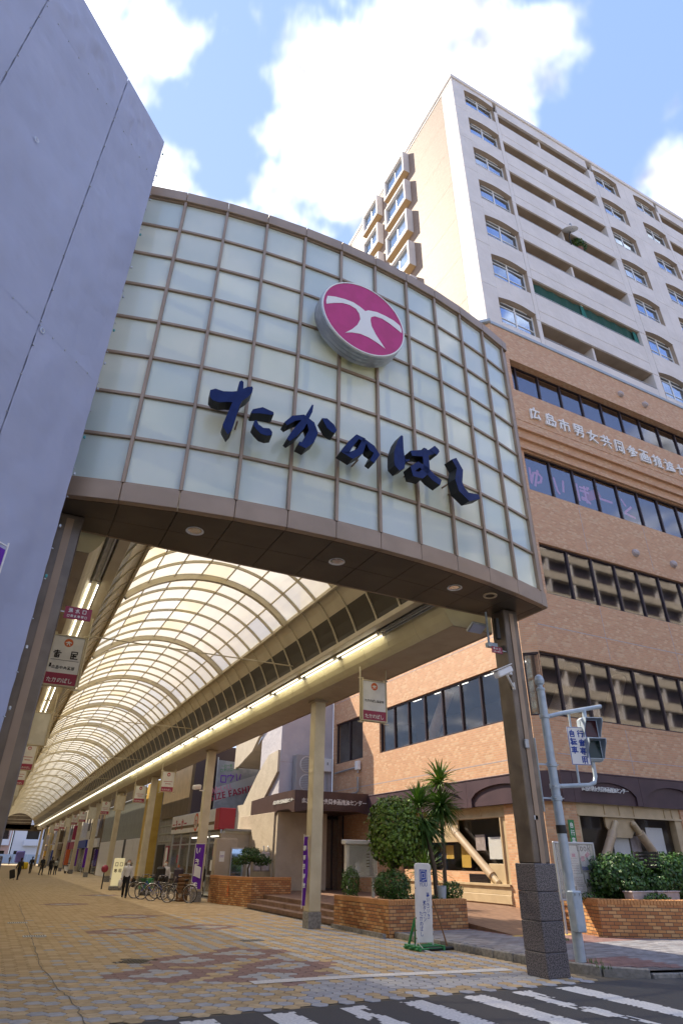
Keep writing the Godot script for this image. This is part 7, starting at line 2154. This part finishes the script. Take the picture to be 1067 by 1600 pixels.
# ---------------------------------------------------------------- people: one smooth surface meshed from tapered capsules
func field_mesh(caps: Array, cell: float, k := .035) -> MB:
	var lo := Vector3.INF; var hi := -Vector3.INF
	for c in caps:
		var r := Vector3.ONE * (maxf(c[2], c[3]) + cell * 2)
		lo = lo.min(c[0] - r).min(c[1] - r); hi = hi.max(c[0] + r).max(c[1] + r)
	var nx := int((hi.x - lo.x) / cell) + 2; var ny := int((hi.y - lo.y) / cell) + 2; var nz := int((hi.z - lo.z) / cell) + 2
	var F := PackedFloat32Array(); F.resize(nx * ny * nz); F.fill(10.0)
	for c in caps:
		var a: Vector3 = c[0]; var ab: Vector3 = c[1] - c[0]; var L2 := maxf(ab.length_squared(), 1e-9)
		var pad := maxf(c[2], c[3]) + k * 2 + cell * 2
		var l: Vector3 = (Vector3(c[0]).min(c[1]) - Vector3.ONE * pad - lo) / cell; var h: Vector3 = (Vector3(c[0]).max(c[1]) + Vector3.ONE * pad - lo) / cell
		for i in range(maxi(0, int(l.x)), mini(nx, int(h.x) + 1)):
			for j in range(maxi(0, int(l.y)), mini(ny, int(h.y) + 1)):
				for m in range(maxi(0, int(l.z)), mini(nz, int(h.z) + 1)):
					var p := lo + Vector3(i, j, m) * cell
					var t := clampf((p - a).dot(ab) / L2, 0, 1)
					var d: float = p.distance_to(a + ab * t) - lerpf(c[2], c[3], t)
					var id := (i * ny + j) * nz + m
					var o := F[id]
					var hh := maxf(k - absf(o - d), 0.0) / k
					F[id] = minf(o, d) - hh * hh * k * .25
	var V := {}
	var at := func(i, j, m): return F[(i * ny + j) * nz + m]
	for i in nx - 1:
		for j in ny - 1:
			for m in nz - 1:
				var s := Vector3.ZERO; var n := 0
				var base := (i * ny + j) * nz + m
				var f := [F[base], F[base + 1], F[base + nz], F[base + nz + 1], F[base + ny * nz], F[base + ny * nz + 1], F[base + ny * nz + nz], F[base + ny * nz + nz + 1]]
				var neg := 0
				for q in 8: if f[q] < 0: neg += 1
				if neg == 0 or neg == 8: continue
				for e in [[0, 1], [2, 3], [4, 5], [6, 7], [0, 2], [1, 3], [4, 6], [5, 7], [0, 4], [1, 5], [2, 6], [3, 7]]:
					var fa: float = f[e[0]]; var fb: float = f[e[1]]
					if (fa < 0) == (fb < 0): continue
					var t := fa / (fa - fb)
					var pa := Vector3(e[0] >> 2, (e[0] >> 1) & 1, e[0] & 1); var pb := Vector3(e[1] >> 2, (e[1] >> 1) & 1, e[1] & 1)
					s += pa.lerp(pb, t); n += 1
				var grad := Vector3(f[4] + f[5] + f[6] + f[7] - f[0] - f[1] - f[2] - f[3], f[2] + f[3] + f[6] + f[7] - f[0] - f[1] - f[4] - f[5], f[1] + f[3] + f[5] + f[7] - f[0] - f[2] - f[4] - f[6])
				V[base] = [lo + (Vector3(i, j, m) + s / n) * cell, grad.normalized()]
	var b := MB.new()
	for i in range(1, nx - 1):
		for j in range(1, ny - 1):
			for m in range(1, nz - 1):
				var base := (i * ny + j) * nz + m
				var f0 := F[base]
				for ax in 3:
					var st: int = [ny * nz, nz, 1][ax]; var s1: int = [nz, 1, ny * nz][ax]; var s2: int = [1, ny * nz, nz][ax]
					var f1 := F[base + st]
					if (f0 < 0) == (f1 < 0): continue
					var q := [base - s1 - s2, base - s2, base, base - s1]
					var ok := true
					for e in q: if not V.has(e): ok = false
					if not ok: continue
					if f0 > 0: q.reverse()
					var A = V[q[0]]; var B = V[q[1]]; var D = V[q[2]]; var E = V[q[3]]
					b.put3(A[0], B[0], D[0], A[1], B[1], D[1]); b.put3(A[0], D[0], E[0], A[1], D[1], E[1])
	return b

# joints for a figure of height 1.7 facing +z: stride and arm swing set the pose
func person(label: String, at: Vector3, turn: float, height: float, stride: float, swing: float, top: Material, legs: Material, cell: float, mask := false, lean := 0.0) -> Node3D:
	var t := thing("person", label, "person")
	var s := height / 1.7
	var V := func(x, y, z): return Vector3(x, y, z) * s
	var hipL: Vector3 = V.call(.09, .90, 0); var hipR: Vector3 = V.call(-.09, .90, 0)
	var kL: Vector3 = V.call(.095, .50, stride * .5 + .03); var kR: Vector3 = V.call(-.095, .50, -stride * .35 + .04)
	var aL: Vector3 = V.call(.10, .085, stride); var aR: Vector3 = V.call(-.10, .085 + absf(stride) * .12, -stride)
	var ch: Vector3 = V.call(0, 1.26, lean * .6); var nk: Vector3 = V.call(0, 1.44, lean); var hd: Vector3 = V.call(0, 1.585, lean + .015)
	var sL: Vector3 = V.call(.175, 1.36, lean); var sR: Vector3 = V.call(-.175, 1.36, lean)
	var eL: Vector3 = V.call(.235, 1.10, -swing * .4); var eR: Vector3 = V.call(-.235, 1.10, swing * .4)
	var wL: Vector3 = V.call(.245, .87, -swing + .06); var wR: Vector3 = V.call(-.245, .87, swing + .06)
	var body := [[hipL, kL, .085 * s, .055 * s], [hipR, kR, .085 * s, .055 * s], [kL, aL, .055 * s, .036 * s], [kR, aR, .055 * s, .036 * s], [aL - Vector3(0, .035 * s, .03 * s), aL + Vector3(0, -.045 * s, .14 * s), .04 * s, .03 * s], [aR - Vector3(0, .035 * s, .03 * s), aR + Vector3(0, -.045 * s, .14 * s), .04 * s, .03 * s],
		[V.call(0, .95, 0), ch, .125 * s, .14 * s], [V.call(-.07, 1.28, lean), V.call(.07, 1.28, lean), .125 * s, .125 * s], [ch, nk, .1 * s, .055 * s], [nk, hd, .052 * s, .06 * s], [hd + V.call(0, -.02, .02), hd + V.call(0, .03, -.005), .078 * s, .092 * s], [hd + V.call(0, -.005, .085), hd + V.call(0, -.025, .1), .012 * s, .016 * s],
		[hd + V.call(.088, -.01, 0), hd + V.call(.09, .02, 0), .016 * s, .018 * s], [hd + V.call(-.088, -.01, 0), hd + V.call(-.09, .02, 0), .016 * s, .018 * s],
		[sL, eL, .052 * s, .04 * s], [sR, eR, .052 * s, .04 * s], [eL, wL, .04 * s, .028 * s], [eR, wR, .04 * s, .028 * s]]
	for w in [[wL, 1.0], [wR, -1.0]]:
		var o: Vector3 = w[0]
		body.append([o, o + V.call(0, -.07, .01), .03 * s, .034 * s])
		for f in 4: body.append([o + V.call(0, -.08, -.022 + f * .017), o + V.call(-.012 * w[1], -.155 + .012 * absf(f - 1.4), -.018 + f * .017), .0105 * s, .009 * s])
		body.append([o + V.call(0, -.03, .03), o + V.call(-.015 * w[1], -.09, .055), .012 * s, .010 * s])
	var sk := put("body", field_mesh(body, cell), M.skin, t)
	var cloth := []
	for k in [6, 7, 8]: cloth.append([body[k][0], body[k][1], body[k][2] + .014, body[k][3] + .012 if k != 8 else .075 * s])
	for k in [14, 15]: cloth.append([body[k][0], body[k][1], body[k][2] + .018, body[k][3] + .016])
	for k in [16, 17]: cloth.append([body[k][0], body[k][1], body[k][2] + .015, body[k][3] + .012])
	put("top", field_mesh(cloth, cell), top, t)
	cloth = []
	for k in 4: cloth.append([body[k][0], body[k][1], body[k][2] + .016, body[k][3] + .022])
	cloth.append([V.call(0, .93, 0), V.call(0, .99, 0), .138 * s, .138 * s])
	put("trousers", field_mesh(cloth, cell), legs, t)
	cloth = []
	for k in [4, 5]: cloth.append([body[k][0], body[k][1], body[k][2] + .012, body[k][3] + .010])
	put("shoes", field_mesh(cloth, minf(cell, .02)), M.dark, t)
	put("hair", field_mesh([[hd + V.call(0, .055, -.02), hd + V.call(0, .04, -.03), .088 * s, .094 * s], [hd + V.call(0, .02, -.05), hd + V.call(0, -.05, -.045), .07 * s, .06 * s]], minf(cell, .016)), M.hair, t)
	for e in [-.032, .032]:
		var b := MB.new(); b.ball(hd + V.call(e, .012, .088), Vector3(.012, .008, .008) * s, 8, 6); put("eye", b, M.ink, t)
	if mask:
		put("mask", field_mesh([[hd + V.call(-.03, -.055, .07), hd + V.call(.03, -.055, .07), .048 * s, .048 * s], [hd + V.call(-.03, -.03, .075), hd + V.call(.03, -.03, .075), .035 * s, .035 * s]], .014), M.paper, t)
	else:
		var b := MB.new(); b.box(hd + V.call(-.022, -.062, .088), hd + V.call(.022, -.052, .094)); put("mouth", b, M.wine, t)
	t.position = at; t.rotation.y = turn
	return t

func held(t: Node3D, called: String, label: String, cat: String, b: MB, m: Material):
	var o := put(called, b, m)
	tag(o, label, cat)

func people():
	var b: MB
	var man := person("person walking towards the viewer in a white shirt, dark tie, mask and dark trousers", Vector3(6.7, 0, -37.4), -.25, 1.66, .2, .06, M.shirt, M.trousers, .022, true)
	b = MB.new(); b.prism(PackedVector2Array([Vector2(-.02, 1.37), Vector2(.02, 1.37), Vector2(.04, 1.03), Vector2(0, .98), Vector2(-.04, 1.03)]), Vector3(0, 0, .148), Vector3.RIGHT, Vector3.UP, 0, .012); put("tie", b, M.ink, man)
	b = MB.new(); b.bar(Vector3(.13, 1.42, .05), Vector3(-.2, .98, .16), .035, .012); put("bag_strap", b, M.tub, man)
	b = MB.new(); b.box(Vector3(6.96, .46, -37.55), Vector3(7.12, .84, -37.1), .04); b.tube([Vector3(7.04, .82, -37.45), Vector3(6.98, .90, -37.4), Vector3(7.04, .82, -37.22)], .012, 6); held(man, "briefcase", "dark briefcase in the hand of the walking person in white", "bag", b, M.ink)
	b = MB.new(); b.ball(Vector3(6.40, .62, -37.35), Vector3(.1, .2, .13), 10, 8); b.tube([Vector3(6.40, .78, -37.4), Vector3(6.44, .84, -37.38), Vector3(6.42, .78, -37.3)], .008, 6); held(man, "plastic_bag", "pale plastic bag in the other hand of the walking person in white", "bag", b, M.paper)
	person("person in a white top and dark bag strap standing behind the bicycles", Vector3(8.6, 0, -37.2), -.6, 1.64, .03, .08, M.shirt, M.trousers, .03, true, .05)
	person("person with a dark top walking away pulling a suitcase, leftmost near one", Vector3(2.8, 0, -65.5), 2.6, 1.62, .2, .12, M.ink, M.trousers, .04, false, .06)
	t_suitcase()
	person("person in a dark jacket walking, left of the middle group", Vector3(4.9, 0, -88.0), 2.9, 1.68, .22, .12, M.trousers, M.ink, .045)
	person("person with a rucksack and dark clothes in the middle of the street", Vector3(5.6, 0, -81.3), .3, 1.72, .16, .1, M.trousers, M.ink, .045)
	person("taller of two people in dark clothes walking side by side", Vector3(6.5, 0, -81.4), 3.0, 1.70, .18, .1, M.ink, M.trousers, .045)
	person("shorter of two people walking side by side, in a grey green top", Vector3(7.0, 0, -81.5), 3.1, 1.56, .16, .1, M.fence, M.trousers, .045)
	person("farthest small dark person near the street's end on the left", Vector3(4.9, 0, -170), 3.0, 1.7, .15, .1, M.ink, M.trousers, .06)
	var t := thing("yellow_bags", "bright yellow bag on the ground far down the street", "bag", Vector3(5.2, 0, -113.5))
	b = MB.new(); b.box(Vector3(4.6, .05, -113.9), Vector3(5.9, .95, -113.1), .15); put("sack", b, mat(.75, .55, .02, .6), t)
	t = thing("blue_tarp", "blue purple covered stall near the far end of the street", "stall", Vector3(6.6, 0, -165))
	b = MB.new(); b.box(Vector3(5.7, .4, -165.6), Vector3(7.4, 2.6, -164.4), .2); put("cover", b, mat(.08, .08, .36, .7), t)
	# sign board and scooter by the hoarding
	t = thing("lit_sandwich_board", "pale yellow sandwich board with dark characters beside the walking person in white", "sign", Vector3(7.6, 0, -45.8))
	b = MB.new(); b.box(Vector3(7.28, .22, -45.9), Vector3(7.92, 1.72, -45.74), .03); put("panel", b, M.board, t)
	b = MB.new(); b.box(Vector3(7.22, 0, -46.0), Vector3(7.98, .22, -45.6), .03); put("base", b, M.kerb, t)
	b = MB.new(); text(b, "口口目番".replace("目", "自"), Vector3(7.36, 1.3, -45.738), Vector3.RIGHT, .22, .003, 1.3, Vector2(1.3, 0)); text(b, "専用口中", Vector3(7.36, .95, -45.738), Vector3.RIGHT, .2, .003, 1.3, Vector2(1.3, 0)); put("print", b, M.brown_wall, t)
	t = thing("red_round_sign", "dark red ball light standing behind the sandwich board", "lamp", Vector3(7.0, 0, -47.2))
	b = MB.new(); b.cyl(Vector3(7.0, 0, -47.2), Vector3(7.0, 1.0, -47.2), .04, -1, 8); put("post", b, M.dark, t)
	b = MB.new(); b.ball(Vector3(7.0, 1.12, -47.2), Vector3(.22, .22, .22)); put("ball", b, M.wine, t)
	for k in [[Vector3(8.95, 0, -88.6), .3, "scooter parked by the purple flags, nearer one"], [Vector3(9.4, 0, -91.5), -.2, "scooter parked by the purple flags, farther one"]]: scooter(k[0], k[1], k[2])
	# nobori flags on the columns
	nobori(Vector3(8.92, .5, -20.18), 1.95, .22, 1.35, "purple flag with white writing tied to the first arcade column")
	nobori(Vector3(8.92, .45, -33.08), 1.95, .42, .15, "purple and white flag hanging on the second arcade column")

func t_suitcase():
	var t := thing("suitcase", "dark wheeled suitcase pulled by the nearest person on the left", "suitcase", Vector3(2.35, 0, -65.9))
	var b := MB.new(); b.obox(Transform3D(Basis(Vector3.BACK, .25), Vector3(2.35, .42, -65.9)), Vector3(.42, .66, .28), .05); put("case", b, M.ink, t)
	b = MB.new(); b.tube([Vector3(2.43, .7, -65.9), Vector3(2.56, 1.0, -65.85)], .015, 6); put("handle", b, M.zinc, t)
	for x in [-.14, .14]:
		b = MB.new(); b.cyl(Vector3(2.4 + x, .05, -65.95), Vector3(2.4 + x + .03, .05, -65.95), .05, -1, 10); put("wheel", b, M.rubber, t)

func nobori(at: Vector3, h: float, w: float, turn: float, label: String):
	var t := thing("banner_flag", label, "flag", at)
	var ex := Vector3(cos(turn), 0, sin(turn))
	var b := MB.new(); b.cyl(at, at + Vector3(0, h + .05, 0), .012, -1, 8); put("pole", b, M.white_paint, t)
	b = MB.new(); b.cyl(at + Vector3(0, h, 0), at + Vector3(0, h, 0) + ex * (w + .05), .009, -1, 8); put("cross_bar", b, M.white_paint, t)
	b = MB.new()
	for i in 6:
		for j in 14:
			var P := func(a, c): return at + ex * (w * a / 6.0 * (1.0 - .25 * c / 14.0 * (1.0 if w < .3 else 0.0)) + .02) + Vector3.UP * (h - .02 - (h - .1) * c / 14.0) + ex.cross(Vector3.UP) * .035 * sin(a * 1.3 + c * .45)
			b.quad(P.call(i, j + 1), P.call(i + 1, j + 1), P.call(i + 1, j), P.call(i, j))
	put("cloth", b, M.purple, t)
	b = MB.new()
	if w > .3: b.prism(PackedVector2Array([Vector2(.05, .62), Vector2(.37, .5), Vector2(.37, .95), Vector2(.05, 1.08)]), at, ex, Vector3.UP, .04, .046)
	text(b, "夢いきいき" if w < .3 else "いきの遊", at + ex * .05 + Vector3.UP * (h - .4), ex, w * .6, .05, 1.4, Vector2(0, -1.9)); put("writing", b, M.paper, t)

func scooter(at: Vector3, turn: float, label: String):
	var t := thing("scooter", label, "scooter")
	var b := MB.new()
	for z in [-.55, .55]:
		b = MB.new(); b.tube([Vector3(-.05, .22, z), Vector3(.05, .22, z)], .22, 18); put("wheel", b, M.rubber, t)
	b = MB.new(); b.prism(PackedVector2Array([Vector2(-.8, .35), Vector2(-.2, .25), Vector2(.25, .25), Vector2(.5, .95), Vector2(.42, 1.0), Vector2(.15, .38), Vector2(-.15, .4), Vector2(-.2, .72), Vector2(-.8, .75)]), Vector3(0, 0, 0), Vector3.BACK, Vector3.UP, -.14, .14); put("body", b, M.sign_white, t)
	b = MB.new(); b.box(Vector3(-.13, .74, -.8), Vector3(.13, .84, -.2), .04); put("seat", b, M.dark, t)
	b = MB.new(); b.cyl(Vector3(-.33, 1.02, .42), Vector3(.33, 1.02, .42), .018, -1, 8); b.cyl(Vector3(0, .3, .62), Vector3(0, 1.02, .43), .03, -1, 8); put("handlebar", b, M.dark, t)
	b = MB.new(); b.ball(Vector3(0, .85, .55), Vector3(.09, .09, .06)); put("headlight", b, M.alu, t)
	t.position = at; t.rotation.y = turn

# ---------------------------------------------------------------- bicycles
func bicycle(label: String, at: Vector3, turn: float, paint: Material, basket: bool, cover: Material, steer := .25) -> Node3D:
	var t := thing("bicycle", label, "bicycle")
	var R := .335
	var hubs := [Vector3(0, R, -.53), Vector3(0, R, .53)]
	for w in 2:
		var ring := []
		for k in 29: ring.append(hubs[w] + Vector3(0, sin(k * TAU / 28), cos(k * TAU / 28)) * R)
		var b := MB.new(); b.tube(ring, .019, 8, -1, false); var tyre := put("tyre", b, M.rubber, t)
		var rim := []
		for p in ring: rim.append(hubs[w] + (p - hubs[w]) * .93)
		b = MB.new(); b.tube(rim, .011, 6, -1, false); put("rim", b, M.chrome, tyre)
		b = MB.new()
		for k in 18: b.cyl(hubs[w] + Vector3(.02 * (1 if k % 2 else -1), 0, 0), hubs[w] + Vector3(0, sin(k * TAU / 18), cos(k * TAU / 18)) * R * .92, .0028, -1, 4, false)
		b.cyl(hubs[w] - Vector3(.05, 0, 0), hubs[w] + Vector3(.05, 0, 0), .022, -1, 8); put("spokes", b, M.chrome, tyre)
		var g := []
		for k in 13: g.append(hubs[w] + Vector3(0, sin(.5 + k * .18), cos(.5 + k * .18) * (1 if w == 0 else 1)) * (R + .035))
		b = MB.new(); b.tube(g, .02, 6); put("mudguard", b, M.chrome, t)
	var bb := Vector3(0, .28, -.08); var seat := Vector3(0, .78, -.27); var head := Vector3(0, .78, .33); var low := Vector3(0, .62, .37)
	var b := MB.new()
	b.tube([head, Vector3(0, .5, .18), Vector3(0, .34, .02), bb], .02, 8); b.tube([low, Vector3(0, .46, .16), Vector3(0, .31, .0), bb], .017, 8)
	b.cyl(bb, seat, .017, -1, 8)
	for x in [-.045, .045]:
		b.cyl(bb + Vector3(x * .5, 0, 0), hubs[0] + Vector3(x, 0, 0), .011, -1, 6); b.cyl(seat + Vector3(x * .3, -.1, 0), hubs[0] + Vector3(x, 0, 0), .010, -1, 6); b.cyl(Vector3(x, .66, .39), hubs[1] + Vector3(x, 0, 0), .012, -1, 6)
	b.cyl(head, Vector3(0, .60, .385), .024, -1, 8); put("frame", b, paint, t)
	b = MB.new(); b.cyl(seat, seat + Vector3(0, .09, -.02), .013, -1, 8); b.ball(seat + Vector3(0, .12, -.04), Vector3(.095, .035, .13)); put("saddle", b, M.rubber, t)
	b = MB.new(); b.cyl(head, Vector3(0, .98, .27), .013, -1, 8); b.tube([Vector3(-.28, 1.02, .05), Vector3(-.24, 1.03, .2), Vector3(-.08, .98, .27), Vector3(.08, .98, .27), Vector3(.24, 1.03, .2), Vector3(.28, 1.02, .05)], .012, 8); put("handlebar", b, M.chrome, t)
	for x in [-.28, .28]:
		b = MB.new(); b.cyl(Vector3(x, 1.02, .12), Vector3(x, 1.02, .0), .018, -1, 8); put("grip", b, M.rubber, t)
	b = MB.new(); b.lathe([Vector2(.09, -.004), Vector2(.09, .004)], Vector3.ZERO, 20); b.lathe([Vector2(0, .004), Vector2(.09, .004)], Vector3.ZERO, 20)
	var cr := MB.new(); cr.add(b, Transform3D(Basis(Vector3.BACK, PI / 2), bb + Vector3(.06, 0, 0))); cr.cyl(bb + Vector3(.08, 0, 0), bb + Vector3(.08, -.16, .04), .01, -1, 6); cr.cyl(bb + Vector3(-.08, 0, 0), bb + Vector3(-.08, .16, -.04), .01, -1, 6); cr.box(bb + Vector3(.08, -.17, 0), bb + Vector3(.17, -.15, .08)); cr.box(bb + Vector3(-.17, .15, -.08), bb + Vector3(-.08, .17, 0)); put("crank", cr, M.chrome, t)
	b = MB.new(); b.cyl(Vector3(-.06, .33, -.53), Vector3(-.1, .02, -.62), .01, -1, 6); b.cyl(Vector3(.06, .33, -.53), Vector3(.1, .02, -.62), .01, -1, 6); put("stand", b, M.chrome, t)
	b = MB.new()
	for x in [-.07, 0, .07]: b.cyl(Vector3(x, .72, -.75), Vector3(x, .72, -.32), .008, -1, 6)
	b.cyl(Vector3(-.07, .72, -.72), Vector3(0, R, -.53), .008, -1, 6); put("rack", b, M.chrome, t)
	if basket:
		b = MB.new()
		for j in 5:
			var y := .68 + j * .065; var w := .13 + j * .012; var d := .10 + j * .01
			for e in [[-1, -1, 1, -1], [1, -1, 1, 1], [1, 1, -1, 1], [-1, 1, -1, -1]]: b.cyl(Vector3(e[0] * w, y, .56 + e[1] * d), Vector3(e[2] * w, y, .56 + e[3] * d), .005, -1, 4, false)
		for k in 7:
			var f := -1.0 + k / 3.0
			for s in [-1, 1]:
				b.cyl(Vector3(f * .13, .68, .56 + s * .10), Vector3(f * .178, .94, .56 + s * .14), .004, -1, 4, false); b.cyl(Vector3(s * .13, .68, .56 + f * .10), Vector3(s * .178, .94, .56 + f * .14), .004, -1, 4, false)
		put("basket", b, M.dark, t)
	if cover:   # child seat with its rain cover
		b = MB.new(); b.box(Vector3(-.17, .74, -.86), Vector3(.17, 1.38, -.42), .09); put("child_seat_cover", b, cover, t)
	t.position = at; t.rotation.y = turn
	return t

func bicycles():
	bicycle("bicycle parked beside the second column, nearest, with orange reflectors on its wheel", Vector3(8.35, 0, -32.9), -2.2, M.dark, true, null)
	bicycle("bicycle with a tall dark child seat cover, second of the parked row", Vector3(7.95, 0, -34.4), -2.05, M.ink, false, M.cover)
	bicycle("blue framed bicycle parked third in the row", Vector3(7.7, 0, -35.6), -2.1, M.blue_ink, true, null)
	bicycle("bicycle farthest in the parked row, beside the walking person in white", Vector3(7.6, 0, -36.7), -2.0, M.zinc, true, M.ink)
	bicycle("bicycle with a black bag, leaning by the shop window behind the row", Vector3(9.1, 0, -34.6), -1.6, M.wine, true, M.ink)
	var t := thing("wicker_chair", "brown rattan goods stacked beside the second column", "rattan goods", Vector3(8.6, 0, -33.9))
	var b := MB.new()
	for j in 7: b.lathe([Vector2(.25 + .03 * sin(j), 0), Vector2(.29, .08), Vector2(.26 + .03 * sin(j), .16)], Vector3(8.75, j * .16, -33.9), 14)
	put("basketwork", b, mottled(C(.14, .07, .03), C(.24, .13, .06), .3, .8), t)
	t = thing("green_crate", "bright green crate behind the walking person in white", "crate", Vector3(8.1, 0, -39.6))
	b = MB.new(); b.box(Vector3(7.8, .3, -39.8), Vector3(8.5, .8, -39.3), .03); put("crate", b, M.green, t)
	b = MB.new(); b.box(Vector3(7.85, 0, -39.75), Vector3(8.45, .3, -39.35), .02); put("stand", b, M.dark, t)
	# security camera on the second column
	t = thing("column_camera", "white security camera on the second arcade column", "camera", Vector3(8.85, 4.6, -33.2))
	b = MB.new(); b.bar(Vector3(9.06, 4.75, -33.2), Vector3(8.8, 4.75, -33.1), .05, .05); put("bracket", b, M.white_paint, t)
	b = MB.new(); b.obox(Transform3D(Basis(Vector3.UP, -.9).rotated(Vector3.RIGHT, .25), Vector3(8.62, 4.88, -33.0)), Vector3(.2, .2, .55), .04); put("body", b, M.white_paint, t)

func _ready():
	set_view()
	make_materials()
	M.leaf_lime = leafy(.17, .29, .045); M.blade_sun = leafy(.10, .20, .03)
	M.rear_glass = glass(.8, .8, .75, .12, .2); M.tub_grey = mat(.30, .30, .31, .5); M.housing = mat(.34, .30, .20, .6); M.cover = mat(.055, .04, .055, .7)
	M.board = emits(mat(.72, .66, .42, .5), 1.0, .88, .5, .12)
	ground()
	gate()
	arcade()
	civic_centre()
	entrance()
	tower()
	wrapped_building()
	shops()
	far_end()
	across_the_road()
	letters()
	emblem()
	hanging_signs()
	plants()
	signal_pole()
	gate_fittings()
	you_sign()
	notice_boards()
	people()
	bicycles()
	weeds()
